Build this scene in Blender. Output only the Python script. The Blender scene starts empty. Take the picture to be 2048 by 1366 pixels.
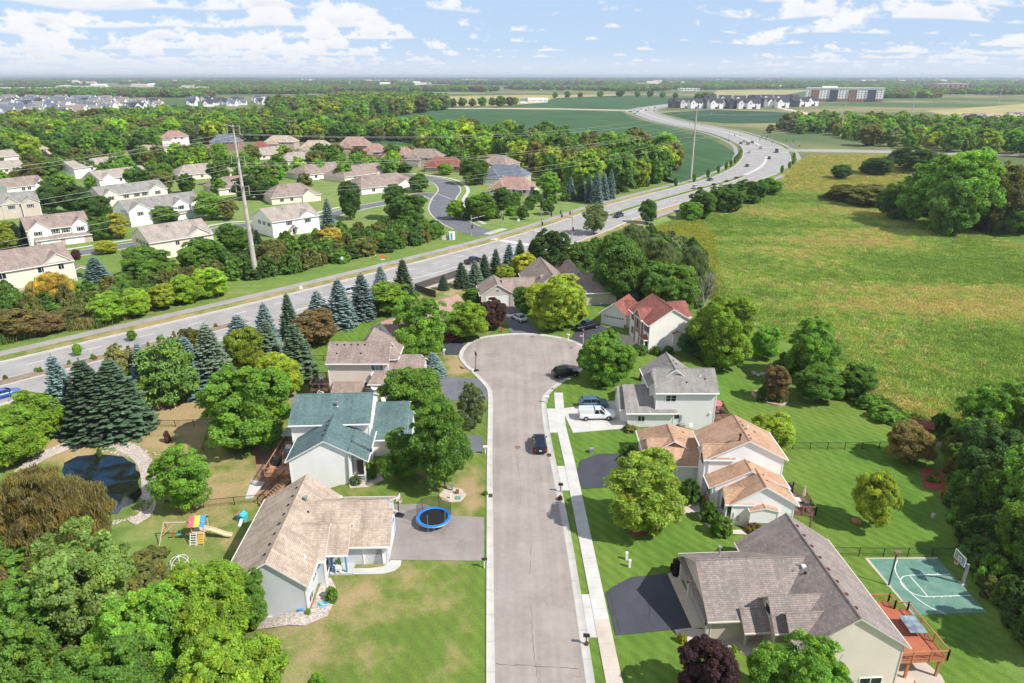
import bpy, bmesh, math, random
import numpy as np
from mathutils import Vector, Matrix
random.seed(7)
rng = np.random.default_rng(11)
S = bpy.context.scene
col = S.collection
R = math.radians

# ------------------------------------------------------------------ camera
CAM_H, FPX = 50.0, 1365.0
PITCH = math.atan(530 / FPX)
cam_d = bpy.data.cameras.new('camera'); cam = bpy.data.objects.new('camera', cam_d); col.objects.link(cam)
cam.location = (0, 0, CAM_H); cam.rotation_euler = (math.pi / 2 - PITCH, 0, 0)
cam_d.sensor_fit = 'HORIZONTAL'; cam_d.sensor_width = 36; cam_d.lens = 36 * FPX / 2048
cam_d.clip_start = 0.5; cam_d.clip_end = 80000
S.camera = cam

# ------------------------------------------------------------------ sun, sky, exposure
SUN_EL = R(47)
SUN_H = Vector((0.885, -0.465)).normalized()
SUN_DIR = Vector((SUN_H.x * math.cos(SUN_EL), SUN_H.y * math.cos(SUN_EL), math.sin(SUN_EL)))
sl = bpy.data.lights.new('sun', 'SUN'); sl.energy = 3.8; sl.angle = R(0.6); sl.color = (1.0, 0.955, 0.88)
so = bpy.data.objects.new('sun', sl); col.objects.link(so)
so.rotation_euler = SUN_DIR.to_track_quat('Z', 'Y').to_euler(); so.location = (60, -20, 120)

S.view_settings.view_transform = 'Standard'; S.view_settings.look = 'None'
S.view_settings.exposure = 0.70; S.view_settings.gamma = 1.0; S.view_settings.use_curve_mapping = False
S.render.engine = 'CYCLES'
S.cycles.use_denoising = True; S.cycles.use_adaptive_sampling = True; S.cycles.adaptive_threshold = .02
S.cycles.max_bounces = 5; S.cycles.diffuse_bounces = 4; S.cycles.glossy_bounces = 2
S.cycles.transmission_bounces = 3; S.cycles.transparent_max_bounces = 6; S.cycles.volume_bounces = 0
S.cycles.caustics_reflective = False; S.cycles.caustics_refractive = False
S.cycles.sample_clamp_indirect = 6

class NT:
    """small node-tree writer"""
    def __init__(s, nt): s.t = nt; s.n = nt.nodes; s.n.clear()
    def new(s, typ, **kw):
        n = s.n.new(typ)
        for k, v in kw.items(): setattr(n, k, v)
        return n
    def put(s, sock, v):
        if v is None: return
        if isinstance(v, bpy.types.NodeSocket): s.t.links.new(v, sock)
        else: sock.default_value = v
    def math(s, op, a, b=None, c=None, clamp=False):
        n = s.new('ShaderNodeMath', operation=op, use_clamp=clamp)
        for i, v in enumerate((a, b, c)): s.put(n.inputs[i], v) if v is not None else None
        return n.outputs[0]
    def vmath(s, op, a, b=None):
        n = s.new('ShaderNodeVectorMath', operation=op); s.put(n.inputs[0], a)
        if b is not None: s.put(n.inputs[3] if op == 'SCALE' else n.inputs[1], b)
        return n.outputs[0]
    def mix(s, f, a, b, mode='MIX'):
        n = s.new('ShaderNodeMix', data_type='RGBA', blend_type=mode, clamp_factor=True)
        s.put(n.inputs[0], f); s.put(n.inputs[6], c4(a)); s.put(n.inputs[7], c4(b)); return n.outputs[2]
    def noise(s, vec, scale, detail=3, rough=.55, out=0, dist=0.0):
        n = s.new('ShaderNodeTexNoise'); s.put(n.inputs['Vector'], vec)
        n.inputs['Scale'].default_value = scale; n.inputs['Detail'].default_value = detail
        n.inputs['Roughness'].default_value = rough; n.inputs['Distortion'].default_value = dist
        return n.outputs[out]
    def ramp(s, f, a, b, lo=0.0, hi=1.0, smooth=True):
        n = s.new('ShaderNodeMapRange', interpolation_type='SMOOTHSTEP' if smooth else 'LINEAR')
        for i, v in enumerate((f, a, b, lo, hi)): s.put(n.inputs[i], v)
        return n.outputs[0]
    def comb(s, x, y, z):
        n = s.new('ShaderNodeCombineXYZ')
        for i, v in enumerate((x, y, z)): s.put(n.inputs[i], v)
        return n.outputs[0]
    def sep(s, v):
        n = s.new('ShaderNodeSeparateXYZ'); s.put(n.inputs[0], v); return n.outputs
    def bump(s, h, strength=.3, dist=.05):
        n = s.new('ShaderNodeBump'); s.put(n.inputs['Height'], h)
        n.inputs['Strength'].default_value = strength; n.inputs['Distance'].default_value = dist; return n.outputs[0]
def c4(v): return (*v, 1.0) if isinstance(v, tuple) and len(v) == 3 else v

world = bpy.data.worlds.new('World'); S.world = world; world.use_nodes = True
w = NT(world.node_tree)
sky = w.new('ShaderNodeTexSky', sky_type='NISHITA'); sky.sun_disc = False
sky.sun_elevation = SUN_EL; sky.sun_rotation = math.atan2(SUN_H.x, SUN_H.y)
sky.altitude = 1500; sky.air_density = 1.0; sky.dust_density = 0.2; sky.ozone_density = 1.6
dirv = w.new('ShaderNodeTexCoord').outputs['Generated']
dx, dy, dz = w.sep(dirv)
az = w.math('MULTIPLY', w.math('ARCTAN2', dx, dy), 57.2958)
el = w.math('MULTIPLY', w.math('ARCSINE', dz), 57.2958)
skyc = w.mix(w.ramp(el, 28.0, 4.0, 0.0, .88), sky.outputs[0], (2.75, 3.65, 5.1))
SKYK = 0.11
# rows of fair-weather cumulus, nearer rows higher up and larger
low = w.noise(w.comb(az, 0.0, 4.0), 0.045, 2, .5)
westward = w.ramp(az, -2.0, -17.0, 0.0, 0.12)
qb = w.math('ADD', w.math('MULTIPLY', w.math('LOGARITHM', w.math('MAXIMUM', el, .15), 2.71828), 1.75), w.math('MULTIPLY', low, 2.2))
acc = shade = None
for s0 in (0.0, 0.47):
    q = w.math('ADD', qb, s0 + 20); k = w.math('FLOOR', q); t = w.math('FRACT', q)
    ek = w.math('EXPONENT', w.math('DIVIDE', w.math('SUBTRACT', k, 20 + s0 + 1.1), 1.75))
    u_ = w.math('ADD', w.math('DIVIDE', az, w.math('ADD', w.math('MULTIPLY', ek, 1.1), .55)), w.math('MULTIPLY', k, 17.3))
    nz = w.noise(w.comb(u_, w.math('MULTIPLY', t, .85), w.math('MULTIPLY', k, 3.7)), 1.0, 6, .61)
    d = w.math('ADD', w.math('ADD', nz, westward), w.math('MULTIPLY', w.math('SUBTRACT', low, .5), .2))
    d = w.math('SUBTRACT', d, w.math('MULTIPLY', t, .22))
    m = w.math('MULTIPLY', w.ramp(d, .47, .55), w.math('MULTIPLY', w.ramp(t, .02, .12), w.ramp(t, 1.0, .8)))
    m = w.math('MULTIPLY', m, .94)
    sh = w.math('MULTIPLY', w.ramp(d, .50, .72), w.ramp(t, .62, .05))
    if acc is None: acc, shade = m, sh
    else:
        shade = w.math('ADD', w.math('MULTIPLY', shade, w.math('SUBTRACT', 1.0, m)), w.math('MULTIPLY', sh, m))
        acc = w.math('SUBTRACT', w.math('ADD', acc, m), w.math('MULTIPLY', acc, m))
cloudc = w.mix(shade, (5.5, 5.55, 5.7), (4.55, 4.7, 5.15))
sk2 = w.mix(acc, skyc, cloudc)
hz = w.ramp(el, 2.4, 0.0, 0.0, .8)
sk3 = w.mix(hz, sk2, (4.3, 4.7, 5.3))
bgn = w.new('ShaderNodeBackground'); w.put(bgn.inputs[0], sk3); bgn.inputs[1].default_value = SKYK
world.cycles.sampling_method = 'MANUAL'; world.cycles.sample_map_resolution = 512
wo = w.new('ShaderNodeOutputWorld'); w.put(wo.inputs[0], bgn.outputs[0])

# ------------------------------------------------------------------ geometry of the place
cp_, sp_ = math.cos(PITCH), math.sin(PITCH)
def flat(u, v, z=0.0):
    """survey point of the photograph -> point at height z"""
    a, b = (u - 1024) / FPX, -(v - 683) / FPX
    d = (a, cp_ + b * sp_, -sp_ + b * cp_); t = (z - CAM_H) / d[2]
    return (d[0] * t, d[1] * t)
def row_of(x, y, z):
    dy, dz_ = y, z - CAM_H
    return 683 - FPX * (dy * sp_ + dz_ * cp_) / (dy * cp_ - dz_ * sp_)
def depth_of(x, y, z=0): return y * cp_ - (z - CAM_H) * sp_
def height_at(x, y, v, lo=-5, hi=70):
    for _ in range(40):
        m = (lo + hi) / 2
        if row_of(x, y, m) > v: lo = m
        else: hi = m
    return lo
def sstep(a, b, x):
    t = np.clip((np.asarray(x, float) - a) / (b - a), 0, 1); return t * t * (3 - 2 * t)
def catmull(P, n=6, closed=False):
    P = [np.array(p, float) for p in P]; out = []
    N = len(P)
    rngs = range(N) if closed else range(N - 1)
    for i in rngs:
        p1, p2 = P[i], P[(i + 1) % N]
        p0 = P[i - 1] if (closed or i > 0) else 2 * p1 - p2
        p3 = P[(i + 2) % N] if (closed or i + 2 < N) else 2 * p2 - p1
        for k in range(n):
            t = k / n
            out.append(.5 * ((2 * p1) + (-p0 + p2) * t + (2 * p0 - 5 * p1 + 4 * p2 - p3) * t * t + (-p0 + 3 * p1 - 3 * p2 + p3) * t ** 3))
    if not closed: out.append(P[-1])
    return [tuple(p) for p in out]
def resample(P, step):
    P = np.array(P, float); seg = np.hypot(*(P[1:] - P[:-1]).T); s = np.r_[0, np.cumsum(seg)]
    n = max(2, int(s[-1] / step)); q = np.linspace(0, s[-1], n + 1)
    return np.c_[np.interp(q, s, P[:, 0]), np.interp(q, s, P[:, 1])]
def normals(P):
    P = np.asarray(P, float); d = np.gradient(P, axis=0); d /= np.hypot(*d.T)[:, None]
    return np.c_[d[:, 1], -d[:, 0]]          # to the right of travel
def offset(P, k): return np.asarray(P) + normals(P) * k
def in_poly(X, Y, poly):
    X = np.asarray(X, float); Y = np.asarray(Y, float); c = np.zeros(X.shape, bool); n = len(poly)
    for i in range(n):
        x1, y1 = poly[i]; x2, y2 = poly[(i + 1) % n]
        if y1 == y2: continue
        k = ((y1 > Y) != (y2 > Y)) & (X < (x2 - x1) * (Y - y1) / (y2 - y1) + x1); c ^= k
    return c
def dist_line(X, Y, P):
    X = np.asarray(X, float); Y = np.asarray(Y, float); best = np.full(X.shape, 1e9)
    P = np.asarray(P)
    for (x1, y1), (x2, y2) in zip(P[:-1], P[1:]):
        L = (x2 - x1) ** 2 + (y2 - y1) ** 2 + 1e-9
        t = np.clip(((X - x1) * (x2 - x1) + (Y - y1) * (y2 - y1)) / L, 0, 1)
        best = np.minimum(best, np.hypot(X - x1 - t * (x2 - x1), Y - y1 - t * (y2 - y1)))
    return best
# the boulevard's centre line
BLVD = catmull([(-190, 4), (-130, 66), (-88.1, 110.5), (-43.5, 157.5), (0, 208), (24, 241), (45, 274), (86, 326), (116, 363), (150, 420),
                (178, 494), (195, 565), (204, 675), (200, 745), (188, 853), (192, 1030), (207, 1145), (265, 1300), (335, 1430)], 6)
BLVD = resample(BLVD, 5.0)
POND = [flat(u, v, -2.9) for u, v in ((125, 918), (165, 905), (215, 905), (265, 918), (284, 945), (286, 985), (272, 1018), (240, 1036), (190, 1030), (140, 985), (118, 945))]
POND = catmull(POND, 5, True)
BL_NEAR = BLVD[::6]
def T(x, y):
    """ground height"""
    x = np.asarray(x, float); y = np.asarray(y, float)
    x0 = 25 + 9 * sstep(92, 118, y)
    r = sstep(0, 9, x - x0) * 1.0
    l = sstep(21, 30, -x) * sstep(150, 125, y)
    db = dist_line(x, y, BL_NEAR)
    z = -2.3 * np.maximum(r, l) * sstep(13, 30, db) * sstep(420, 330, y)
    south = (x * .743 - y * .669) > -127      # the side of the boulevard towards the camera
    z = np.where(south | (y > 230), z, 0)
    dp = dist_line(x, y, POND + POND[:1]); ins = in_poly(x, y, POND)
    z = z - np.where(ins, .55 + .9 * sstep(0, 4, dp), .55 * sstep(2.2, 0, dp))
    return z
def Tz(x, y): return float(T(np.array([x]), np.array([y]))[0])
def gp(u, v):
    z = 0.0
    for _ in range(5):
        x, y = flat(u, v, z); z = Tz(x, y)
    return (x, y)
# ------------------------------------------------------------------ mesh helpers
class MB:
    def __init__(s): s.v = []; s.f = []; s.m = []
    def add(s, vs, fs, mi=0):
        o = len(s.v); s.v += [tuple(map(float, p)) for p in vs]
        for f in fs: s.f.append([o + i for i in f]); s.m.append(mi)
        return s
    def quad(s, a, b, c, d, mi=0): return s.add([a, b, c, d], [(0, 1, 2, 3)], mi)
    def box(s, x0, x1, y0, y1, z0, z1, mi=0):
        return s.add([(x0, y0, z0), (x1, y0, z0), (x1, y1, z0), (x0, y1, z0), (x0, y0, z1), (x1, y0, z1), (x1, y1, z1), (x0, y1, z1)],
                     [(0, 3, 2, 1), (4, 5, 6, 7), (0, 1, 5, 4), (1, 2, 6, 5), (2, 3, 7, 6), (3, 0, 4, 7)], mi)
    def cbox(s, cx, cy, cz, sx, sy, sz, mi=0): return s.box(cx - sx / 2, cx + sx / 2, cy - sy / 2, cy + sy / 2, cz - sz / 2, cz + sz / 2, mi)
    def bar(s, p, q, w, h=None, mi=0):
        """square bar from p to q"""
        return s.tube(p, q, w / 2 * 1.414, n=4, mi=mi, tw=math.pi / 4)
    def tube(s, p, q, r, n=6, r2=None, mi=0, tw=0.0, cap=True):
        p, q = Vector(p), Vector(q); d = (q - p)
        if d.length < 1e-6: return s
        d.normalize(); up = Vector((0, 0, 1)) if abs(d.z) < .95 else Vector((1, 0, 0))
        a = d.cross(up).normalized(); b = d.cross(a); r2 = r if r2 is None else r2
        vs = []
        for c, rr in ((p, r), (q, r2)):
            for k in range(n):
                t = 2 * math.pi * k / n + tw; vs.append(c + a * (math.cos(t) * rr) + b * (math.sin(t) * rr))
        fs = [(k, (k + 1) % n, n + (k + 1) % n, n + k) for k in range(n)]
        if cap: fs += [tuple(range(n - 1, -1, -1)), tuple(range(n, 2 * n))]
        return s.add(vs, fs, mi)
    def path(s, pts, r, n=5, mi=0):
        for a, b in zip(pts[:-1], pts[1:]): s.tube(a, b, r, n, mi=mi)
        return s
    def prism(s, poly, z0, z1, mi=0, side=None):
        n = len(poly); A = sum(poly[i][0] * poly[(i + 1) % n][1] - poly[(i + 1) % n][0] * poly[i][1] for i in range(n))
        if A < 0: poly = poly[::-1]
        vs = [(x, y, z0) for x, y in poly] + [(x, y, z1) for x, y in poly]
        s.add(vs, [tuple(range(n, 2 * n))], mi)
        s.add(vs, [tuple(range(n - 1, -1, -1))] + [(k, (k + 1) % n, n + (k + 1) % n, n + k) for k in range(n)], mi if side is None else side)
        return s
    def lathe(s, prof, cx, cy, n=16, mi=0):
        vs = []; m = len(prof)
        for r, z in prof:
            for k in range(n): t = 2 * math.pi * k / n; vs.append((cx + r * math.cos(t), cy + r * math.sin(t), z))
        fs = [(i * n + k, i * n + (k + 1) % n, (i + 1) * n + (k + 1) % n, (i + 1) * n + k) for i in range(m - 1) for k in range(n)]
        fs.append(tuple(range(n - 1, -1, -1))); fs.append(tuple((m - 1) * n + k for k in range(n)))
        return s.add(vs, fs, mi)
    def ball(s, c, r, n=8, mi=0, sz=1.0):
        return s.lathe([(max(.001, r * math.sin(math.pi * i / n)), c[2] - r * sz * math.cos(math.pi * i / n)) for i in range(n + 1)], c[0], c[1], max(6, n), mi)
    def mesh(s, name, mats, smooth=False, uv=False):
        me = bpy.data.meshes.new(name); me.from_pydata(s.v, [], s.f)
        for m in (mats if isinstance(mats, (list, tuple)) else [mats]): me.materials.append(m)
        me.polygons.foreach_set('material_index', s.m)
        if smooth: me.polygons.foreach_set('use_smooth', [True] * len(s.f))
        if uv:
            L = me.uv_layers.new(name='UVMap').data
            for p in me.polygons:
                n = p.normal
                h = Vector((-n.y, n.x, 0)) if abs(n.z) < .999 else Vector((1, 0, 0))
                h.normalize(); sv = n.cross(h)
                for li in p.loop_indices:
                    c = me.vertices[me.loops[li].vertex_index].co; L[li].uv = (c.dot(h), c.dot(sv))
        me.update(); return me
    def build(s, name, mats, parent=None, smooth=False, uv=False):
        return link(name, s.mesh(name, mats, smooth, uv), parent)
def link(name, me, parent=None):
    o = bpy.data.objects.new(name, me); col.objects.link(o)
    if parent is not None: o.parent = parent
    return o
def empty(name, loc=(0, 0, 0), rz=0.0):
    o = bpy.data.objects.new(name, None); o.empty_display_size = .3; col.objects.link(o)
    o.location = loc; o.rotation_euler = (0, 0, rz); return o
def tag(o, label=None, cat=None, group=None, kind=None):
    if label: o['label'] = label
    if cat: o['category'] = cat
    if group: o['group'] = group
    if kind: o['kind'] = kind
    return o
def dup(o, parent=None):
    c = o.copy(); col.objects.link(c); c.parent = parent
    for ch in list(o.children): dup(ch, c)
    return c

# ------------------------------------------------------------------ materials
MATS = {}
def mat(name):
    m = bpy.data.materials.new(name); m.use_nodes = True; MATS[name] = m
    t = NT(m.node_tree); out = t.new('ShaderNodeOutputMaterial'); p = t.new('ShaderNodeBsdfPrincipled')
    t.put(out.inputs[0], p.outputs[0]); t.p = p; t.out = out; t.m = m
    t.pos = t.new('ShaderNodeNewGeometry').outputs['Position']
    tc = t.new('ShaderNodeTexCoord'); t.obj = tc.outputs['Object']; t.uv = tc.outputs['UV']
    return t
def fin(t, colr, rough=.8, bump=None, spec=.3, metal=0.0):
    t.put(t.p.inputs['Base Color'], c4(colr)); t.put(t.p.inputs['Roughness'], rough)
    t.put(t.p.inputs['Specular IOR Level'], spec); t.put(t.p.inputs['Metallic'], metal)
    if bump is not None: t.put(t.p.inputs['Normal'], bump)
    return t.m
def plain(name, c, rough=.6, var=.12, scale=6.0, spec=.3, metal=0.0, coord='obj'):
    t = mat(name); n = t.noise(getattr(t, coord), scale, 4)
    n2 = t.noise(getattr(t, coord), scale * .13, 2)
    f = t.ramp(t.math('ADD', t.math('MULTIPLY', n, .6), t.math('MULTIPLY', n2, .4)), .3, .7, 1 - var, 1 + var, False)
    return fin(t, t.vmath('SCALE', c, f), rough, t.bump(n, .15, .01), spec, metal)
def sv(t, c, f): return t.vmath('SCALE', c, f)

def shingles(name, c1, c2, streak=.15):
    t = mat(name)
    b = t.new('ShaderNodeTexBrick'); t.put(b.inputs['Vector'], t.uv)
    b.inputs['Scale'].default_value = 1; b.inputs['Brick Width'].default_value = .34; b.inputs['Row Height'].default_value = .19
    b.inputs['Mortar Size'].default_value = .012; b.inputs['Mortar Smooth'].default_value = .3; b.inputs['Bias'].default_value = -.1
    b.offset = .37; b.inputs['Color1'].default_value = c4(c1); b.inputs['Color2'].default_value = c4(c2)
    b.inputs['Mortar'].default_value = c4(tuple(x * .5 for x in c1))
    n = t.noise(t.uv, 14, 3); n2 = t.noise(t.uv, .35, 3); n3 = t.noise(t.uv, 2.6, 4, .7)
    u, v, _ = t.sep(t.uv); n4 = t.noise(t.comb(t.math('MULTIPLY', u, 1.6), t.math('MULTIPLY', v, .16), 0.0), 1.0, 3)
    f = t.math('ADD', t.ramp(n, .2, .8, .82, 1.16, False), t.ramp(n2, .3, .7, -streak, streak, False))
    f = t.math('ADD', f, t.ramp(n3, .25, .75, -.16, .16, False)); f = t.math('ADD', f, t.ramp(n4, .35, .7, streak * .6, -streak, False))
    h = t.math('FRACT', t.math('MULTIPLY', v, 1 / .19))
    return fin(t, sv(t, b.outputs[0], f), .92, t.bump(t.math('ADD', t.math('MULTIPLY', h, -.6), n), .55, .02), .12)
def siding(name, c, pitch=.13, var=.05):
    t = mat(name); u, v, _ = t.sep(t.uv)
    h = t.math('FRACT', t.math('DIVIDE', v, pitch)); groove = t.ramp(h, .0, .10, .80, 1.0)
    n = t.noise(t.obj, .45, 4); n2 = t.noise(t.obj, 9, 3)
    f = t.math('MULTIPLY', groove, t.math('ADD', t.ramp(n, .3, .7, 1 - var, 1 + var, False), t.ramp(n2, .3, .7, -.03, .03, False)))
    return fin(t, sv(t, c, f), .55, t.bump(t.math('ADD', h, t.math('MULTIPLY', n2, .15)), .5, .02), .25)
def brickm(name, c1, c2, mortar):
    t = mat(name); b = t.new('ShaderNodeTexBrick'); t.put(b.inputs['Vector'], t.uv)
    b.inputs['Scale'].default_value = 1; b.inputs['Brick Width'].default_value = .30; b.inputs['Row Height'].default_value = .10
    b.inputs['Mortar Size'].default_value = .012
    for k, c in (('Color1', c1), ('Color2', c2), ('Mortar', mortar)): b.inputs[k].default_value = c4(c)
    n = t.noise(t.obj, 3, 3)
    return fin(t, sv(t, b.outputs[0], t.ramp(n, .3, .7, .85, 1.15, False)), .85, t.bump(b.outputs['Fac'], -.4, .01), .2)
def concrete(name, c, var=.12):
    t = mat(name); n = t.noise(t.pos, .5, 4, .6); n2 = t.noise(t.pos, 18, 3); n3 = t.noise(t.pos, 2.3, 5, .7)
    f = t.math('ADD', t.ramp(n, .3, .7, 1 - var, 1 + var, False), t.ramp(n2, .3, .7, -.06, .06, False))
    f = t.math('ADD', f, t.ramp(n3, .55, .8, 0.0, -.14, False))
    return fin(t, sv(t, c, f), .9, t.bump(n2, .2, .01), .2)
def asphalt(name, c, var=.14, crack=True, wear=False):
    t = mat(name); n = t.noise(t.pos, .22, 4, .6); n2 = t.noise(t.pos, 34, 2); n3 = t.noise(t.pos, 1.5, 4, .65)
    x, y, z = t.sep(t.pos)
    f = t.math('ADD', t.ramp(n, .3, .7, 1 - var, 1 + var, False), t.ramp(n2, .25, .75, -.13, .13, False))
    f = t.math('ADD', f, t.ramp(n3, .3, .75, .05, -.09, False))
    if wear:
        wn_ = t.noise(t.comb(t.math('MULTIPLY', x, 1.1), t.math('MULTIPLY', y, .035), 0.0), 1.0, 3, .6); f = t.math('ADD', f, t.ramp(wn_, .3, .7, -.11, .09, False))
        st_ = t.noise(t.pos, .9, 5, .7); f = t.math('SUBTRACT', f, t.ramp(st_, .62, .78, 0.0, .16))
    if crack:
        vo = t.new('ShaderNodeTexVoronoi', feature='DISTANCE_TO_EDGE'); vo.inputs['Scale'].default_value = .07
        t.put(vo.inputs['Vector'], t.vmath('ADD', t.pos, t.vmath('SCALE', t.noise(t.pos, .35, 4, .6, 1), 3.5)))
        cr = t.math('MULTIPLY', t.ramp(vo.outputs[0], .0035, .0005), t.ramp(t.noise(t.pos, .06, 2), .42, .55))
        f = t.math('MULTIPLY', f, t.math('SUBTRACT', 1.0, t.math('MULTIPLY', cr, .28)))
    return fin(t, sv(t, c, f), .88, t.bump(n2, .3, .01), .25)
def glass(name, c=(.015, .02, .028)):
    t = mat(name); n = t.noise(t.obj, .9, 2)
    return fin(t, sv(t, c, t.ramp(n, .3, .7, .5, 1.8, False)), .06, None, .75)

M = {}
M['shingle_grey'] = shingles('shingle_grey', (.235, .205, .19), (.33, .265, .235))
M['shingle_orange'] = shingles('shingle_orange', (.42, .255, .165), (.50, .335, .23))
M['shingle_slate'] = shingles('shingle_slate', (.24, .23, .215), (.32, .29, .26))
M['shingle_red'] = shingles('shingle_red', (.235, .085, .07), (.32, .135, .105))
M['shingle_tan'] = shingles('shingle_tan', (.40, .315, .245), (.48, .395, .315), .2)
M['shingle_taupe'] = shingles('shingle_taupe', (.33, .28, .24), (.41, .355, .31))
M['shingle_teal'] = shingles('shingle_teal', (.095, .155, .155), (.145, .205, .20))
M['shingle_brown'] = shingles('shingle_brown', (.26, .20, .175), (.35, .28, .24))
M['shingle_rust'] = shingles('shingle_rust', (.33, .205, .17), (.40, .27, .23))
M['shingle_black'] = shingles('shingle_black', (.055, .06, .07), (.10, .105, .115))
M['shingle_blue'] = shingles('shingle_blue', (.13, .15, .19), (.19, .21, .25))
M['side_white'] = siding('side_white', (.89, .865, .85))
M['side_cream'] = siding('side_cream', (.87, .83, .77))
M['side_grey'] = siding('side_grey', (.58, .60, .62))
M['side_lightgrey'] = siding('side_lightgrey', (.76, .735, .73))
M['side_tan'] = siding('side_tan', (.56, .475, .41))
M['side_beige'] = siding('side_beige', (.76, .65, .56))
M['side_dark'] = siding('side_dark', (.075, .08, .09))
M['brick'] = brickm('brick', (.24, .085, .06), (.31, .13, .09), (.45, .40, .36))
M['brick_tan'] = brickm('brick_tan', (.40, .30, .24), (.47, .36, .30), (.5, .46, .42))
M['trim'] = plain('trim', (.80, .80, .79), .5, .05)
M['trim_tan'] = plain('trim_tan', (.60, .55, .48), .5, .06)
M['door_white'] = plain('door_white', (.78, .78, .77), .45, .04, 2)
M['door_tan'] = plain('door_tan', (.34, .315, .29), .5, .06, 2)
M['shutter'] = plain('shutter', (.035, .035, .04), .5)
M['door_red'] = plain('door_red', (.22, .05, .035), .45)
M['glass'] = glass('glass')
M['glass_pale'] = glass('glass_pale', (.18, .22, .25))
M['metal'] = plain('metal', (.42, .43, .44), .4, .1, 10, .5, .6)
M['galv'] = plain('galv', (.42, .40, .37), .6, .22, 1.2, .4, .2)
M['weathering'] = plain('weathering', (.46, .41, .36), .75, .3, .9, .3, .1)
M['black'] = plain('black', (.018, .018, .02), .5)
M['dark_metal'] = plain('dark_metal', (.035, .035, .038), .45, .1, 8, .4, .3)
M['white'] = plain('white', (.80, .80, .80), .45, .05)
M['rubber'] = plain('rubber', (.02, .02, .022), .85)
M['red'] = plain('red', (.55, .045, .03), .45)
M['orange'] = plain('orange', (.85, .16, .03), .5)
M['yellow'] = plain('yellow', (.80, .52, .06), .5)
M['blue'] = plain('blue', (.02, .20, .62), .4)
M['pink'] = plain('pink', (.75, .12, .17), .5)
M['sky_blue'] = plain('sky_blue', (.06, .30, .60), .5)
M['teal'] = plain('teal', (.05, .42, .50), .5)
M['green_metal'] = plain('green_metal', (.16, .30, .24), .5)
M['deck_red'] = plain('deck_red', (.36, .115, .06), .7, .16, 1.5)
M['deck_brown'] = plain('deck_brown', (.22, .12, .08), .7, .16, 1.5)
M['deck_tan'] = plain('deck_tan', (.40, .22, .13), .7, .15, 1.5)
M['cedar'] = plain('cedar', (.42, .19, .08), .7, .18, 3)
M['grey_wood'] = plain('grey_wood', (.10, .085, .075), .85, .25, 2)
M['pale_wood'] = plain('pale_wood', (.55, .45, .36), .7, .15, 3)
M['plastic_tan'] = plain('plastic_tan', (.68, .52, .34), .45)
M['bark'] = plain('bark', (.15, .115, .09), .9, .3, 3)
M['bark_pale'] = plain('bark_pale', (.34, .30, .27), .9, .25, 3)
M['concrete'] = concrete('concrete', (.50, .485, .455))
M['concrete_tan'] = concrete('concrete_tan', (.49, .425, .355))
M['kerb'] = concrete('kerb', (.46, .44, .405), .12)
M['street'] = asphalt('street', (.312, .272, .243), wear=True)
M['boulevard'] = asphalt('boulevard', (.315, .30, .285))
M['asphalt_dark'] = asphalt('asphalt_dark', (.058, .062, .074), .18)
M['asphalt_old'] = asphalt('asphalt_old', (.27, .24, .22))
M['asphalt_mid'] = asphalt('asphalt_mid', (.14, .145, .16))
M['trail'] = asphalt('trail', (.31, .285, .265))
M['paint'] = plain('paint', (.72, .72, .70), .7, .15, 2, coord='pos')
M['stone'] = plain('stone', (.46, .41, .36), .85, .3, 3, coord='pos')
M['wallstone'] = plain('wallstone', (.50, .40, .33), .85, .25, 3, coord='pos')
def gravelm(name, c1, c2, sc):
    t = mat(name); v = t.new('ShaderNodeTexVoronoi'); t.put(v.inputs['Vector'], t.pos); v.inputs['Scale'].default_value = sc
    return fin(t, t.mix(t.sep(v.outputs['Color'])[0], c1, c2), .9, t.bump(v.outputs['Distance'], -.8, .05), .2)
M['gravel'] = gravelm('gravel', (.30, .25, .22), (.62, .54, .48), 7)
M['mulch'] = gravelm('mulch', (.22, .05, .035), (.36, .10, .07), 9)
M['mulch_brown'] = gravelm('mulch_brown', (.24, .13, .08), (.38, .22, .14), 8)
M['sand'] = gravelm('sand', (.46, .38, .31), (.56, .48, .40), 5)
t = mat('court'); n = t.noise(t.pos, .9, 5, .65); n2 = t.noise(t.pos, 9, 3)
M['court'] = fin(t, t.mix(t.ramp(n, .3, .75), (.085, .20, .155), (.16, .27, .215)), .7, t.bump(n2, .1, .01))
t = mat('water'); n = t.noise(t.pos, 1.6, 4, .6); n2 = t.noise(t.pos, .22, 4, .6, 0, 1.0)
M['water'] = fin(t, t.mix(t.ramp(n2, .42, .60), (.014, .016, .009), (.018, .040, .080)), .04, t.bump(n, .12, .05), .9)  # blue and brown-green patches in the colour imitate sky and tree reflections
t = mat('pool'); M['pool'] = fin(t, (.02, .42, .55), .05, None, .6)
t = mat('algae'); n = t.noise(t.pos, .35, 4)
M['algae'] = fin(t, t.mix(n, (.42, .47, .06), (.52, .50, .10)), .7)
t = mat('net'); tr = t.new('ShaderNodeBsdfTransparent'); mx = t.new('ShaderNodeMixShader'); mx.inputs[0].default_value = .42
fin(t, (.02, .02, .022), .8); t.put(mx.inputs[1], tr.outputs[0]); t.put(mx.inputs[2], t.p.outputs[0]); t.put(t.out.inputs[0], mx.outputs[0]); M['net'] = t.m
t = mat('chain_link'); tr = t.new('ShaderNodeBsdfTransparent'); mx = t.new('ShaderNodeMixShader'); mx.inputs[0].default_value = .16
fin(t, (.012, .014, .014), .7); t.put(mx.inputs[1], tr.outputs[0]); t.put(mx.inputs[2], t.p.outputs[0]); t.put(t.out.inputs[0], mx.outputs[0]); M['chain_link'] = t.m

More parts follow.
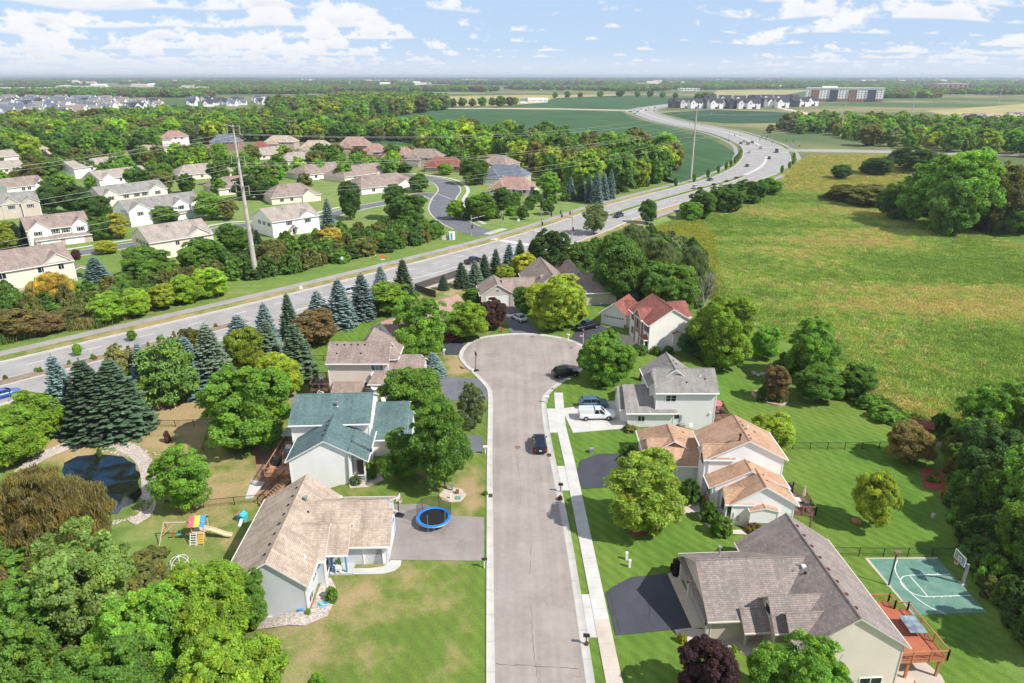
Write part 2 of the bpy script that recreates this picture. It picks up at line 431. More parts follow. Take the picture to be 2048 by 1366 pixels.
# foliage: colour of the plant from the object, small differences from leaf to leaf
def leafm(name, trans=.5, spread=.5, inst=False):
    t = mat(name); oi = t.new('ShaderNodeObjectInfo'); at = t.new('ShaderNodeAttribute', attribute_name='tint')
    ic = t.new('ShaderNodeAttribute', attribute_name='col', attribute_type='INSTANCER').outputs['Color'] if inst else oi.outputs['Color']
    r, g, b = t.sep(at.outputs['Color'])
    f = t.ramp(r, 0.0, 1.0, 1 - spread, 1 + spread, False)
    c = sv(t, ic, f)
    warm = t.vmath('MULTIPLY', c, (1.42, 1.12, .52)); c = t.mix(t.math('MULTIPLY', g, .75), c, warm)
    rnd = oi.outputs['Random']; c = sv(t, c, t.ramp(rnd, 0.0, 1.0, .86, 1.14, False))
    fin(t, c, .55, None, .22)
    tl = t.new('ShaderNodeBsdfTranslucent'); t.put(tl.inputs[0], t.vmath('MULTIPLY', c, (1.35, 1.45, .7)))
    mx = t.new('ShaderNodeMixShader'); mx.inputs[0].default_value = trans
    t.put(mx.inputs[1], t.p.outputs[0]); t.put(mx.inputs[2], tl.outputs[0]); t.put(t.out.inputs[0], mx.outputs[0]); return t.m
M['leaf'] = leafm('leaf'); M['needle'] = leafm('needle', .2, .42); M['blade'] = leafm('blade', .3, .35, True); M['leaf_scattered'] = leafm('leaf_scattered', .5, .5, True)

def paintm(name, c, metal=.3):
    t = mat(name); n = t.noise(t.obj, 60, 1)
    m = fin(t, sv(t, c, t.ramp(n, .3, .7, .94, 1.06, False)), .28, None, .5, metal)
    t.p.inputs['Coat Weight'].default_value = .7; t.p.inputs['Coat Roughness'].default_value = .06; return m
for k, c in dict(car_black=(.012, .013, .016), car_white=(.78, .79, .80), car_navy=(.02, .04, .10), car_blue=(.03, .10, .42), car_steel=(.11, .20, .30),
                 car_silver=(.50, .52, .54), car_green=(.03, .09, .075), car_red=(.35, .03, .03), car_grey=(.12, .125, .13)).items(): M[k] = paintm(k, c)
M['lamp_red'] = plain('lamp_red', (.45, .02, .02), .25, .05); M['lamp_clear'] = plain('lamp_clear', (.65, .66, .66), .15, .05)

# ------------------------------------------------------------------ ground material
def groundm():
    t = mat('ground'); at = t.new('ShaderNodeAttribute', attribute_name='zone')
    lush, wild, dry = t.sep(at.outputs['Color']); plainf = at.outputs['Alpha']
    x, y, z = t.sep(t.pos)
    big = t.noise(t.pos, .045, 4, .6); mid = t.noise(t.pos, .28, 4, .6); fine = t.noise(t.pos, 4.2, 4, .7); grain = t.noise(t.pos, 17, 2, .6)
    # mown lawn with mower stripes
    a = t.math('ADD', t.math('MULTIPLY', x, .80), t.math('MULTIPLY', y, .62)); a = t.math('ADD', a, t.math('MULTIPLY', mid, 1.1))
    st = t.math('SINE', t.math('MULTIPLY', a, 5.2)); a2 = t.math('SINE', t.math('MULTIPLY', t.math('ADD', x, t.math('MULTIPLY', mid, .6)), 3.6))
    lawn = t.mix(t.ramp(mid, .3, .7), (.070, .158, .020), (.105, .205, .030))
    lawn = t.mix(t.ramp(big, .35, .7), lawn, (.145, .215, .038))
    stripe = t.math('ADD', 1.0, t.math('MULTIPLY', t.math('ADD', st, t.math('MULTIPLY', a2, .6)), .10))
    lawn = sv(t, lawn, stripe)
    tan = t.mix(fine, (.30, .215, .105), (.42, .32, .17)); olive = t.mix(fine, (.135, .155, .035), (.235, .215, .065))
    patch = t.math('ADD', t.math('MULTIPLY', big, .5), t.math('MULTIPLY', mid, .5))
    thr = t.math('SUBTRACT', .86, t.math('MULTIPLY', dry, .62))
    df = t.ramp(patch, t.math('SUBTRACT', thr, .13), t.math('ADD', thr, .10))
    c = t.mix(t.math('MULTIPLY', dry, .75), lawn, olive); c = t.mix(df, c, tan)
    # rough grass
    wn = t.noise(t.vmath('MULTIPLY', t.pos, (1.0, 1.5, 1.0)), .03, 5, .62, 0, 1.5); wm = t.noise(t.vmath('MULTIPLY', t.pos, (1.0, 2.2, 1.0)), .22, 5, .65)
    wc = t.mix(t.ramp(wm, .3, .72), (.115, .205, .045), (.225, .305, .085)); wc = t.mix(t.ramp(wn, .55, .75), wc, (.34, .305, .145))
    c = t.mix(wild, c, wc)
    far = t.mix(t.ramp(t.noise(t.pos, .004, 4, .6), .40, .60), (.10, .14, .045), (.26, .23, .11)); far = t.mix(t.ramp(t.noise(t.pos, .0017, 3), .5, .6), far, (.075, .13, .05))
    c = t.mix(plainf, far, c)
    f = t.math('ADD', t.ramp(fine, .25, .75, .80, 1.16, False), t.ramp(grain, .25, .75, -.16, .16, False))
    return fin(t, sv(t, c, f), .95, t.bump(t.math('ADD', fine, t.math('MULTIPLY', grain, .6)), .7, .06), .1)
M['ground'] = groundm()
def cropm(name, c1, c2, ang, sc):
    t = mat(name); x, y, z = t.sep(t.pos)
    a = t.math('ADD', t.math('MULTIPLY', x, math.cos(ang)), t.math('MULTIPLY', y, math.sin(ang)))
    b = t.noise(t.comb(t.math('MULTIPLY', a, .5), t.math('MULTIPLY', y, .015), 0.0), .35, 4, .6); n = t.noise(t.pos, .012, 4, .6); g = t.noise(t.pos, .8, 3)
    f = t.math('ADD', t.ramp(n, .3, .7, .82, 1.2, False), t.ramp(g, .3, .7, -.12, .12, False))
    return fin(t, sv(t, t.mix(t.ramp(b, .35, .65), c1, c2), f), .95, t.bump(g, .6, .3), .1)
M['crop'] = cropm('crop', (.040, .095, .040), (.062, .122, .050), R(15), 1)
M['crop2'] = cropm('crop2', (.030, .075, .040), (.045, .095, .048), R(5), 1)
M['dry_field'] = cropm('dry_field', (.30, .28, .12), (.38, .33, .16), R(5), 1)
# ------------------------------------------------------------------ ground sheet
def axis(a, b, step, far_lo, far_hi):
    mid = list(np.arange(a, b + .01, step)); s = step; hi = [mid[-1]]
    while hi[-1] < far_hi: s *= 1.28; hi.append(hi[-1] + s)
    s = step; lo = [mid[0]]
    while lo[-1] > far_lo: s *= 1.28; lo.append(lo[-1] - s)
    return np.array(lo[:0:-1] + mid + hi[1:])
gx = axis(-240, 330, 2.5, -24000, 24000); gy = axis(22, 450, 2.5, -3000, 32000)
GX, GY = np.meshgrid(gx, gy); GZ = T(GX.ravel(), GY.ravel()).reshape(GX.shape)
nx_, ny_ = len(gx), len(gy)
idx = np.arange(nx_ * ny_).reshape(ny_, nx_)
fq = np.stack([idx[:-1, :-1], idx[:-1, 1:], idx[1:, 1:], idx[1:, :-1]], -1).reshape(-1, 4)
def fast_mesh(name, V, Q, mats, smooth=False):
    me = bpy.data.meshes.new(name); V = np.asarray(V, np.float32); Q = np.asarray(Q, np.int32); k = Q.shape[1]
    me.vertices.add(len(V)); me.vertices.foreach_set('co', V.ravel())
    me.loops.add(Q.size); me.loops.foreach_set('vertex_index', Q.ravel())
    me.polygons.add(len(Q)); me.polygons.foreach_set('loop_start', np.arange(0, Q.size, k, dtype=np.int32))
    me.polygons.foreach_set('use_smooth', np.full(len(Q), smooth))
    for m in mats if isinstance(mats, list) else [mats]: me.materials.append(m)
    me.update(calc_edges=True); return me
def P(*uv): return [gp(u, v) for u, v in uv]
MARSH = P((1310, 455), (1400, 425), (1560, 380), (1660, 388), (1800, 425), (2048, 495), (2300, 560), (2300, 820), (2048, 860), (1930, 850), (1800, 822), (1735, 780), (1680, 735), (1600, 690), (1520, 655), (1440, 600), (1400, 540))
X, Y = GX.ravel(), GY.ravel()
def soft(poly, w=4.0):
    ins = in_poly(X, Y, poly); d = dist_line(X, Y, list(poly) + [poly[0]]); return np.where(ins, .5 + .5 * sstep(0, w, d), .5 - .5 * sstep(0, w, d))
db = dist_line(X, Y, BL_NEAR)
north = (X * .743 - Y * .669) < -134
wild = np.where(north, .45, 0.0); dryz = np.where(north, .35, .12)
left = (X < -4) & ~north
dryz = np.where(left, .42, dryz)
wild = np.maximum(wild, np.where(Y > 240, .8, 0)); dryz = np.where(Y > 240, .5, dryz)
wild = np.maximum(wild, soft(MARSH, 6))
def dz(poly, val, w=3.0):
    global dryz
    s = soft(P(*poly), w); dryz = dryz * (1 - s) + val * s
dz(((120, 845), (290, 800), (420, 745), (560, 700), (680, 640), (700, 665), (640, 690), (560, 760), (600, 800), (430, 860), (300, 870), (120, 870)), .80)
dz(((625, 690), (700, 655), (760, 640), (770, 690), (620, 740)), .05)
dz(((540, 1240), (640, 1160), (720, 1130), (975, 1130), (985, 1366), (520, 1366)), .46)
dz(((700, 1150), (780, 1140), (700, 1290), (600, 1366), (540, 1366), (560, 1290)), .62, 4)
dz(((900, 705), (940, 705), (960, 748), (900, 745)), .95, 1.0)
dz(((900, 980), (975, 940), (975, 1030), (900, 1030)), .68, 1.5)
dz(((170, 870), (430, 870), (520, 940), (500, 1010), (340, 1040), (300, 960)), .58, 4)
dz(((20, 900), (180, 850), (300, 890), (120, 930)), .8, 3)
dz(((1540, 340), (1640, 300), (1800, 310), (1800, 350), (1640, 380), (1560, 385)), .35, 8)
dz(((860, 545), (960, 535), (1010, 560), (900, 590)), .7, 2)
vg = sstep(16.5, 13, db) * (Y < 330); dryz = dryz * (1 - vg) + .62 * vg; wild = wild * (1 - vg)
wild = np.maximum(wild, soft(P((1900, 880), (2048, 780), (2500, 800), (2500, 1500), (2060, 1366), (1960, 1180), (1905, 1030)), 3))
wild = np.maximum(wild, soft(P((0, 960), (200, 1010), (300, 1060), (420, 1150), (530, 1280), (560, 1366), (-300, 1500), (-400, 1000)), 4) * .9)
near = np.maximum(0, 1 - sstep(330, 520, np.hypot(X * .8, Y)))
zone = np.c_[np.ones_like(X), wild, dryz, near].astype(np.float32)
me = fast_mesh('ground', np.c_[X, Y, GZ.ravel()], fq, M['ground'], True)
at = me.attributes.new('zone', 'FLOAT_COLOR', 'POINT'); at.data.foreach_set('color', zone.ravel())
tag(link('ground', me), kind='structure')

# ------------------------------------------------------------------ sheets, ribbons, slabs
def sheet(name, pts, z, m, thick=.25, kind='structure', parent=None, rel=True):
    if rel:
        c = np.mean(np.array(pts), 0); zz = Tz(*c) + z; A_ = np.array(pts); zs = T(A_[:, 0], A_[:, 1])
        if np.ptp(zs) > .04: return drape(name, pts, z, m, kind, parent)
    else: zz = z
    o = MB().prism([tuple(p) for p in pts], zz - thick, zz, 0).build(name, M[m], parent)
    if parent is None: tag(o, kind=kind)
    return o
def drape(name, pts, z, m, kind='structure', parent=None):
    """a sheet that follows sloping ground"""
    bm = bmesh.new(); bm.faces.new([bm.verts.new((x, y, 0)) for x, y in pts]); A_ = np.array(pts); lo, hi = A_.min(0), A_.max(0)
    for ax_ in (0, 1):
        for c in np.arange(math.ceil(lo[ax_] / .8) * .8, hi[ax_], .8): bmesh.ops.bisect_plane(bm, geom=bm.verts[:] + bm.edges[:] + bm.faces[:], plane_co=(c, 0, 0) if ax_ == 0 else (0, c, 0), plane_no=(1, 0, 0) if ax_ == 0 else (0, 1, 0))
    bmesh.ops.triangulate(bm, faces=bm.faces[:]); bm.verts.ensure_lookup_table(); zz = T(np.array([v.co.x for v in bm.verts]), np.array([v.co.y for v in bm.verts]))
    for v, q in zip(bm.verts, zz): v.co.z = q + z + .025
    bmesh.ops.recalc_face_normals(bm, faces=bm.faces[:]); me = bpy.data.meshes.new(name); bm.to_mesh(me); bm.free(); me.materials.append(M[m]); o = link(name, me, parent)
    if parent is None: tag(o, kind=kind)
    return o
def ribbon(name, line, a, b, z, m, thick=.2, parent=None, kind='structure', follow=False):
    A, B = offset(line, a) if not hasattr(a, '__len__') else np.asarray(line) + normals(line) * np.asarray(a)[:, None], offset(line, b) if not hasattr(b, '__len__') else np.asarray(line) + normals(line) * np.asarray(b)[:, None]
    n = len(A); za = T(A[:, 0], A[:, 1]) if follow else np.zeros(n); zb = T(B[:, 0], B[:, 1]) if follow else za
    V = np.concatenate([np.c_[A, za + z], np.c_[B, zb + z], np.c_[A, za + z - thick], np.c_[B, zb + z - thick]])
    i = np.arange(n - 1)
    Q = np.concatenate([np.c_[i, i + n, i + n + 1, i + 1], np.c_[i + n, i + 3 * n, i + 3 * n + 1, i + n + 1], np.c_[i + 2 * n, i, i + 1, i + 2 * n + 1]])
    o = link(name, fast_mesh(name, V, Q, M[m]), parent)
    if parent is None: tag(o, kind=kind)
    return o
def slabs(parent, c, nx, ny, z, m, name='slab', gap=.018, thick=.14):
    """four corners split into a grid of separate paving slabs"""
    c = [Vector((p[0], p[1], 0)) for p in c]
    f = lambda s, t: (c[0] * (1 - s) + c[1] * s) * (1 - t) + (c[3] * (1 - s) + c[2] * s) * t
    w_ = max(.5, ((c[1] - c[0]).length + (c[2] - c[3]).length) / 2 / nx); h_ = max(.5, ((c[3] - c[0]).length + (c[2] - c[1]).length) / 2 / ny)
    ex, ey = gap / w_ / nx / 2, gap / h_ / ny / 2
    for i in range(nx):
        for j in range(ny):
            q = [f(i / nx + ex, j / ny + ey), f((i + 1) / nx - ex, j / ny + ey), f((i + 1) / nx - ex, (j + 1) / ny - ey), f(i / nx + ex, (j + 1) / ny - ey)]
            MB().prism([(p.x, p.y) for p in q], z - thick, z + random.uniform(-.004, .004)).build(name, M[m], parent)

# residential street with its turning circle
st_left = [(-1.1, 36), (-1.5, 45.3), (-2.1, 63.5), (-2.7, 82), (-2.95, 93)] 
st_mid = [gp(u, v) for u, v in ((985, 788), (975, 768), (952, 745), (932, 725), (926, 713), (931, 699), (946, 686), (972, 676), (1020, 670.5), (1070, 670.5), (1120, 678), (1156, 690), (1174, 708), (1170, 728), (1148, 746), (1112, 768), (1091, 786), (1083, 803))]
st_right = [(4.85, 92.5), (5.5, 79.1), (6.2, 63.5), (6.55, 45.3), (6.75, 36)]
edge = resample(catmull(st_left + st_mid + st_right, 5), .7)
street = tag(MB().prism([tuple(p) for p in edge], -.3, .035).build('street', M['street']), kind='structure')
# rolled concrete kerb along the street, laid in casts
kerb = tag(empty('street_kerb', (0, 0, 0)), kind='structure')
E1, E2, E3 = np.asarray(edge), offset(edge, -.42), offset(edge, -.78)
kp = len(edge) - 1; stp = 5
for i0 in range(0, kp, stp):
    i1 = min(i0 + stp, kp); b = MB()
    for i in range(i0, i1):
        e = .03 if i == i1 - 1 else 0
        a0, a1, b0, b1, d0, d1 = E1[i], E1[i + 1] * (1 - e) + E1[i] * e, E2[i], E2[i + 1] * (1 - e) + E2[i] * e, E3[i], E3[i + 1] * (1 - e) + E3[i] * e
        b.quad((*a0, .045), (*b0, .06), (*b1, .06), (*a1, .045)); b.quad((*b0, .06), (*d0, .13), (*d1, .13), (*b1, .06)); b.quad((*d0, .13), (*d0, -.2), (*d1, -.2), (*d1, .13))
    b.build('kerb_cast', M['kerb'], kerb)
def pxw(*uv): return [gp(u, v) for u, v in uv]
# tar-sealed cracks across the street, manholes and gullies
def crack(parent, pts, r=.02, z=.041, m='black'):
    P_ = resample(catmull(pts, 4), .35); P_ = P_ + rng.normal(0, .05, P_.shape); N_ = normals(P_) * (r * rng.uniform(.4, 1.2, (len(P_), 1)))
    n = len(P_); V = np.concatenate([np.c_[P_ + N_, np.full(n, z)], np.c_[P_ - N_, np.full(n, z)]]); i = np.arange(n - 1)
    link('sealed_crack', fast_mesh('sealed_crack', V, np.c_[i, i + n, i + n + 1, i + 1], M[m]), parent)
for pts in (((992, 1329), (1050, 1331), (1100, 1334), (1158, 1338)), ((1062, 1210), (1066, 1290), (1072, 1330), (1076, 1366)), ((1034, 915), (1042, 980), (1040, 1010)),
            ((990, 905), (1040, 900), (1100, 901)), ((1028, 784), (1050, 787), (1083, 790)), ((1058, 806), (1068, 807)), ((1060, 1150), (1062, 1090))):
    crack(street, pxw(*pts), .026 if pts[0][1] > 1300 else .014)
def manhole(u, v, r=.33):
    x, y = gp(u, v); o = empty('manhole_cover', (x, y, .036)); MB().lathe([(r + .1, 0), (r + .1, .006)], 0, 0, 20).build('collar', M['asphalt_mid'], o); MB().lathe([(r, 0), (r, .012), (r * .9, .014)], 0, 0, 20).build('lid', M['deck_brown'], o)
    return o
tag(manhole(1035, 895), 'round iron manhole cover in the street beside the black SUV', 'manhole cover', 'manhole covers in the street')
tag(manhole(1064, 674), 'round iron manhole cover at the far rim of the turning circle', 'manhole cover', 'manhole covers in the street')
tag(manhole(1143, 696), 'round iron manhole cover near the right rim of the turning circle', 'manhole cover', 'manhole covers in the street')
def gully(u, v, label, rz=0.0):
    x, y = gp(u, v); o = empty('storm_drain', (x, y, .05), rz); MB().box(-.3, .3, -.42, .42, -.05, .03).build('frame', M['deck_brown'], o)
    for k in range(4): MB().box(-.25, .25, -.36 + k * .2, -.25 + k * .2, .03, .045).build('grate_bar', M['black'], o)
    tag(o, label, 'storm drain', 'storm drains in the kerb')
gully(980.5, 992, 'rusty storm drain in the kerb beside the pale gravel island')
gully(1098.5, 911, 'rusty storm drain in the kerb beside the parked black SUV')
gully(1107, 779, 'rusty brick-red storm drain at the top end of the sidewalk', .8)

# sidewalk of separate slabs, and the concrete aprons beside it
walk = tag(empty('sidewalk'), kind='structure')
Lw = resample([(8.55, 36), (8.3, 45.3), (7.85, 61.8), (7.25, 82), (6.75, 93), gp(1108, 786)], 1.52); Rw = offset(Lw, 1.5)
for i in range(len(Lw) - 1):
    m = 'concrete_tan' if Lw[i][1] < 51.5 else 'concrete'
    slabs(walk, [Lw[i], Rw[i], Rw[i + 1], Lw[i + 1]], 1, 1, .09, m)
def apron(v0, v1, n):
    y0, y1 = gp(1150, v0)[1], gp(1150, v1)[1]
    fx = lambda y, A: float(np.interp(y, A[:, 1], A[:, 0]))
    kr = E3[len(E3) * 3 // 5:][::-1]
    slabs(walk, [(fx(y0, kr) + .02, y0), (fx(y0, Lw) - .02, y0), (fx(y1, Lw) - .02, y1), (fx(y1, kr) + .02, y1)], 1, n, .10, 'concrete', 'apron_slab')
apron(1276, 1190, 3); apron(982, 933, 4); apron(866, 818, 3)
for i, v in enumerate((1010,)): pass

# driveways
sheet('driveway_grey_house', pxw((1211, 1186), (1226, 1174), (1262, 1155), (1334, 1148), (1383, 1256), (1231, 1271)), .06, 'asphalt_dark')
sheet('driveway_orange_roof_house', pxw((1153, 942), (1161, 921), (1197, 908), (1262, 908), (1285, 970), (1165, 978)), .06, 'asphalt_dark')
d3 = tag(empty('driveway_white_truck'), kind='structure')
slabs(d3, pxw((1146, 866), (1253, 857), (1241, 800), (1123, 818)), 3, 2, .08, 'concrete', 'driveway_slab')
sheet('driveway_red_roof_house', pxw((1140, 678), (1153, 660), (1176, 652), (1196, 648), (1230, 663), (1262, 672), (1268, 690), (1240, 688), (1170, 694)), .06, 'asphalt_dark')
sheet('driveway_end_house', pxw((1003, 612), (1036, 610), (1054, 638), (1078, 666), (1022, 667), (1010, 640)), .06, 'asphalt_mid')
sheet('driveway_rust_roof_house', pxw((880, 674), (932, 688), (916, 710), (886, 710)), .06, 'asphalt_dark')
sheet('driveway_brown_house', pxw((866, 754), (957, 757), (970, 770), (980, 797), (930, 802), (860, 800)), .06, 'asphalt_mid')
sheet('driveway_teal_house', pxw((812, 862), (900, 864), (966, 874), (965, 905), (900, 906), (815, 905)), .06, 'asphalt_mid')
sheet('driveway_tan_house', pxw((770, 1010), (850, 1008), (905, 1032), (968, 1035), (968, 1122), (768, 1120), (785, 1060)), .06, 'asphalt_old')
crack(bpy.data.objects['driveway_brown_house'], pxw((916, 762), (921, 774), (905, 782), (890, 790)), .03, .066)
crack(bpy.data.objects['driveway_grey_house'], pxw((1298, 1205), (1299, 1245), (1306, 1252), (1316, 1255)), .02, .066)
crack(bpy.data.objects['driveway_grey_house'], pxw((1218, 1186), (1240, 1266)), .02, .066)
crack(bpy.data.objects['driveway_tan_house'], pxw((954, 1034), (954, 1120)), .03, .066, 'mulch_brown')
# paths and beds
sheet('front_walk_tan_house', pxw((706, 1137), (740, 1137), (768, 1133), (782, 1121), (803, 1121), (801, 1132), (789, 1142), (764, 1148), (706, 1149)), .05, 'concrete')
sheet('front_walk_grey_house', pxw((1349, 1260), (1383, 1256), (1420, 1262), (1470, 1260), (1524, 1297), (1534, 1318), (1515, 1317), (1494, 1313), (1478, 1302), (1455, 1302), (1440, 1297), (1415, 1290), (1372, 1285), (1355, 1275)), .05, 'concrete_tan')
sheet('garage_apron_grey_house', pxw((1335, 1148), (1352, 1142), (1412, 1256), (1384, 1256.5)), .055, 'concrete_tan')
sheet('front_walk_orange_house', pxw((1345, 1005), (1358, 994), (1370, 1002), (1398, 1003), (1400, 1024), (1360, 1028), (1348, 1022)), .05, 'concrete_tan')
sheet('foundation_bed_orange_house', pxw((1395, 1028), (1425, 1040), (1460, 1062), (1500, 1060), (1512, 1072), (1470, 1069), (1440, 1067), (1418, 1056), (1402, 1042)), .03, 'sand')
sheet('patio_orange_house', pxw((1580, 1005), (1612, 1000), (1622, 1026), (1582, 1031)), .05, 'concrete')
sheet('front_walk_red_roof', pxw((1228, 676), (1238, 668), (1262, 672), (1276, 686), (1262, 693), (1245, 690)), .07, 'sand')
sheet('gravel_bed_tan_house', pxw((545, 1232), (620, 1224), (645, 1158), (662, 1156), (674, 1180), (668, 1205), (655, 1232), (610, 1252), (550, 1255), (515, 1260), (500, 1240)), .03, 'gravel')
sheet('porch_bed_teal_house', pxw((696, 965), (740, 955), (758, 946), (768, 960), (735, 974), (700, 976)), .04, 'sand')
sheet('mulch_apron_teal_deck', pxw((510, 880), (545, 875), (575, 890), (575, 990), (500, 992), (515, 950), (507, 915)), .04, 'mulch_brown')
sheet('landing_teal_deck', pxw((503, 960), (530, 965), (505, 997), (490, 998)), .07, 'concrete')
island = sheet('gravel_island', pxw((878, 990), (888, 979), (905, 975), (924, 978), (933, 990), (922, 1003), (900, 1005), (884, 1000)), .04, 'sand')
# ball court
cz = Tz(43, 58)
C0 = [flat(u, v, cz) for u, v in ((1737, 1118), (1874, 1117.5), (1974, 1225), (1829, 1230))]
court = tag(MB().prism(C0, cz - .2, cz + .035).build('ball_court', M['court']), kind='structure')
def strip(parent, pts, wd, z, m='paint', name='court_line'):
    P_ = np.asarray(pts, float); N_ = normals(P_) * wd / 2 if len(P_) > 2 else np.tile((lambda d: np.array([d[1], -d[0]]) / np.hypot(*d))(P_[1] - P_[0]) * wd / 2, (2, 1))
    n = len(P_); V = np.concatenate([np.c_[P_ + N_, np.full(n, z)], np.c_[P_ - N_, np.full(n, z)]]); i = np.arange(n - 1)
    return link(name, fast_mesh(name, V, np.c_[i, i + n, i + n + 1, i + 1], M[m]), parent)
cf = lambda u, v: flat(u, v, cz)
strip(court, catmull([cf(1795, 1120), cf(1790, 1138), cf(1800, 1160), cf(1823, 1188), cf(1855, 1212), cf(1892, 1229)], 8), .09, cz + .043)
strip(court, [cf(1900, 1149), cf(1820, 1151)], .09, cz + .043)
strip(court, catmull([cf(1821, 1151), cf(1806, 1154), cf(1801, 1163), cf(1808, 1175), cf(1825, 1187), cf(1843, 1193), cf(1858, 1194)], 6), .09, cz + .047)
strip(court, [cf(1942, 1191), cf(1857, 1194)], .09, cz + .043); strip(court, [cf(1820, 1153), cf(1855, 1193)], .09, cz + .051)
for u, v in ((1840, 1150), (1856, 1149.5), (1874, 1149)): strip(court, [cf(u, v - 2.2), cf(u + 1.5, v)], .08, cz + .055)
for u, v in ((1866, 1194), (1882, 1193.4), (1899, 1192.7)): strip(court, [cf(u, v), cf(u + 2.4, v + 2.6)], .08, cz + .055)
sheet('court_edging', [cf(1729, 1116), cf(1876, 1115), cf(1874, 1117.4), cf(1739, 1118.2), cf(1829, 1229), cf(1826, 1230)], .03, 'concrete_tan', .15)
# red mulch beds
def bed(name, uv, m, z=.035, n=4): sheet(name, catmull(pxw(*uv), n, True), z, m, .2)
sheet('mulch_bed', pxw((1838, 936), (1888, 939), (1889, 981), (1848, 977)), .035, 'mulch')
bed('mulch_ring', ((1262, 1059), (1275, 1053), (1294, 1058), (1292, 1067), (1275, 1072), (1263, 1067)), 'mulch')
# pond and its stone rim
Pz = -2.3 - .62
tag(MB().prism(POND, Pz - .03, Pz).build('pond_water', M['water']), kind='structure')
pk = np.array(POND); pc = pk.mean(0)
ribbon('pond_path', resample(catmull(pxw((40, 945), (62, 928), (100, 905), (150, 888), (210, 884), (262, 900), (291, 933), (298, 985), (291, 1025), (262, 1045)), 5), .8), -1.0, .9, .07, 'gravel', .15, follow=True)

# ------------------------------------------------------------------ boulevard
bl = BLVD; s_ = np.r_[0, np.cumsum(np.hypot(*(bl[1:] - bl[:-1]).T))]
HW = 10.4 + 4.2 * sstep(330, 440, bl[:, 1]) + 2 * sstep(600, 760, bl[:, 1])
blvd = ribbon('boulevard', bl, -HW, HW, .05, 'boulevard', .3)
ribbon('boulevard_kerb', bl, -HW - .62, -HW - .02, .15, 'kerb', .3); ribbon('boulevard_kerb', bl, HW + .02, HW + .62, .15, 'kerb', .3)
k0 = bl[:, 1] < 400
ribbon('trail', bl, -HW - 7.0, -HW - 4.1, .05, 'trail', .1); k1 = (bl[:, 1] > 232)
ribbon('trail', bl[k1], HW[k1] + 4.0, HW[k1] + 7.0, .05, 'trail', .1)
def sarg(y): return int(np.argmin(abs(bl[:, 1] - y)))
def at_s(i, off): return bl[i] + normals(bl)[i] * off
NB = normals(bl)
def median(y0, y1, w0, w1, top):
    i0, i1 = sarg(y0), sarg(y1); seg = bl[i0:i1 + 1]
    ribbon('median_kerb', seg, w0, w1, .17, 'kerb', .3); o = ribbon('median_bed', seg, w0 + .35, w1 - .35, .20, top, .1); return o
def grassm(name, c1, c2):
    t = mat(name); n = t.noise(t.pos, 1.1, 4, .7); n2 = t.noise(t.pos, 9, 3)
    return fin(t, sv(t, t.mix(t.ramp(n, .3, .7), c1, c2), t.ramp(n2, .25, .75, .75, 1.2, False)), .95, t.bump(n2, .6, .05), .1)
M['verge'] = grassm('verge', (.12, .15, .03), (.26, .22, .075)); M['verge_green'] = grassm('verge_green', (.07, .14, .02), (.16, .19, .04))
M['planter'] = grassm('planter', (.20, .15, .11), (.30, .25, .19))
median(20, 143, -1.2, 2.2, 'planter'); median(262, 372, -1.2, 1.8, 'verge_green'); median(380, 470, -1.0, 1.0, 'concrete'); median(545, 1250, -1.2, 1.4, 'concrete')
# lane dashes, each one a painted piece of the road
dash_me = MB().box(-.07, .07, 0, 3.0, -.01, 0).mesh('lane_dash', M['paint'])
def dash(i, off, z=.058):
    p = at_s(i, off); d = (-NB[i][1], NB[i][0]); o = link('lane_dash', dash_me, blvd); o.location = (p[0], p[1], z); o.rotation_euler = (0, 0, math.atan2(d[1], d[0]) - math.pi / 2)
for i in range(len(bl)):
    y = bl[i][1]
    if 30 < y < 212 and i % 2 == 0:
        dash(i, -6.0); dash(i, 6.4)
        if y > 146: dash(i, -1.9)
    if 255 < y < 470 and i % 2 == 0:
        dash(i, -HW[i] * .56); dash(i, HW[i] * .56)
    if 540 < y < 900 and i % 3 == 0:
        dash(i, -HW[i] * .53); dash(i, HW[i] * .53)
def solid(y0, y1, off, wd=.13):
    i0, i1 = sarg(y0), sarg(y1); ribbon('edge_line', bl[i0:i1 + 1], off - wd / 2, off + wd / 2, .056, 'paint', .004, blvd)
solid(150, 206, 1.7, .22); solid(262, 300, 4.2, .18); solid(20, 206, -10.0, .1); solid(20, 206, 10.0, .1)
for y0, o0, o1 in ((228, -9.8, -1.5), (207, 1.8, 9.8), (486, -13, -1.5), (478, 1.5, 13)):
    i = sarg(y0); strip(blvd, [at_s(i, o0), at_s(i, o1)], .6, .06, name='stop_line')
zeb = MB().box(-.3, .3, -1.5, 1.5, -.01, 0).mesh('crosswalk_bar', M['paint'])
def zebra(a, b, n, rz):
    for k in range(n):
        t_ = k / (n - 1); o = link('crosswalk_bar', zeb, blvd); o.location = (a[0] * (1 - t_) + b[0] * t_, a[1] * (1 - t_) + b[1] * t_, .062); o.rotation_euler = (0, 0, rz)
zebra(gp(988, 478), gp(1055, 490), 12, math.atan2(.743, .669) - math.pi / 2); zebra(gp(975, 468), gp(1008, 458), 9, math.atan2(.743, .669))
a_, b_ = at_s(sarg(534), -14), at_s(sarg(534), 14); zebra(a_, b_, 16, 0.0)
a_, b_ = at_s(sarg(500), -14), at_s(sarg(500), 14); zebra(a_, b_, 16, 0.0)
for i in range(18, 46):
    if rng.random() < .5:
        o = rng.uniform(-9, 9); p = at_s(i, o); crack(blvd, [tuple(p), tuple(p + NB[i] * rng.uniform(1.5, 3.5) + rng.normal(0, .5, 2)), tuple(p + NB[i] * rng.uniform(4, 5) + rng.normal(0, .6, 2))], .05, .056)
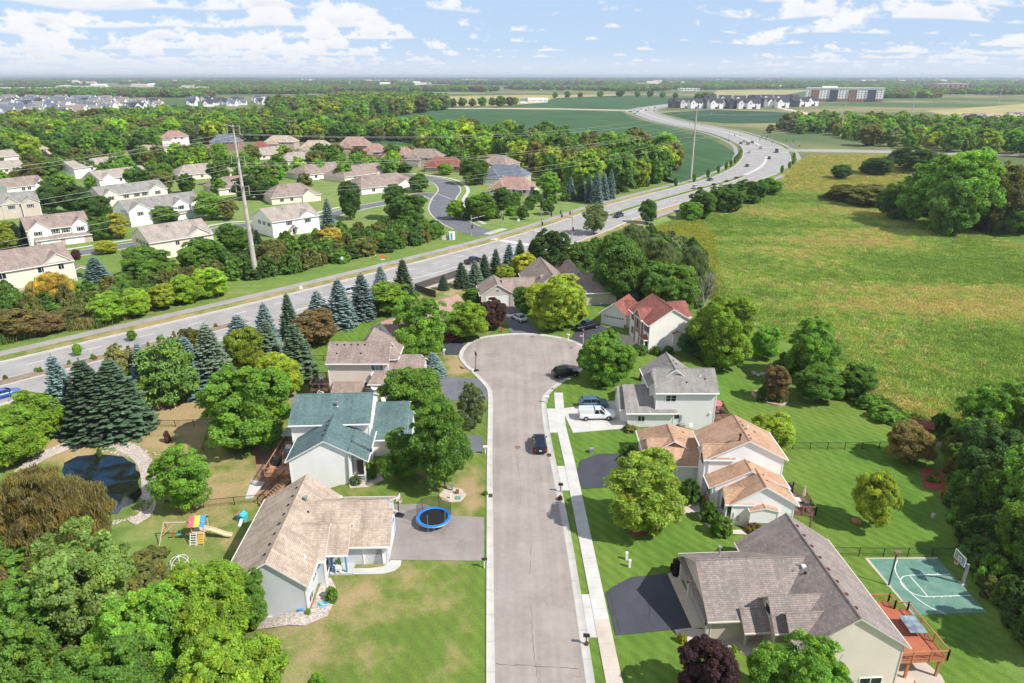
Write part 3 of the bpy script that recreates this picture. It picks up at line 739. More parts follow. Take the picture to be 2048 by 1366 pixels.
# side streets
SIDE = resample(catmull(P((975, 468), (944, 460), (905, 441), (884, 420), (888, 398), (899, 380), (886, 365), (855, 357), (800, 350)), 6), 2)
ribbon('side_street', SIDE, -5, 5, .035, 'asphalt_mid', .2, follow=False); ribbon('side_street_kerb', SIDE[6:], -5.6, -5.02, .12, 'kerb', .2); ribbon('side_street_kerb', SIDE[6:], 5.02, 5.6, .12, 'kerb', .2)
ribbon('side_walk_strip', SIDE[8:], 8, 9.6, .04, 'concrete', .1)
BR = resample(catmull(P((886, 400), (848, 388), (790, 402), (713, 417), (640, 436), (560, 452), (470, 452), (420, 466), (330, 480), (230, 495), (150, 508)), 5), 3)
ribbon('townhome_lane', BR, -3.6, 3.6, .045, 'asphalt_mid', .2); ribbon('townhome_kerb', BR, 3.62, 4.1, .1, 'kerb', .2); ribbon('townhome_kerb', BR, -4.1, -3.62, .1, 'kerb', .2)
ribbon('townhome_walk', BR[20:], 7.5, 9.0, .06, 'concrete', .1)
EAST = resample([at_s(sarg(517), 8), flat(1700, 302), flat(1830, 305), flat(2100, 312)], 8)
ribbon('cross_road', EAST, -9, 9, .045, 'boulevard', .3); ribbon('cross_road_kerb', EAST[3:], -9.7, -9.02, .15, 'kerb', .3); ribbon('cross_road_kerb', EAST[3:], 9.02, 9.7, .15, 'kerb', .3)
LANE = resample([flat(895, 217), flat(1100, 217.5), flat(1262, 221)], 15); ribbon('field_road', LANE, -14, 14, .12, 'sand', .2)
NROAD = resample(catmull([flat(1560, 216), flat(1600, 224), flat(1640, 232), flat(1720, 236), flat(1800, 240)], 5), 20); ribbon('gravel_road', NROAD, -7, 7, .12, 'sand', .2)
# farmland
def field(name, m, uv, z=.08): sheet(name, [flat(*p) for p in uv], z, m, .05, rel=False)
field('soybean_field', 'crop', ((640, 262), (760, 236), (897, 214), (1050, 219), (1244, 223), (1262, 236), (1330, 255), (1400, 270), (1446, 290), (1470, 306), (1462, 322), (1430, 342), (1360, 366), (1250, 330), (1000, 300), (700, 285)))
field('soybean_field', 'crop', ((990, 213.5), (1085, 206.5), (1110, 196.5), (1240, 191), (1360, 196), (1345, 207), (1275, 215), (1252, 219), (1050, 215)))
field('soybean_field', 'crop2', ((1322, 226), (1420, 220), (1560, 224), (1640, 232), (1600, 246), (1450, 247), (1390, 242)))
field('hay_field', 'dry_field', ((780, 194), (1000, 190.5), (1250, 189), (1250, 192), (1108, 196), (1080, 206), (990, 212), (895, 213), (860, 200)))
field('hay_field', 'dry_field', ((1400, 196), (1440, 180.5), (1620, 180), (1560, 192), (1480, 198)))
field('meadow', 'dry_field', ((1850, 222), (2048, 208), (2200, 212), (2200, 222), (1900, 232)))
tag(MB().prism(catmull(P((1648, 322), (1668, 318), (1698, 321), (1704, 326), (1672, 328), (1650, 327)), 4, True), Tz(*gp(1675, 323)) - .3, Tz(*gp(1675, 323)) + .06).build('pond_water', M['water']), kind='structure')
tag(MB().prism(catmull(P((1705, 375), (1740, 369), (1790, 370), (1810, 374), (1770, 382), (1715, 381)), 4, True), Tz(*gp(1755, 375)) - .3, Tz(*gp(1755, 375)) + .25).build('algae_pond', M['algae']), kind='structure')
# ------------------------------------------------------------------ houses
class House:
    def __init__(s, name, label, cat, pivot, rot=0.0, z0=-2.8, base=0.0):
        s.px, s.py = pivot; s.o = empty(name, (*pivot, base), rot); tag(s.o, label, cat); s.z0 = z0
    def L(s, x, y): return (x - s.px, y - s.py)
    def wing(s, x0, x1, y0, y1, ze, zr, ax='y', pos=None, wall='side_white', roof='shingle_grey', trim='trim', hip=(0, 0), oe=.45, og=.3, z0=None, slab=.16, walls=True, ze2=None, gw=None):
        """walls x0..x1, y0..y1; roof with its ridge along ax at pos; ze / ze2 the eaves of the low and high side; hip = run of the hipped ends"""
        x0, y0 = s.L(x0, y0); x1, y1 = s.L(x1, y1); z0 = s.z0 if z0 is None else z0
        if ax == 'y': c0, c1, l0, l1 = x0, x1, y0, y1; pos = (c0 + c1) / 2 if pos is None else pos - s.px; mp = lambda c, l, z: (c, l, z)
        else: c0, c1, l0, l1 = y0, y1, x0, x1; pos = (c0 + c1) / 2 if pos is None else pos - s.py; mp = lambda c, l, z: (l, c, z)
        ze2 = ze if ze2 is None else ze2
        sl1, sl2 = (zr - ze) / (pos - c0), (zr - ze2) / (c1 - pos)
        e0, e1 = c0 - oe, c1 + oe; za, zb = ze - sl1 * oe, ze2 - sl2 * oe
        g0, g1 = l0 - (oe if hip[0] else og), l1 + (oe if hip[1] else og)
        r0, r1 = g0 + hip[0], g1 - hip[1]
        def pts(d): return [mp(e0, g0, za - d), mp(e1, g0, zb - d), mp(e1, g1, zb - d), mp(e0, g1, za - d), mp(pos, r0, zr - d), mp(pos, r1, zr - d)]
        top, bot = pts(0), pts(slab); b = MB()
        fl = ax == 'x'
        def face(ix, mi, base): b.add(base, [ix[::-1] if fl else ix], mi)
        face((0, 4, 5, 3), 0, top) if False else None
        o = len(b.v); b.v += [tuple(map(float, p)) for p in top + bot]
        def F(ix, mi): b.f.append([o + i for i in (ix[::-1] if fl else ix)]); b.m.append(mi)
        F((0, 4, 5, 3), 0); F((4, 1, 2, 5), 0)
        F((6, 9, 11, 10), 1); F((10, 11, 8, 7), 1)
        F((0, 1, 4), 0) if hip[0] else (F((0, 6, 10, 4), 1), F((4, 10, 7, 1), 1))
        F((2, 3, 5), 0) if hip[1] else (F((3, 5, 11, 9), 1), F((5, 2, 8, 11), 1))
        if hip[0]: F((6, 10, 7), 1); F((0, 6, 7, 1), 1)
        if hip[1]: F((8, 11, 9), 1); F((2, 8, 9, 3), 1)
        F((3, 9, 6, 0), 1); F((1, 7, 8, 2), 1)
        # faces above were written for one winding; let bmesh settle it
        me = b.mesh('roof', [M[roof], M[trim]]); bm = bmesh.new(); bm.from_mesh(me); bmesh.ops.recalc_face_normals(bm, faces=bm.faces); bm.to_mesh(me); bm.free(); me.update()
        Lr = me.uv_layers.new(name='UVMap').data
        for p in me.polygons:
            n = p.normal; h = Vector((-n.y, n.x, 0)) if abs(n.z) < .999 else Vector((1, 0, 0)); h.normalize(); sv_ = n.cross(h)
            for li in p.loop_indices:
                c = me.vertices[me.loops[li].vertex_index].co; Lr[li].uv = (c.dot(h), c.dot(sv_))
        ro = link('roof', me, s.o)
        # ridge cap, gutters
        rc = MB(); rc.tube(mp(pos, r0 + .02, zr - .02), mp(pos, r1 - .02, zr - .02), .09, 5); rc.build('ridge_cap', M[roof], ro, uv=True)
        for (c, z) in ((e0, za), (e1, zb)):
            sg = -1 if c == e0 else 1; q = sorted((c + sg * .004, c + sg * .11)); a_, b__ = mp(q[0], g0, z - slab - .01), mp(q[1], g1, z - .03)
            MB().box(min(a_[0], b__[0]), max(a_[0], b__[0]), min(a_[1], b__[1]), max(a_[1], b__[1]), a_[2], b__[2]).build('gutter', M[trim], ro)
        def zf(x, y):
            X_, Y_ = s.L(x, y); c = X_ if ax == 'y' else Y_
            return za + (c - e0) * sl1 if c < pos else zb + (e1 - c) * sl2
        if walls:
            d = slab + .015
            wb = MB(); k = .012
            hd = any(hip)
            prof = [(c0, z0), (c1, z0), (c1, ze2 - d), (pos, zr - d), (c0, ze - d)] if not hd else [(c0, z0), (c1, z0), (c1, ze2 - d), (c0, ze - d)]
            n = len(prof); A = [mp(c, l0, z) for c, z in prof]; B = [mp(c, l1, z) for c, z in prof]
            wb.v = [tuple(map(float, p)) for p in A + B]
            wb.f = [list(range(n)), list(range(2 * n - 1, n - 1, -1))] + [[i, i + n, (i + 1) % n + n, (i + 1) % n] for i in range(n)]; wb.m = [0] * len(wb.f)
            me = wb.mesh('wall', M[wall]); bm = bmesh.new(); bm.from_mesh(me); bmesh.ops.recalc_face_normals(bm, faces=bm.faces); bm.to_mesh(me); bm.free(); me.update()
            Lr = me.uv_layers.new(name='UVMap').data
            for p in me.polygons:
                nn = p.normal; h = Vector((-nn.y, nn.x, 0)) if abs(nn.z) < .999 else Vector((1, 0, 0)); h.normalize(); sv_ = nn.cross(h)
                for li in p.loop_indices:
                    c = me.vertices[me.loops[li].vertex_index].co; Lr[li].uv = (c.dot(h), c.z)
            wl = link('wall', me, s.o)
            for cx in (c0, c1):
                for ly in (l0, l1):
                    p = mp(cx, ly, 0); zt = min(ze, ze2) - d - .02; MB().box(p[0] - .06, p[0] + .06, p[1] - .06, p[1] + .06, z0 + .02, zt).build('corner_trim', M[gw or trim], wl)
        return ro, zf
    def fbox(s, b, face, c, a0, a1, o0, o1, z0, z1, mi=0):
        if face[1] == 'y':
            sg = -1 if face[0] == '-' else 1; a0, _ = s.L(a0, 0); a1, _ = s.L(a1, 0); _, c = s.L(0, c)
            ys = sorted((c + sg * o0, c + sg * o1)); b.box(a0, a1, ys[0], ys[1], z0, z1, mi)
        else:
            sg = -1 if face[0] == '-' else 1; _, a0 = s.L(0, a0); _, a1 = s.L(0, a1); c, _ = s.L(c, 0)
            xs = sorted((c + sg * o0, c + sg * o1)); b.box(xs[0], xs[1], a0, a1, z0, z1, mi)
        return b
    def win(s, face, c, a, z, w_=1.2, h=1.2, mull=1, shut=False, pane='glass', trim='trim', bars=0):
        """window centred at a on a wall plane c; its pane, frame and shutters are parts"""
        t_ = .07; a0, a1, z1 = a - w_ / 2, a + w_ / 2, z + h; f = MB()
        for q in ((a0 - t_, a1 + t_, z - t_, z), (a0 - t_, a1 + t_, z1, z1 + t_), (a0 - t_, a0, z, z1), (a1, a1 + t_, z, z1)): s.fbox(f, face, c, q[0], q[1], -.02, .06, q[2], q[3])
        for k in range(1, mull + 1):
            x = a0 + (a1 - a0) * k / (mull + 1); s.fbox(f, face, c, x - .035, x + .035, -.02, .05, z, z1)
        for k in range(bars): s.fbox(f, face, c, a0, a1, -.02, .035, z + h * (k + 1) / (bars + 1) - .02, z + h * (k + 1) / (bars + 1) + .02)
        wo_ = f.build('window', M[trim], s.o)
        for k in range(mull + 1):
            x0 = a0 + (a1 - a0) * k / (mull + 1); x1 = a0 + (a1 - a0) * (k + 1) / (mull + 1)
            s.fbox(MB(), face, c, x0, x1, -.02, .022, z, z1).build('pane', M[pane], wo_)
        if shut:
            for q in (a0 - t_ - .36, a1 + t_ + .02): s.fbox(MB(), face, c, q, q + .34, .005, .05, z - .05, z1 + .05).build('shutter', M['shutter'], wo_)
        return wo_
    def part(s, name, m, *boxes):
        for q in boxes:
            x0, y0 = s.L(q[0], q[2]); x1, y1 = s.L(q[1], q[3]); o = MB().box(x0, x1, y0, y1, q[4], q[5]).build(name, M[m], s.o, uv=True)
        return o
    def garage(s, face, c, a, w_=4.9, h=2.2, m='door_white', lites=True, z=0.05, trim='trim', n=4):
        f = MB(); a0, a1 = a - w_ / 2, a + w_ / 2
        for q in ((a0 - .14, a0, z, z + h + .14), (a1, a1 + .14, z, z + h + .14), (a0, a1, z + h, z + h + .14)): s.fbox(f, face, c, q[0], q[1], -.05, .07, q[2], q[3])
        d = f.build('garage_door', M[trim], s.o)
        for k in range(n):
            p = s.fbox(MB(), face, c, a0, a1, -.05, .03, z + h * k / n + .015, z + h * (k + 1) / n - .015).build('door_panel', M[m], d)
        if lites:
            k = 8 if w_ > 4 else 4; zz = z + h * (n - 1) / n + .12
            g = MB()
            for i in range(k):
                x = a0 + w_ * (i + .5) / k; s.fbox(g, face, c, x - w_ / k * .3, x + w_ / k * .3, .0, .036, zz, zz + .28)
            g.build('door_glazing', M['glass'], d)
        return d
    def door(s, face, c, a, z=.1, w_=.95, h=2.05, m='door_white'):
        f = MB(); a0, a1 = a - w_ / 2, a + w_ / 2
        for q in ((a0 - .1, a0, z, z + h + .1), (a1, a1 + .1, z, z + h + .1), (a0, a1, z + h, z + h + .1)): s.fbox(f, face, c, q[0], q[1], -.03, .06, q[2], q[3])
        d = f.build('door_frame', M['trim'], s.o); s.fbox(MB(), face, c, a0, a1, -.03, .03, z, z + h).build('door', M[m], d)
        s.fbox(MB(), face, c, a0 + .06, a0 + .12, .03, .08, z + .95, z + 1.05).build('handle', M['metal'], d)
    def vents(s, roof, zf, spots, m='black', sz=.24):
        for x, y in spots:
            X_, Y_ = s.L(x, y); z = zf(x, y); MB().box(X_ - sz / 2, X_ + sz / 2, Y_ - sz / 2, Y_ + sz / 2, z - .1, z + .12).build('roof_vent', M[m], roof)
    def pipes(s, roof, zf, spots, h=.5, r=.06, m='metal', cap=False):
        for x, y in spots:
            X_, Y_ = s.L(x, y); z = zf(x, y); b = MB().tube((X_, Y_, z - .1), (X_, Y_, z + h), r, 8)
            if cap: b.tube((X_, Y_, z + h), (X_, Y_, z + h + .15), r * 2.1, 8)
            b.lathe([(r * 2.2, z - .02), (r * 1.2, z + .1)], X_, Y_, 8); b.build('vent_pipe', M[m], roof)
    def dish(s, x, y, z, az_=0.0, r=.42, m='white'):
        X_, Y_ = s.L(x, y); o = MB(); prof = [(r * k / 5, .16 * (k / 5) ** 2) for k in range(6)]; v = []
        o.lathe([(max(.01, a), b) for a, b in prof] + [(r * .97, .175), (.01, .02)], 0, 0, 14)
        ro = Matrix.Rotation(az_, 3, 'Z') @ Matrix.Rotation(R(55), 3, 'Y'); o.v = [tuple(ro @ Vector(p) + Vector((X_, Y_, z + .5))) for p in o.v]
        o.tube((X_, Y_, z - .3), (X_, Y_, z + .52), .035, 6); e = ro @ Vector((r * .9, 0, .1)); f = ro @ Vector((0, 0, r * 1.1))
        o.tube(Vector((X_, Y_, z + .5)) + e, Vector((X_, Y_, z + .5)) + f, .02, 5); o.build('satellite_dish', M[m], s.o, smooth=False)

def railing_seg(root, p, q, z, h, m, step=.16, thick=.05, bal='same', br=.018):
    p, q = Vector((*p, z)), Vector((*q, z)); L_ = (q - p).length; b = MB()
    b.bar(p + Vector((0, 0, h)), q + Vector((0, 0, h)), thick * 1.8)
    r_ = b.build('rail', M[m], root); MB().bar(p + Vector((0, 0, .12)), q + Vector((0, 0, .12)), thick).build('bottom_rail', M[m], root); g = MB(); n = max(2, int(L_ / step))
    for k in range(1, n): c = p + (q - p) * (k / n); g.tube(c + Vector((0, 0, .12)), c + Vector((0, 0, h)), br, 4)
    g.build('balusters', M[m if bal == 'same' else bal], r_)
def deck(name, label, poly, z, m='deck_red', rail='deck_red', sides=(), posts=(), h=.95, bal='same', base_z=None, rot=0.0, loc=(0, 0), z_off=0.0, fascia=.28):
    o = empty(name, (*loc, 0), rot); tag(o, label, 'deck')
    fl = MB().prism(poly, z - .05, z).build('deck_floor', M[m], o); MB().prism([(x, y) for x, y in poly], z - .05 - fascia, z - .055).build('joist_frame', M[rail], o)
    for i, j in sides:
        a, b = poly[i], poly[j]; railing_seg(o, a, b, z, h, rail, bal=bal)
        n = max(1, round(math.dist(a, b) / 1.9))
        for k in range(n + 1):
            x, y = a[0] + (b[0] - a[0]) * k / n, a[1] + (b[1] - a[1]) * k / n; MB().box(x - .06, x + .06, y - .06, y + .06, z - .2, z + h + .1).build('rail_post', M[rail], o)
    for x, y in posts:
        zb = Tz(x + loc[0], y + loc[1]) - .1; MB().box(x - .1, x + .1, y - .1, y + .1, zb, z - .1).build('post', M[rail], o)
    return o
def stairs(o, a, b, z0, z1, wd, m, rail=None, bal='same', open_=True):
    """flight from a at height z0 up to b at height z1"""
    a, b = Vector((*a, 0)), Vector((*b, 0)); d = (b - a).normalized(); n_ = Vector((d.y, -d.x, 0)); n = max(2, round((z1 - z0) / .18)); L_ = (b - a).length
    f = MB()
    for k in range(n):
        c = a + (b - a) * ((k + .5) / n); z = z0 + (z1 - z0) * (k + 1) / n - .02; hx, hy = d * (L_ / n * .55), n_ * wd / 2
        q = [c - hx - hy, c + hx - hy, c + hx + hy, c - hx + hy]; MB().prism([(v.x, v.y) for v in q], z - .05, z).build('tread', M[m], o)
    for sg in (-1, 1):
        e = n_ * (wd / 2 + .03) * sg; A = a + e + Vector((0, 0, z0 - .1)); B = b + e + Vector((0, 0, z1 - .2)); g = MB(); g.add([A, B, B + Vector((0, 0, .26)), A + Vector((0, 0, .26)), A + n_ * .05 * sg, B + n_ * .05 * sg, B + n_ * .05 * sg + Vector((0, 0, .26)), A + n_ * .05 * sg + Vector((0, 0, .26))], [(0, 1, 2, 3), (7, 6, 5, 4), (0, 4, 5, 1), (3, 2, 6, 7)]); g.build('stringer', M[m], o)
        if rail:
            r = MB(); A = a + e + Vector((0, 0, z0)); B = b + e + Vector((0, 0, z1)); up = Vector((0, 0, .9)); r.bar(A + up, B + up, .07); r.bar(A, A + up, .08)
            for k in range(1, 2 * n): c = A + (B - A) * (k / 2 / n); r.tube(c, c + up, .016, 4)
            r.build('stair_rail', M[rail], o)

# --- grey ranch, bottom right
h = House('ranch_house', 'low grey-brown shingled ranch house with a three car garage beside the ball court', 'house', (29.6, 53.5), R(3))
mw, zm = h.wing(25.0, 34.4, 46.4, 61.1, 3.25, 6.5, 'y', None, 'side_beige', 'shingle_grey', 'trim_tan')
gw_, zg = h.wing(18.5, 28.4, 50.6, 59.4, 3.2, 6.0, 'x', None, 'side_tan', 'shingle_grey', 'trim_tan', og=.55)
ew, ze_ = h.wing(23.6, 28.4, 48.3, 52.2, 3.7, 5.6, 'x', None, 'side_tan', 'shingle_grey', 'trim_tan', oe=.35)
e2, ze2_ = h.wing(24.6, 27.5, 46.9, 50.2, 3.5, 5.15, 'x', None, 'side_tan', 'shingle_grey', 'trim_tan', oe=.35)
pw, zp = h.wing(21.4, 24.4, 49.6, 52.0, 2.75, 3.75, 'x', None, 'side_tan', 'shingle_grey', 'trim_tan', walls=False, og=.3)
h.win('-x', 23.6, 50.3, 3.55, 1.0, .9, 0); h.win('-x', 24.6, 48.5, .9, 1.5, 1.9, 1); h.door('-x', 23.6, 51.3, .15, 1.0, 2.1, 'deck_brown')
h.win('-y', 46.4, 32.1, -2.0, 2.0, 1.3, 1); h.win('-y', 46.4, 27.2, .9, 1.6, 1.3, 1)
for yc, ww in ((53.6, 5.0), (58.0, 2.6)): h.garage('-x', 18.5, yc, ww, 2.25, 'door_tan', False, trim='trim_tan')
h.part('pent_roof', 'shingle_grey', (17.85, 18.5, 50.5, 56.9, 2.62, 2.80), (17.85, 18.5, 56.9, 59.5, 2.62, 2.80))
h.part('gable_band', 'trim_tan', (18.40, 18.49, 50.6, 59.4, 2.82, 3.05)); h.part('pier', 'trim_tan', (18.1, 18.5, 50.6, 50.95, -.3, 2.6), (18.1, 18.5, 56.35, 56.65, -.3, 2.6), (18.1, 18.5, 59.1, 59.4, -.3, 2.6))
h.part('porch_post', 'trim_tan', (21.6, 21.8, 49.9, 50.1, 0, 2.7)); h.part('porch_slab', 'concrete_tan', (21.2, 23.6, 49.3, 52.0, -.2, .14))
for y in (47.6, 49.3, 51.0, 52.7, 54.4, 56.1, 57.8, 59.4): h.vents(mw, zm, [(30.05, y)], 'shingle_red', .26)
h.vents(mw, zm, [(27.6, 55.6), (28.2, 53.2)]); h.pipes(mw, zm, [(28.3, 55.2), (28.0, 54.2), (27.3, 53.8)], .55, .06); h.vents(mw, zm, [(28.4, 54.0)], 'white', .4); h.pipes(mw, zm, [(26.3, 48.3)], .25, .08, 'white')
h.vents(gw_, zg, [(19.9, 55.4), (21.6, 55.5), (23.3, 55.6)], 'deck_brown', .2); h.pipes(gw_, zg, [(21.3, 57.4)], 1.0, .10, 'metal', True)
h.part('wall_lantern', 'black', (18.0, 18.12, 50.72, 50.86, 1.9, 2.25), (18.0, 18.12, 56.44, 56.58, 1.9, 2.25))
d1 = deck('deck', 'red-stained elevated timber deck behind the grey ranch house', [(35.0, 47.6), (40.0, 47.9), (39.6, 54.0), (38.4, 54.2), (38.3, 55.2), (35.0, 55.1)], .15, 'deck_red', 'cedar', ((0, 1), (1, 2), (2, 3), (3, 4), (4, 5)), ((39.6, 48.2), (39.4, 51.2), (39.2, 53.6), (36.6, 48.0)))
stairs(d1, (36.3, 57.9), (36.3, 55.2), -2.2, .1, 1.1, 'deck_red', 'cedar')
sheet('patio_grey_house', [(34.6, 44), (39.2, 43.5), (40.2, 48.2), (38.5, 52.5), (34.9, 52.5)], .05, 'concrete_tan')

# --- white house with the orange-tan roof
h = House('split_house', 'white two-storey house with an orange-tan shingled roof in three stepped gables', 'house', (29, 75), R(-1))
OR, WH = 'shingle_orange', 'side_white'
mw, zm = h.wing(24.7, 33.9, 74.1, 80.7, 5.8, 8.2, 'y', 29.3, WH, OR)
fb, _ = h.wing(24.2, 27.6, 74.2, 76.6, 5.75, 6.9, 'x', None, WH, OR, oe=.3)
gA, zA = h.wing(18.3, 25.0, 77.4, 83.6, 2.9, 4.75, 'x', 80.6, WH, OR); gB, zB = h.wing(18.1, 25.4, 79.5, 86.2, 2.9, 5.05, 'y', 21.4, WH, OR, hip=(0, 2.6))
lA, zlA = h.wing(24.7, 33.6, 71.6, 74.2, 3.3, 5.5, 'y', 29.1, WH, OR); lB, zlB = h.wing(26.3, 33.6, 68.5, 72.1, 3.0, 5.25, 'y', 29.9, WH, OR)
lC, zlC = h.wing(25.7, 28.6, 68.7, 71.2, 2.95, 4.1, 'x', None, WH, OR, oe=.3)
h.wing(28.3, 31.5, 67.75, 68.6, 2.35, 2.75, 'y', 29.9, WH, OR, oe=.12, og=.15, z0=.55)
h.win('-x', 24.2, 75.4, 4.2, 1.5, 1.3, 1); h.win('-x', 24.7, 73.0, 1.2, 1.5, 1.4, 1); h.win('-x', 24.7, 75.4, 1.0, 1.6, 1.4, 1); h.win('-x', 25.7, 70.0, .9, 1.2, 1.6, 0); h.win('-y', 68.7, 26.05, .9, .5, 1.5, 0)
h.door('-x', 26.3, 71.6, .5, 1.0, 2.05, 'deck_brown'); h.garage('-x', 18.3, 80.5, 4.9, 2.15)
for y in (74.8, 75.6, 77.2, 78.0, 78.4, 79.2): h.vents(mw, zm, [(29.7, y)], 'deck_brown', .2)
h.vents(mw, zm, [(30.0, 77.6), (31.2, 77.9)], 'deck_brown', .2); h.pipes(mw, zm, [(28.4, 74.9)], .7, .09, 'dark_metal', True); h.pipes(mw, zm, [(30.6, 78.8)], .2, .08, 'white')
h.vents(lA, zlA, [(29.4, 73.6)], 'deck_brown', .2); h.vents(lB, zlB, [(30.6, 71.5), (30.7, 70.3)], 'deck_brown', .2); h.vents(gB, zB, [(23.6, 83.8)], 'deck_brown', .22)
h.part('brick_skirt', 'brick_tan', (24.6, 24.68, 71.6, 77.3, -.3, .9), (26.2, 26.29, 68.5, 71, -.3, .9)); h.part('porch_slab', 'concrete', (24.6, 26.3, 69.9, 71.7, -.2, .35)); h.part('porch_post', 'trim', (24.8, 24.95, 70.3, 70.45, .3, 3.2)); h.part('meter', 'metal', (27.0, 27.25, 68.3, 68.48, .4, 1.0)); h.part('downspout', 'trim', (25.0, 25.1, 71.5, 71.58, 0, 3.1), (26.6, 26.7, 68.38, 68.46, .1, 1.6))
rp = empty('porch_railing', (0, 0, 0)); tag(rp, 'short dark timber railing at the white house porch steps', 'railing'); railing_seg(rp, (24.5, 69.9), (26.2, 69.9), .35, .9, 'deck_brown')
d2 = deck('deck', 'elevated deck with black railing behind the white orange-roofed house', [(33.9, 70.0), (36.9, 69.8), (37.1, 73.5), (36.2, 75.2), (33.9, 75.3)], .35, 'deck_brown', 'deck_brown', ((0, 1), (1, 2), (2, 3), (3, 4)), ((36.7, 70.1), (36.8, 73.3), (34.3, 70.2)), 1.0, 'black')

# --- light grey house with the grey roof
h = House('two_storey_house', 'pale grey two-storey house with a slate-grey roof behind the white truck', 'house', (26, 95.5), R(0))
SG, GR = 'side_lightgrey', 'shingle_slate'
mw, zm = h.wing(21.8, 30.8, 92.9, 99.3, 6.1, 8.3, 'x', None, SG, GR); bw, zb_ = h.wing(21.3, 28.4, 95.2, 101.8, 6.0, 8.55, 'y', 24.9, SG, GR, hip=(0, 0))
gw_, zg = h.wing(17.7, 24.6, 92.7, 100.2, 2.75, 5.1, 'x', 97.0, SG, GR, og=.45); h.wing(16.9, 19.4, 94.2, 100.4, 2.7, 4.7, 'x', 97.4, SG, GR, og=.45)
h.win('-y', 92.9, 24.0, 4.25, 1.5, .95, 1, bars=1); h.win('-y', 92.9, 25.1, 1.25, .8, .8, 0); h.win('-y', 92.7, 19.7, .95, 1.0, .9, 1)
h.win('-x', 21.3, 98.2, 4.1, 1.4, 1.2, 1); h.garage('-x', 16.9, 97.2, 4.9, 2.15, 'door_white', False)
for x in (22.9, 24.2, 25.5, 26.7, 27.9, 29.2): h.vents(mw, zm, [(x, 96.35)], 'shingle_slate', .3)
h.vents(mw, zm, [(26.4, 94.0), (29.3, 94.5)], 'dark_metal', .2); h.pipes(mw, zm, [(28.6, 94.9)], .3, .06, 'white'); h.pipes(gw_, zg, [(20.7, 95.1)], .5, .07, 'metal'); h.pipes(bw, zb_, [(24.4, 98.3)], .4, .08, 'metal'); h.vents(bw, zb_, [(25.7, 98.5), (25.5, 99.6)], 'dark_metal', .25)
h.part('air_conditioner', 'metal', (25.5, 26.3, 92.0, 92.8, -.2, .65)); h.part('meter', 'metal', (25.6, 25.9, 92.78, 92.88, .9, 1.9)); h.part('floodlight', 'white', (30.0, 30.25, 92.7, 92.88, 2.1, 2.35)); h.dish(27.2, 92.3, 0.0, -1.2, .35)
d3k = deck('deck', 'elevated dark-railed deck with stairs behind the pale grey house', [(30.9, 93.0), (33.4, 93.0), (33.5, 97.6), (30.9, 97.6)], .9, 'deck_brown', 'deck_brown', ((0, 1), (1, 2), (2, 3)), ((33.2, 93.3), (33.3, 97.3), (33.2, 95.3)), 1.0, 'black')
stairs(d3k, (33.9, 88.9), (34.0, 93.2), -2.2, .9, 1.0, 'deck_brown', 'black')

# --- red-roofed house on the turning circle
h = House('red_roof_house', 'white two-storey house with a red shingled roof and brick entrance on the turning circle', 'house', (26.4, 122.9), R(12))
RR = 'shingle_red'
mw, zm = h.wing(26.5, 35.4, 123.0, 133.0, 5.8, 8.6, 'y', None, 'side_cream', RR); rw, zrw = h.wing(32.0, 36.4, 126.6, 132.6, 5.8, 7.8, 'x', None, 'side_cream', RR)
bw, zb_ = h.wing(26.0, 29.6, 126.2, 129.6, 5.9, 7.5, 'x', None, 'brick', RR, oe=.3); bay, _ = h.wing(25.7, 27.2, 123.4, 125.6, 2.6, 3.3, 'x', None, 'side_white', RR, hip=(1.0, 0), oe=.2)
ch, _ = h.wing(31.2, 33.0, 122.3, 123.1, 3.6, 4.0, 'y', None, 'side_cream', RR, oe=.15, og=.12)
for y in (124.5, 131.3): h.win('-x', 26.5, y, 3.7, 1.4, 1.5, 1, True)
h.win('-x', 26.0, 127.9, 3.3, 1.0, 2.2, 0); h.win('-x', 25.7, 124.5, .8, 1.5, 1.5, 1); h.win('-y', 123.4, 26.1, .8, .5, 1.5, 0); h.win('-x', 26.5, 131.3, .9, 1.4, 1.5, 1); h.door('-x', 26.0, 127.9, .15, 1.1, 2.2, 'door_white')
for y in (124.6, 126.0, 127.4, 128.8, 130.2): h.vents(mw, zm, [(31.3, y)], 'shingle_red', .25)
h.part('hedge_skirting', 'side_grey', (26.49, 34.9, 122.94, 122.99, -.4, .35))
g = House('garage_wing', 'white garage wing with a red roof and two doors behind the black pickup', 'garage', gp(1205, 648), R(-32))
gx0, gy0 = gp(1205, 648); MR = g
ga, zga = g.wing(gx0 - .3, gx0 + 5.4, gy0 - .0, gy0 + 7.5, 2.9, 5.2, 'y', None, 'side_cream', RR); gb, zgb = g.wing(gx0 + 3.5, gx0 + 10.6, gy0 + .8, gy0 + 7.3, 2.9, 5.0, 'x', None, 'side_cream', RR, hip=(0, 0))
g.garage('-y', gy0, gx0 + 2.55, 4.6, 2.2); g.garage('-y', gy0 + .8, gx0 + 7.2, 2.7, 2.2); g.win('-y', gy0 + .8, gx0 + 9.6, 1.2, .7, 1.0, 0, bars=1); g.part('brick_pier', 'brick', (gx0 + 5.0, gx0 + 5.5, gy0 - .06, gy0 - .005, 0, .8), (gx0 + 8.7, gx0 + 10.5, gy0 + .72, gy0 + .79, 0, .8))

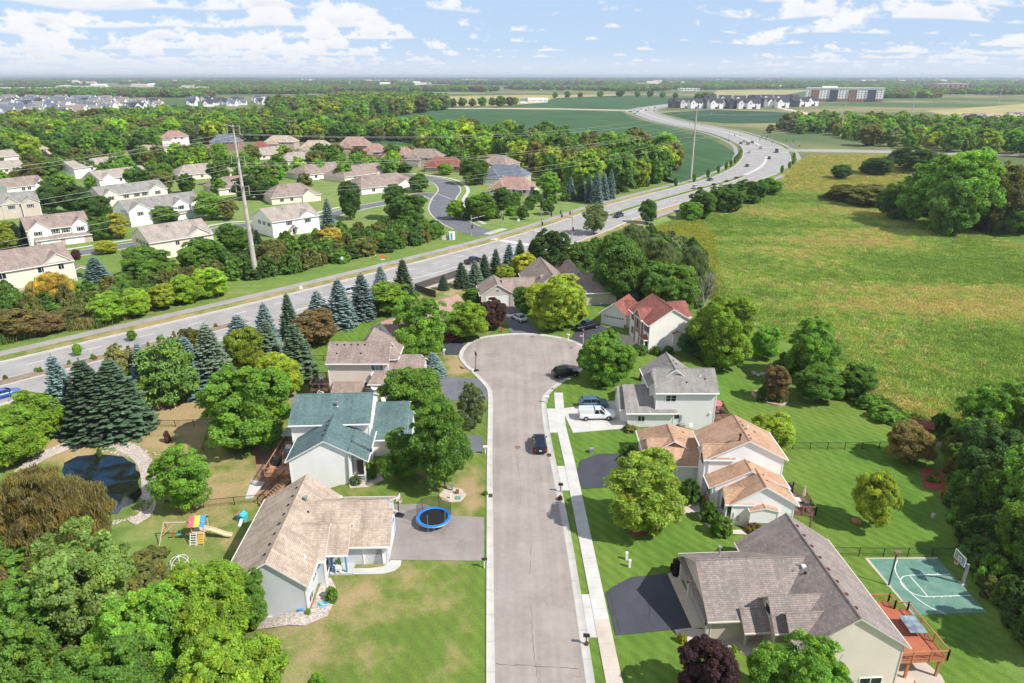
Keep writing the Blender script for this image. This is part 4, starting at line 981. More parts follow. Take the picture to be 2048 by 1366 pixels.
# --- tan-roofed house, left
h = House('grey_sided_house', 'single-storey house with a sandy tan roof and pale blue-grey siding beside the trampoline', 'house', (-24, 60), R(1.5))
TN, SGy = 'shingle_tan', 'side_grey'
mw, zm = h.wing(-28.9, -20.6, 54.0, 69.2, 3.1, 6.2, 'y', -24.0, SGy, TN, ze2=3.5, oe=.4)
gw_, zg = h.wing(-22.5, -14.1, 60.9, 69.4, 2.95, 5.5, 'x', 64.9, SGy, TN, og=.5); h.wing(-16.2, -13.6, 60.9, 66.6, 2.9, 5.0, 'x', 64.0, 'side_white', TN, og=.45, oe=.42)
en, zen = h.wing(-22.6, -17.6, 59.2, 63.2, 3.3, 5.0, 'x', 61.6, SGy, TN, walls=False, og=.25); e2, _ = h.wing(-22.4, -19.7, 58.0, 63.2, 3.4, 5.2, 'x', 61.2, SGy, TN, og=.2)
h.win('+x', -20.6, 57.1, 1.3, 1.3, 1.3, 1); h.win('+x', -20.6, 55.3, .2, 1.2, .9, 1); h.win('+x', -19.7, 59.0, .8, 1.0, 1.6, 0); h.door('+x', -19.7, 60.6, .25, 1.0, 2.1, 'blue')
h.garage('+x', -13.6, 63.6, 4.9, 2.2, 'door_white', False, trim='blue'); h.part('porch_slab', 'concrete', (-19.6, -17.2, 59.2, 61.0, -.2, .22)); h.part('porch_post', 'sky_blue', (-17.9, -17.72, 59.35, 59.53, .2, 3.0), (-19.3, -19.2, 59.35, 59.5, .2, 3.0))
for y in (55.4, 57.0, 58.7, 60.4, 62.1, 63.8, 65.5, 67.2): h.vents(mw, zm, [(-24.6, y)], 'dark_metal', .24)
h.vents(mw, zm, [(-22.5, 63.6), (-22.1, 65.2)], 'dark_metal', .22); h.pipes(mw, zm, [(-23.0, 65.0)], .6, .12, 'metal', True); h.pipes(mw, zm, [(-21.9, 64.3), (-21.3, 57.1)], .3, .08, 'white')
h.dish(-14.3, 66.3, 3.9, 2.2, .38, 'blue'); h.part('meter', 'sky_blue', (-21.6, -21.1, 53.85, 53.98, -.6, .3)); h.part('rim_trim', 'trim', (-28.95, -20.55, 53.93, 53.985, -.75, -.55), (-20.59, -20.53, 53.9, 57.8, -.3, -.05))
dk = deck('deck', 'small low timber deck with an amber railing behind the tan-roofed house', [(-32.4, 57.2), (-29.0, 57.2), (-29.0, 61.2), (-32.4, 61.2)], -.7, 'deck_tan', 'cedar', ((2, 3), (3, 0)), ((-32.2, 57.4), (-32.2, 61)), .9)

# --- white house with the teal roof, left
h = House('teal_roof_house', 'white two-storey house with a blue-green shingled roof and corner porch', 'house', (-24.2, 80), R(3))
TL, CR = 'shingle_teal', 'side_white'
ne, zne = h.wing(-29.0, -21.3, 77.0, 84.6, 3.9, 6.6, 'y', -24.3, CR, TL, ze2=4.87, oe=.42, og=.35)
n2, zn2 = h.wing(-21.35, -19.3, 79.2, 84.6, 3.7, 4.98, 'y', -21.3, CR, TL, oe=.42, og=.2)
h.wing(-21.35, -19.3, 77.0, 79.3, 3.7, 4.98, 'y', -21.3, CR, TL, oe=.42, og=.35, walls=False)
mw, zm = h.wing(-30.0, -19.5, 83.0, 91.4, 6.1, 8.3, 'x', 87.2, 'side_cream', TL, oe=.5)
gw_, zg = h.wing(-20.0, -14.9, 83.8, 95.0, 2.95, 5.2, 'x', 90.5, 'side_cream', TL, og=.4); h.wing(-16.0, -14.2, 84.6, 91.0, 2.9, 4.6, 'x', 88.6, CR, TL, og=.3)
h.part('porch_floor', 'concrete', (-21.3, -19.25, 77.05, 79.2, -.6, .15)); h.part('porch_post', 'trim', (-19.55, -19.35, 77.1, 77.3, .1, 3.5), (-21.25, -21.1, 77.1, 77.25, .1, 4.4))
for a, b in (((-21.2, 77.1), (-19.4, 77.1)), ((-19.4, 77.1), (-19.4, 79.2))): railing_seg(h.o, h.L(*a), h.L(*b), .15, .95, 'trim', .14)
h.door('-y', 79.2, -20.4, .2, .9, 2.05, 'deck_brown'); h.garage('+x', -14.2, 87.8, 4.9, 2.15)
for y in (78.6, 79.9, 81.2, 82.5): h.vents(ne, zne, [(-24.7, y)], 'dark_metal', .25)
h.pipes(mw, zm, [(-24.0, 85.2)], .6, .09, 'metal', True); h.dish(-19.2, 84.6, 5.8, -.4, .3); h.dish(-18.6, 91.0, 4.7, -.4, .45)
d4 = deck('deck', 'raised brown deck with black railing and stairs beside the teal-roofed house', [(-33.2, 79.0), (-29.3, 79.0), (-29.8, 88.6), (-33.2, 88.6)], .1, 'deck_tan', 'deck_tan', ((0, 3), (2, 3)), ((-32.9, 79.3), (-31.2, 79.3), (-32.9, 84), (-32.9, 88.3)), 1.0, 'black')
railing_seg(d4, (-33.2, 79.0), (-31.4, 79.0), .1, 1.0, 'deck_tan', bal='black'); stairs(d4, (-32.9, 75.4), (-29.9, 78.4), -2.2, .05, 1.1, 'deck_tan', 'black')

# --- brown-roofed house behind it
h = House('brown_roof_house', 'beige two-storey house with a taupe shingled roof and white dishes beside the dry verge', 'house', (-25, 106), R(0))
BR_, BE = 'shingle_brown', 'side_beige'
mw, zm = h.wing(-30.8, -20.8, 105.0, 111.2, 5.75, 8.0, 'x', None, BE, BR_); hw, zh = h.wing(-27.0, -19.7, 106.8, 113.4, 5.75, 8.6, 'y', -24.4, BE, BR_, hip=(2.5, 0))
gw_, zg = h.wing(-23.4, -15.8, 102.6, 113.0, 2.95, 5.6, 'x', 108.2, BE, BR_, hip=(2.0, 0)); h.wing(-17.5, -15.2, 104.4, 112.6, 2.9, 4.9, 'x', 108.6, BE, BR_)
h.win('-y', 105.0, -22.6, 4.0, 1.9, 1.1, 2, pane='glass_pale', bars=0); h.win('-y', 105.0, -24.4, .9, .9, 1.0, 1); h.win('-y', 102.6, -19.5, 1.0, .9, .9, 0)
for x in (-29.6, -28.4, -27.2, -26.1, -24.9): h.vents(mw, zm, [(x, 107.6)], 'dark_metal', .26)
h.vents(mw, zm, [(-29.4, 106.2), (-25.4, 106.2)], 'dark_metal', .22); h.vents(hw, zh, [(-25.6, 109.6)], 'dark_metal', .3); h.garage('+x', -15.2, 108.4, 4.9, 2.15)
h.dish(-23.2, 104.7, 2.9, -1.4, .5); h.dish(-22.7, 102.3, 1.7, -1.4, .55); h.wing(-29.8, -25.2, 102.3, 104.9, 1.0, 2.0, 'x', 104.8, BE, BR_, ze2=1.95, oe=.2)
d5 = deck('deck', 'raised dark deck with white stairs beside the beige brown-roofed house', [(-34.2, 104.8), (-31.0, 104.8), (-31.0, 109.6), (-34.2, 109.6)], .6, 'deck_brown', 'deck_brown', ((0, 1), (0, 3), (3, 2)), ((-34, 105), (-34, 109.3)), 1.0, 'black')
stairs(d5, (-34.3, 101.4), (-32.2, 104.4), -2.2, .5, 1.0, 'white', 'black')

# --- rust-roofed house, mostly behind trees
p0 = gp(800, 708)
h = House('rust_roof_house', 'pale house with a faded rust-brown roof behind the tall cottonwood', 'house', p0, R(47))
x0, y0 = p0; RU = 'shingle_rust'
mw, zm = h.wing(x0 + 6, x0 + 20, y0 + .5, y0 + 10, 3.5, 6.3, 'x', None, 'side_white', RU)
h.wing(x0, x0 + 8, y0 + 1.5, y0 + 9, 3.2, 5.3, 'x', None, 'side_lightgrey', RU); h.wing(x0 + 9, x0 + 15.5, y0 - 2.0, y0 + 2, 2.9, 4.5, 'x', 1.9 + y0, 'side_white', RU, ze2=4.4, walls=False)
h.part('porch_railing', 'door_red', (x0 + 9.3, x0 + 15.2, y0 - 2.1, y0 - 2.0, .3, 1.1)); h.part('porch_floor', 'deck_red', (x0 + 9, x0 + 15.4, y0 - 2.2, y0 + .4, 0, .3)); h.pipes(mw, zm, [(x0 + 13, y0 + 3.5)], .7, .08, 'white'); h.dish(x0 - .3, y0 + 6, 3.2, 2.6, .5); h.win('-y', y0 + .5, x0 + 12, 1.0, 1.6, 1.3, 1); h.win('-y', y0 + .5, x0 + 17.5, 1.0, 1.6, 1.3, 1)

# --- end house with the taupe roof
p0 = gp(968, 614)
h = House('end_house', 'taupe-roofed house with two white garage doors at the far end of the turning circle', 'house', p0, R(8))
x0, y0 = p0
ga, zga = h.wing(x0 - .5, x0 + 6.9, y0, y0 + 8, 3.1, 5.4, 'y', None, 'side_tan', BR_); gb, zgb = h.wing(x0 + 5, x0 + 12.5, y0 + .7, y0 + 8.5, 3.0, 5.5, 'x', None, 'side_tan', BR_)
mw, zm = h.wing(x0 + 11, x0 + 21, y0 - 1, y0 + 16, 3.6, 7.4, 'y', None, 'side_tan', BR_); rw, _ = h.wing(x0 + 14, x0 + 31, y0 - 2, y0 + 8, 3.3, 6.4, 'x', None, 'side_tan', BR_, hip=(0, 3.5)); h.wing(x0 + 20, x0 + 26, y0 + 3, y0 + 18, 3.6, 7.2, 'y', None, 'side_tan', BR_)
h.garage('-y', y0, x0 + 3.1, 4.9, 2.3, lites=False); h.garage('-y', y0 + .7, x0 + 9.3, 2.8, 2.3, lites=False); h.win('-y', y0, x0 + 3.2, 3.45, .8, .7, 0, pane='glass_pale'); h.part('brick_pier', 'brick_tan', (x0 + 6.1, x0 + 6.9, y0 - .12, y0 - .01, 0, 3.0))
# ------------------------------------------------------------------ plants: prototypes
def quads_mesh(name, C, A, B, tint, m, trunk=None):
    """C centres, A and B half axes of leaf-sized faces; optional trunk (MB) joined in with its own material"""
    V = np.stack([C - A - B, C + A - B, C + A + B, C - A + B], 1).reshape(-1, 3); n = len(C)
    Q = np.arange(4 * n).reshape(n, 4); tt = np.repeat(tint, 4, 0); mats = [M[m]]; nt_ = 0
    if trunk is not None:
        tv = np.array(trunk.v); tf = [f for f in trunk.f if len(f) == 4]; Q = np.concatenate([Q, np.array(tf) + len(V)]); V = np.concatenate([V, tv])
        tt = np.concatenate([tt, np.full((len(tv), 4), .5)]); nt_ = len(tf); mats.append(M['bark'])
    me = fast_mesh(name, V, Q, mats); a = me.attributes.new('tint', 'FLOAT_COLOR', 'POINT'); a.data.foreach_set('color', tt.astype(np.float32).ravel())
    if nt_: me.polygons.foreach_set('material_index', np.r_[np.zeros(n, np.int32), np.ones(nt_, np.int32)])
    return me
def unit(v): return v / (np.linalg.norm(v, axis=-1, keepdims=True) + 1e-9)
def sphere(g, n): return unit(g.normal(size=(n, 3)))
ENV = {'round': lambda s: np.sqrt(np.clip(1 - (2 * s - 1) ** 2, 0, 1)) ** .75, 'egg': lambda s: np.clip(np.sin(np.pi * s ** .75), 0, 1) ** .65,
       'oval': lambda s: np.clip(np.sin(np.pi * np.clip(s * .94 + .05, 0, 1)), 0, 1) ** .55, 'spread': lambda s: np.clip(np.sin(np.pi * (.12 + .88 * s ** 1.25)), 0, 1) ** .6,
       'cone': lambda s: np.clip(1 - s, 0, 1) ** .8, 'dome': lambda s: np.sqrt(np.clip(1 - (s * .97) ** 2, 0, 1))}
def crown_pts(seed, env, H0, R0, z0, ncl, nlf, leaf, lob=.16, cs=(.15, .27), inner=.25, hang=0.0, warm=.0):
    g = np.random.default_rng(seed); k = ncl * 3
    zc = z0 + .5 * (H0 - z0); hh = (H0 - z0) / 2; nl = 11
    ls = (np.arange(nl) + g.uniform(.1, .9, nl)) / nl; la = np.arange(nl) * 2.4 + g.uniform(-.5, .5, nl); wl = ENV[env](ls); off = R0 * wl * g.uniform(.42, .66, nl) * (1 + lob * g.normal(0, .5, nl)); lr = R0 * (.30 + .24 * wl) * g.uniform(.8, 1.2, nl)
    lc = np.c_[off * np.cos(la), off * np.sin(la), z0 + ls * (H0 - z0) * .92 + .04 * H0]; lc = np.concatenate([lc, [[0, 0, zc]]]); lr = np.r_[lr, R0 * .55]
    li = g.choice(len(lr), k * 2, p=lr ** 2 / (lr ** 2).sum()); dd = unit(g.normal(size=(k * 2, 3)) + np.array([0, 0, .25])); rf = np.where(g.uniform(size=k * 2) < inner, g.uniform(.35, .8, k * 2), g.uniform(.85, 1.05, k * 2))
    cen = lc[li] + dd * (lr[li] * rf)[:, None] * np.array([1, 1, .9]); dm = np.min(np.where(np.arange(len(lr))[None] == li[:, None], 9, np.linalg.norm(cen[:, None] - lc[None], axis=2) / lr[None]), 1)
    ok = (dm > .72) & (cen[:, 2] > z0 * .7); cen = cen[ok][:ncl]; s = np.clip((cen[:, 2] - z0) / (H0 - z0), 0, 1); w_ = ENV[env](s); a = np.arctan2(cen[:, 1], cen[:, 0])
    cr = R0 * g.uniform(cs[0], cs[1], len(s)) * (.75 + .35 * w_)
    core = np.array([0, 0, z0 + .42 * (H0 - z0)]); out = unit(cen - core)
    d = sphere(g, len(s) * nlf).reshape(len(s), nlf, 3); d = unit(d + out[:, None] * .55 + np.array([0, 0, .38]))
    pos = cen[:, None] + d * (cr[:, None] * g.uniform(.55, 1.05, (len(s), nlf)))[..., None] * np.array([1, 1, .82])
    tone = np.clip(.5 + g.normal(0, .17, (len(s), 1)) + g.normal(0, .15, (len(s), nlf)), 0, 1)
    wm = np.clip(g.uniform(size=(len(s), 1)) ** 3 * .9 + warm * (g.uniform(size=(len(s), 1)) < .3) + g.normal(0, .08, (len(s), nlf)), 0, 1)
    return g, cen, cr, pos.reshape(-1, 3), d.reshape(-1, 3), tone.ravel(), wm.ravel(), core
def crown_mesh(name, seed, env='round', H0=9.0, R0=3.6, z0=1.6, ncl=330, nlf=150, leaf=.074, trunk=None, m='leaf', stretch=1.5, hang=0.0, **kw):
    g, cen, cr, pos, d, tone, wm, core = crown_pts(seed, env, H0, R0, z0, ncl, nlf, leaf, **kw); n = len(pos)
    nrm = unit(d * .7 + sphere(g, n) * .75 + np.array([0, 0, .25])); t_ = sphere(g, n)
    if hang: t_ = unit(t_ * (1 - hang) + np.array([0, 0, -1.0]) * hang * 1.6)
    A = unit(np.cross(nrm, t_)); B = np.cross(nrm, A)
    if hang: B = unit(t_ + 1e-3); A = unit(np.cross(B, sphere(g, n)))
    sz = leaf * g.uniform(.65, 1.35, (n, 1))
    return quads_mesh(name, pos, A * sz, B * sz * stretch, np.c_[tone, wm, g.uniform(size=n), np.ones(n)], m, trunk)
def limbs(seed, H0, R0, z0, r=.17, n=7, side=5, env='round'):
    g = random.Random(seed); b = MB(); top = z0 + (H0 - z0) * .62; p = Vector((0, 0, -.4)); pr = r * 1.25
    for k in range(1, 5):
        q = Vector((g.uniform(-.12, .12) * k, g.uniform(-.12, .12) * k, top * k / 4)); rr = r * (1 - .18 * k); b.tube(p, q, pr, side, rr, cap=False); p, pr = q, rr
    for k in range(n):
        a = 2 * math.pi * k / n + g.uniform(-.4, .4); s0 = Vector((0, 0, z0 * .75 + (top - z0 * .75) * (k + .5) / n)); e = Vector((math.cos(a) * R0 * g.uniform(.55, .8), math.sin(a) * R0 * g.uniform(.55, .8), s0.z + (H0 - z0) * g.uniform(.18, .36)))
        mdl = s0.lerp(e, .5) + Vector((0, 0, -.12)); b.tube(s0, mdl, r * .5, side, r * .34, cap=False); b.tube(mdl, e, r * .34, side, r * .1, cap=False)
        for _ in range(2): f = e + Vector((g.uniform(-1, 1), g.uniform(-1, 1), g.uniform(.2, 1))) * R0 * .25; b.tube(mdl.lerp(e, .5), f, r * .2, 4, r * .06, cap=False)
    return b
def spruce_pts(seed, H0=10.0, R0=2.4, nw=30, nb=10, nq=12, z0=.35):
    g = np.random.default_rng(seed); C, D, N_, tone, wm = [], [], [], [], []
    for i in range(nw):
        s = (i + g.uniform(-.3, .3)) / nw; s = min(max(s, 0), .985); L = R0 * (1 - s) ** .74 * g.uniform(.86, 1.08) + .12; z = z0 + s * (H0 - z0); k = max(4, int(nb * (1 - s * .55)))
        for j in range(k):
            a = 2 * math.pi * (j + g.uniform(-.3, .3)) / k + i * 2.4; Lb = L * g.uniform(.80, 1.08); o = np.array([math.cos(a), math.sin(a), 0]); sd = np.array([-o[1], o[0], 0]); up = .28 * s - .22; tb = np.clip(.5 + g.normal(0, .2), 0, 1)
            m_ = max(4, int(nq * (.35 + Lb / R0 * .8)))
            for q in range(m_):
                f = .16 + .84 * (q + g.uniform(0, 1)) / m_; dr = up * f * Lb - .16 * Lb * math.sin(f * 2.2) + .10 * Lb * f ** 3; base = o * (f * Lb) + np.array([0, 0, z + dr])
                sg = 1 if q % 2 else -1; wl = .42 * Lb * (1.05 - f) * .8 + .16
                dirv_ = unit(o * .75 + sd * sg * g.uniform(.3, .9) + np.array([0, 0, g.uniform(-.35, .10)]))
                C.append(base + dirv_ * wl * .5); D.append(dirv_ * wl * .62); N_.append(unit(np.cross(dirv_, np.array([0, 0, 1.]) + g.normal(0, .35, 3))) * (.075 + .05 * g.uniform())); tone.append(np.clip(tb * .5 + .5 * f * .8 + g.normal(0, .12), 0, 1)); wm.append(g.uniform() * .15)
    C.append(np.array([0, 0, H0])); D.append(np.array([0, 0, .35])); N_.append(np.array([.07, 0, 0])); tone.append(.6); wm.append(0)
    return np.array(C), np.array(D), np.array(N_), np.c_[tone, wm, tone, np.ones(len(tone))]
def spruce_mesh(name, seed, trunk=None, **kw):
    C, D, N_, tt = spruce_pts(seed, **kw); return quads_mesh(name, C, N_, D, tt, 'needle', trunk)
def straight_trunk(H0, r, n=5):
    b = MB(); b.tube((0, 0, -.4), (0, 0, H0 * .5), r, n, r * .6, cap=False); b.tube((0, 0, H0 * .5), (0, 0, H0 * .97), r * .6, n, r * .1, cap=False); return b
def bare_mesh(name, seed, H0=12.0, R0=4.5, depth=5):
    g = random.Random(seed); b = MB()
    def grow(p, d, L, r, k):
        q = p + d * L; b.tube(p, q, r, 3 if k < 3 else 5, r * .62, cap=False)
        if k == 0: return
        for _ in range(3 if k > 1 else 4):
            e = (d + Vector((g.uniform(-1, 1), g.uniform(-1, 1), g.uniform(-.35, .75))) * .62).normalized(); grow(p.lerp(q, g.uniform(.55, 1)), e, L * g.uniform(.58, .82), r * .6, k - 1)
    grow(Vector((0, 0, -.3)), Vector((0, 0, 1)), H0 * .27, .24, depth)
    return b.mesh(name, M['bark_pale'])
PROTO = {}
def extent(me):
    v = np.empty(len(me.vertices) * 3, np.float32); me.vertices.foreach_get('co', v); v = v.reshape(-1, 3); return float(np.percentile(v[:, 2], 99.8)), float(np.percentile(np.hypot(v[:, 0], v[:, 1]), 97.5))
def proto(kind, H0, R0, crown, trunk): H0, R0 = extent(crown); PROTO.setdefault(kind, []).append((H0, R0, crown, trunk))
for i, (env, H0, R0, z0, kw) in enumerate((('round', 9, 3.6, 1.5, {}), ('egg', 9, 3.4, 1.4, dict(lob=.22)), ('round', 8.5, 3.8, 1.3, dict(lob=.2, ncl=360)), ('oval', 10, 3.3, 1.4, dict(lob=.18)))):
    proto('maple', H0, R0, crown_mesh('maple_crown', 100 + i, env, H0, R0, z0, **kw), limbs(i, H0, R0, z0).mesh('maple_trunk', M['bark']))
for i, (env, H0, R0, z0) in enumerate((('egg', 12, 4.2, 2.0), ('spread', 11, 4.6, 2.0), ('egg', 11, 4.4, 1.8))):
    proto('airy', H0, R0, crown_mesh('airy_crown', 120 + i, env, H0, R0, z0, ncl=290, nlf=140, leaf=.076, lob=.6, cs=(.10, .22), inner=.35), limbs(20 + i, H0, R0, z0, .2, 9).mesh('airy_trunk', M['bark']))
for i in range(2):
    proto('big', 11, 5.0, crown_mesh('big_crown', 140 + i, 'round', 11, 5.0, 1.2, ncl=480, nlf=150, leaf=.078, lob=.4, cs=(.10, .2)), limbs(30 + i, 11, 5.0, 1.4, .26, 10).mesh('big_trunk', M['bark']))
for i in range(3):
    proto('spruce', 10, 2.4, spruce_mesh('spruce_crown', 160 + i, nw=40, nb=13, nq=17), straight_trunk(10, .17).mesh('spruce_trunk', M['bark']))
proto('pine', 9, 3.4, crown_mesh('pine_crown', 170, 'egg', 9, 3.4, .4, ncl=300, nlf=60, leaf=.085, m='needle', stretch=3.2, lob=.25, cs=(.14, .24)), limbs(41, 9, 3.4, 1.0).mesh('pine_trunk', M['bark']))
for i in range(2):
    proto('willow', 10, 4.6, crown_mesh('willow_crown', 180 + i, 'dome', 10, 4.6, .8, ncl=380, nlf=110, leaf=.034, stretch=8.5, hang=.55, lob=.45, cs=(.14, .26)), limbs(50 + i, 10, 4.6, 2.0, .26, 9).mesh('willow_trunk', M['bark']))
for i in range(3):
    proto('shrub', 1.5, 1.0, crown_mesh('shrub_crown', 190 + i, 'dome', 1.5, 1.0, .02, ncl=90, nlf=40, leaf=.065, lob=.2, cs=(.18, .32)), straight_trunk(1.0, .05, 4).mesh('shrub_stem', M['bark']))
for i in range(2): proto('bare', 12, 4.5, bare_mesh('bare_limbs', 200 + i), None)
# lighter copies for the middle distance: crown and trunk in one mesh
MID = {'decid': [], 'conif': [], 'bare': [], 'willow': []}
for i, env in enumerate(('round', 'egg', 'oval', 'spread', 'egg', 'round')):
    MID['decid'].append((10.0, 4.0, crown_mesh('tree_form', 300 + i, env, 10, 4.0, 1.2, ncl=140, nlf=26, leaf=.30, lob=.3, cs=(.16, .29), trunk=limbs(60 + i, 10, 4, 1.6, .2, 4, 4))))
for i in range(2): MID['conif'].append((10.0, 2.4, spruce_mesh('spruce_form', 320 + i, nw=22, nb=8, nq=8, trunk=straight_trunk(10, .2, 4))))
MID['willow'].append((10.0, 4.6, crown_mesh('willow_form', 330, 'dome', 10, 4.6, .6, ncl=140, nlf=26, leaf=.12, stretch=5, hang=.7, lob=.3, trunk=limbs(70, 10, 4.6, 2, .25, 4, 4))))
for i in range(2): MID['bare'].append((12.0, 4.5, bare_mesh('bare_form', 340 + i, depth=4)))
FAR = [(10.0, 4.4, crown_mesh('far_form', 360 + i, env, 10, 4.4, .3, ncl=46, nlf=9, leaf=.75, lob=.3, cs=(.2, .36), stretch=1.1)) for i, env in enumerate(('round', 'egg', 'spread'))]

CO = dict(green=(.160, .295, .056), mid=(.200, .370, .060), lime=(.290, .450, .060), yellow=(.45, .47, .06), ygreen=(.345, .430, .060), dark=(.098, .180, .052), deep=(.130, .245, .054), olive=(.205, .220, .072),
          brown=(.285, .245, .10), rusty=(.240, .185, .095), purple=(.090, .048, .060), maroon=(.155, .080, .070), bluesp=(.235, .335, .335), steel=(.170, .250, .245), greensp=(.105, .165, .095), greysp=(.165, .225, .155), grey=(.22, .19, .18), sage=(.205, .270, .130), gold=(.46, .39, .09))
cnt = {}
def pick(lst, key): cnt[key] = cnt.get(key, 0) + 1; return lst[cnt[key] % len(lst)]
def plant(kind, x, y, h_, r_, color, label, cat='tree', group=None, name=None, rz=None):
    H0, R0, cm, tm = pick(PROTO[kind], kind); z = Tz(x, y)
    o = empty(name or {'spruce': 'spruce_tree', 'pine': 'pine_tree', 'willow': 'willow_tree', 'shrub': 'shrub', 'bare': 'bare_tree'}.get(kind, 'tree'), (x, y, z - .03), random.uniform(0, 6.28) if rz is None else rz)
    o.scale = (r_ / R0, r_ / R0 * random.uniform(.93, 1.07), h_ / H0); o.rotation_euler.x = random.gauss(0, .025); o.rotation_euler.y = random.gauss(0, .025)
    c = link('crown', cm, o); j = random.uniform(.84, 1.14); cc = CO[color] if isinstance(color, str) else color; c.color = (cc[0] * j * random.uniform(.95, 1.05), cc[1] * j, cc[2] * j, 1)
    if tm is not None: link('trunk' if kind != 'shrub' else 'stem', tm, o)
    return tag(o, label, cat, group)
def tree(kind, u, vb, vt, wpx, color, label, group=None, k=.93, cat='tree', name=None):
    x, y = gp(u, vb); z = Tz(x, y); hh = max(.6, (height_at(x, y, vt) - z) * k); r_ = wpx / 2 * depth_of(x, y, z + hh * .5) / FPX 
    if kind == 'spruce': r_ *= random.uniform(.98, 1.26); hh *= random.uniform(.95, 1.04)
    if kind != 'spruce' and vb > 1080: hh *= .88; r_ *= .86
    # the surveyed foot is the near rim of the crown for low crowns: set the stem back under it
    if kind not in ('spruce', 'shrub'): y += r_ * .25
    return plant(kind, x, y, hh, r_, color, label, cat, group, name)
def small(form, x, y, h_, r_, color, name, label, cat='tree', group=None):
    H0, R0, me = form; o = link(name, me); o.location = (x, y, Tz(x, y) - .05); o.rotation_euler = (0, 0, random.uniform(0, 6.28)); o.scale = (r_ / R0, r_ / R0, h_ / H0)
    j = random.uniform(.85, 1.15); o.color = (color[0] * j * random.uniform(.9, 1.1), color[1] * j, color[2] * j, 1); return tag(o, label, cat, group)

# ------------------------------------------------------------------ scatter for what nobody could count
def scatter(name, label, cat, pts, scl, protos, zrot=True, parent_kind='stuff'):
    """protos: [(mesh, colour)]; one object, instances placed by geometry nodes"""
    cl = bpy.data.collections.new(name + '_forms')
    forms = []; keys = []
    for me, c in protos:
        if me not in keys:
            keys.append(me); m2 = me.copy(); forms.append(m2)
            if m2.materials and m2.materials[0] in (M['leaf'], M['needle']): m2.materials[0] = M['leaf_scattered']
            o = bpy.data.objects.new('%s_form_%02d' % (name, len(keys)), m2); cl.objects.link(o)
    choice = rng.integers(0, len(protos), len(pts)); pid = np.array([keys.index(protos[i][0]) for i in choice]); pcol = np.array([(*protos[i][1], 1) for i in choice], float)
    pcol[:, :3] *= rng.uniform(.85, 1.15, (len(pts), 1))
    pts = np.asarray(pts, np.float32); n = len(pts); me = bpy.data.meshes.new(name); me.vertices.add(n); me.vertices.foreach_set('co', pts.ravel())
    a = me.attributes.new('pid', 'INT', 'POINT'); a.data.foreach_set('value', pid.astype(np.int32))
    a = me.attributes.new('col', 'FLOAT_COLOR', 'POINT'); a.data.foreach_set('color', pcol.astype(np.float32).ravel())
    a = me.attributes.new('sc', 'FLOAT_VECTOR', 'POINT'); a.data.foreach_set('vector', np.asarray(scl, np.float32).ravel())
    a = me.attributes.new('rt', 'FLOAT_VECTOR', 'POINT'); a.data.foreach_set('vector', np.c_[np.zeros((n, 2)), rng.uniform(0, 6.28, n)].astype(np.float32).ravel())
    for m in forms[0].materials: me.materials.append(m)
    ng = bpy.data.node_groups.new(name, 'GeometryNodeTree'); ng.interface.new_socket('Geometry', in_out='INPUT', socket_type='NodeSocketGeometry'); ng.interface.new_socket('Geometry', in_out='OUTPUT', socket_type='NodeSocketGeometry')
    N = ng.nodes; gi, go = N.new('NodeGroupInput'), N.new('NodeGroupOutput'); ip = N.new('GeometryNodeInstanceOnPoints'); ci = N.new('GeometryNodeCollectionInfo')
    ci.inputs[0].default_value = cl; ci.inputs[1].default_value = True; ci.inputs[2].default_value = True; ip.inputs['Pick Instance'].default_value = True
    def na(nm, ty): q = N.new('GeometryNodeInputNamedAttribute'); q.data_type = ty; q.inputs[0].default_value = nm; return q.outputs[0]
    e2r = N.new('FunctionNodeEulerToRotation'); l = ng.links.new
    l(gi.outputs[0], ip.inputs['Points']); l(ci.outputs[0], ip.inputs['Instance']); l(na('pid', 'INT'), ip.inputs['Instance Index']); l(na('sc', 'FLOAT_VECTOR'), ip.inputs['Scale']); l(na('rt', 'FLOAT_VECTOR'), e2r.inputs[0]); l(e2r.outputs[0], ip.inputs['Rotation']); l(ip.outputs[0], go.inputs[0])
    o = link(name, me); md = o.modifiers.new('scatter', 'NODES'); md.node_group = ng
    return tag(o, label, cat, None, 'stuff')
def sample_poly(poly, n, seed=0):
    g = np.random.default_rng(seed); p = np.array(poly); lo, hi = p.min(0), p.max(0); out = []
    while sum(map(len, out)) < n:
        q = g.uniform(lo, hi, (n * 3, 2)); out.append(q[in_poly(q[:, 0], q[:, 1], poly)])
    return np.concatenate(out)[:n]
def spaced(poly, d, seed=0, tries=9):
    p = np.array(poly); lo, hi = p.min(0), p.max(0); n = int((hi - lo).prod() / d / d * tries); g = np.random.default_rng(seed); q = g.uniform(lo, hi, (n, 2)); q = q[in_poly(q[:, 0], q[:, 1], poly)]
    grid = {}; out = []
    for x, y in q:
        i, j = int(x // d), int(y // d)
        if all((x - a) ** 2 + (y - b) ** 2 > d * d for ii in (i - 1, i, i + 1) for jj in (j - 1, j, j + 1) for a, b in grid.get((ii, jj), ())): grid.setdefault((i, j), []).append((x, y)); out.append((x, y))
    return np.array(out)
def tuft_mesh(name, seed, n=46, hgt_=1.0, spread=.75, wd=.028, lean=.5):
    g = np.random.default_rng(seed); base = np.c_[g.normal(0, spread * .5, (n, 2)), np.zeros(n)]; h_ = hgt_ * g.uniform(.55, 1.1, n); ln = g.normal(0, lean * .5, (n, 2)) + np.array([.15, .1]); tip = base + np.c_[ln * h_[:, None], h_]
    C = (base + tip) / 2; D = (tip - base) / 2; A = unit(np.cross(D, sphere(g, n))) * wd; t_ = np.clip(.5 + g.normal(0, .2, n), 0, 1)
    return quads_mesh(name, C, A, D, np.c_[t_, g.uniform(size=n) ** 2, t_, np.ones(n)], 'blade')
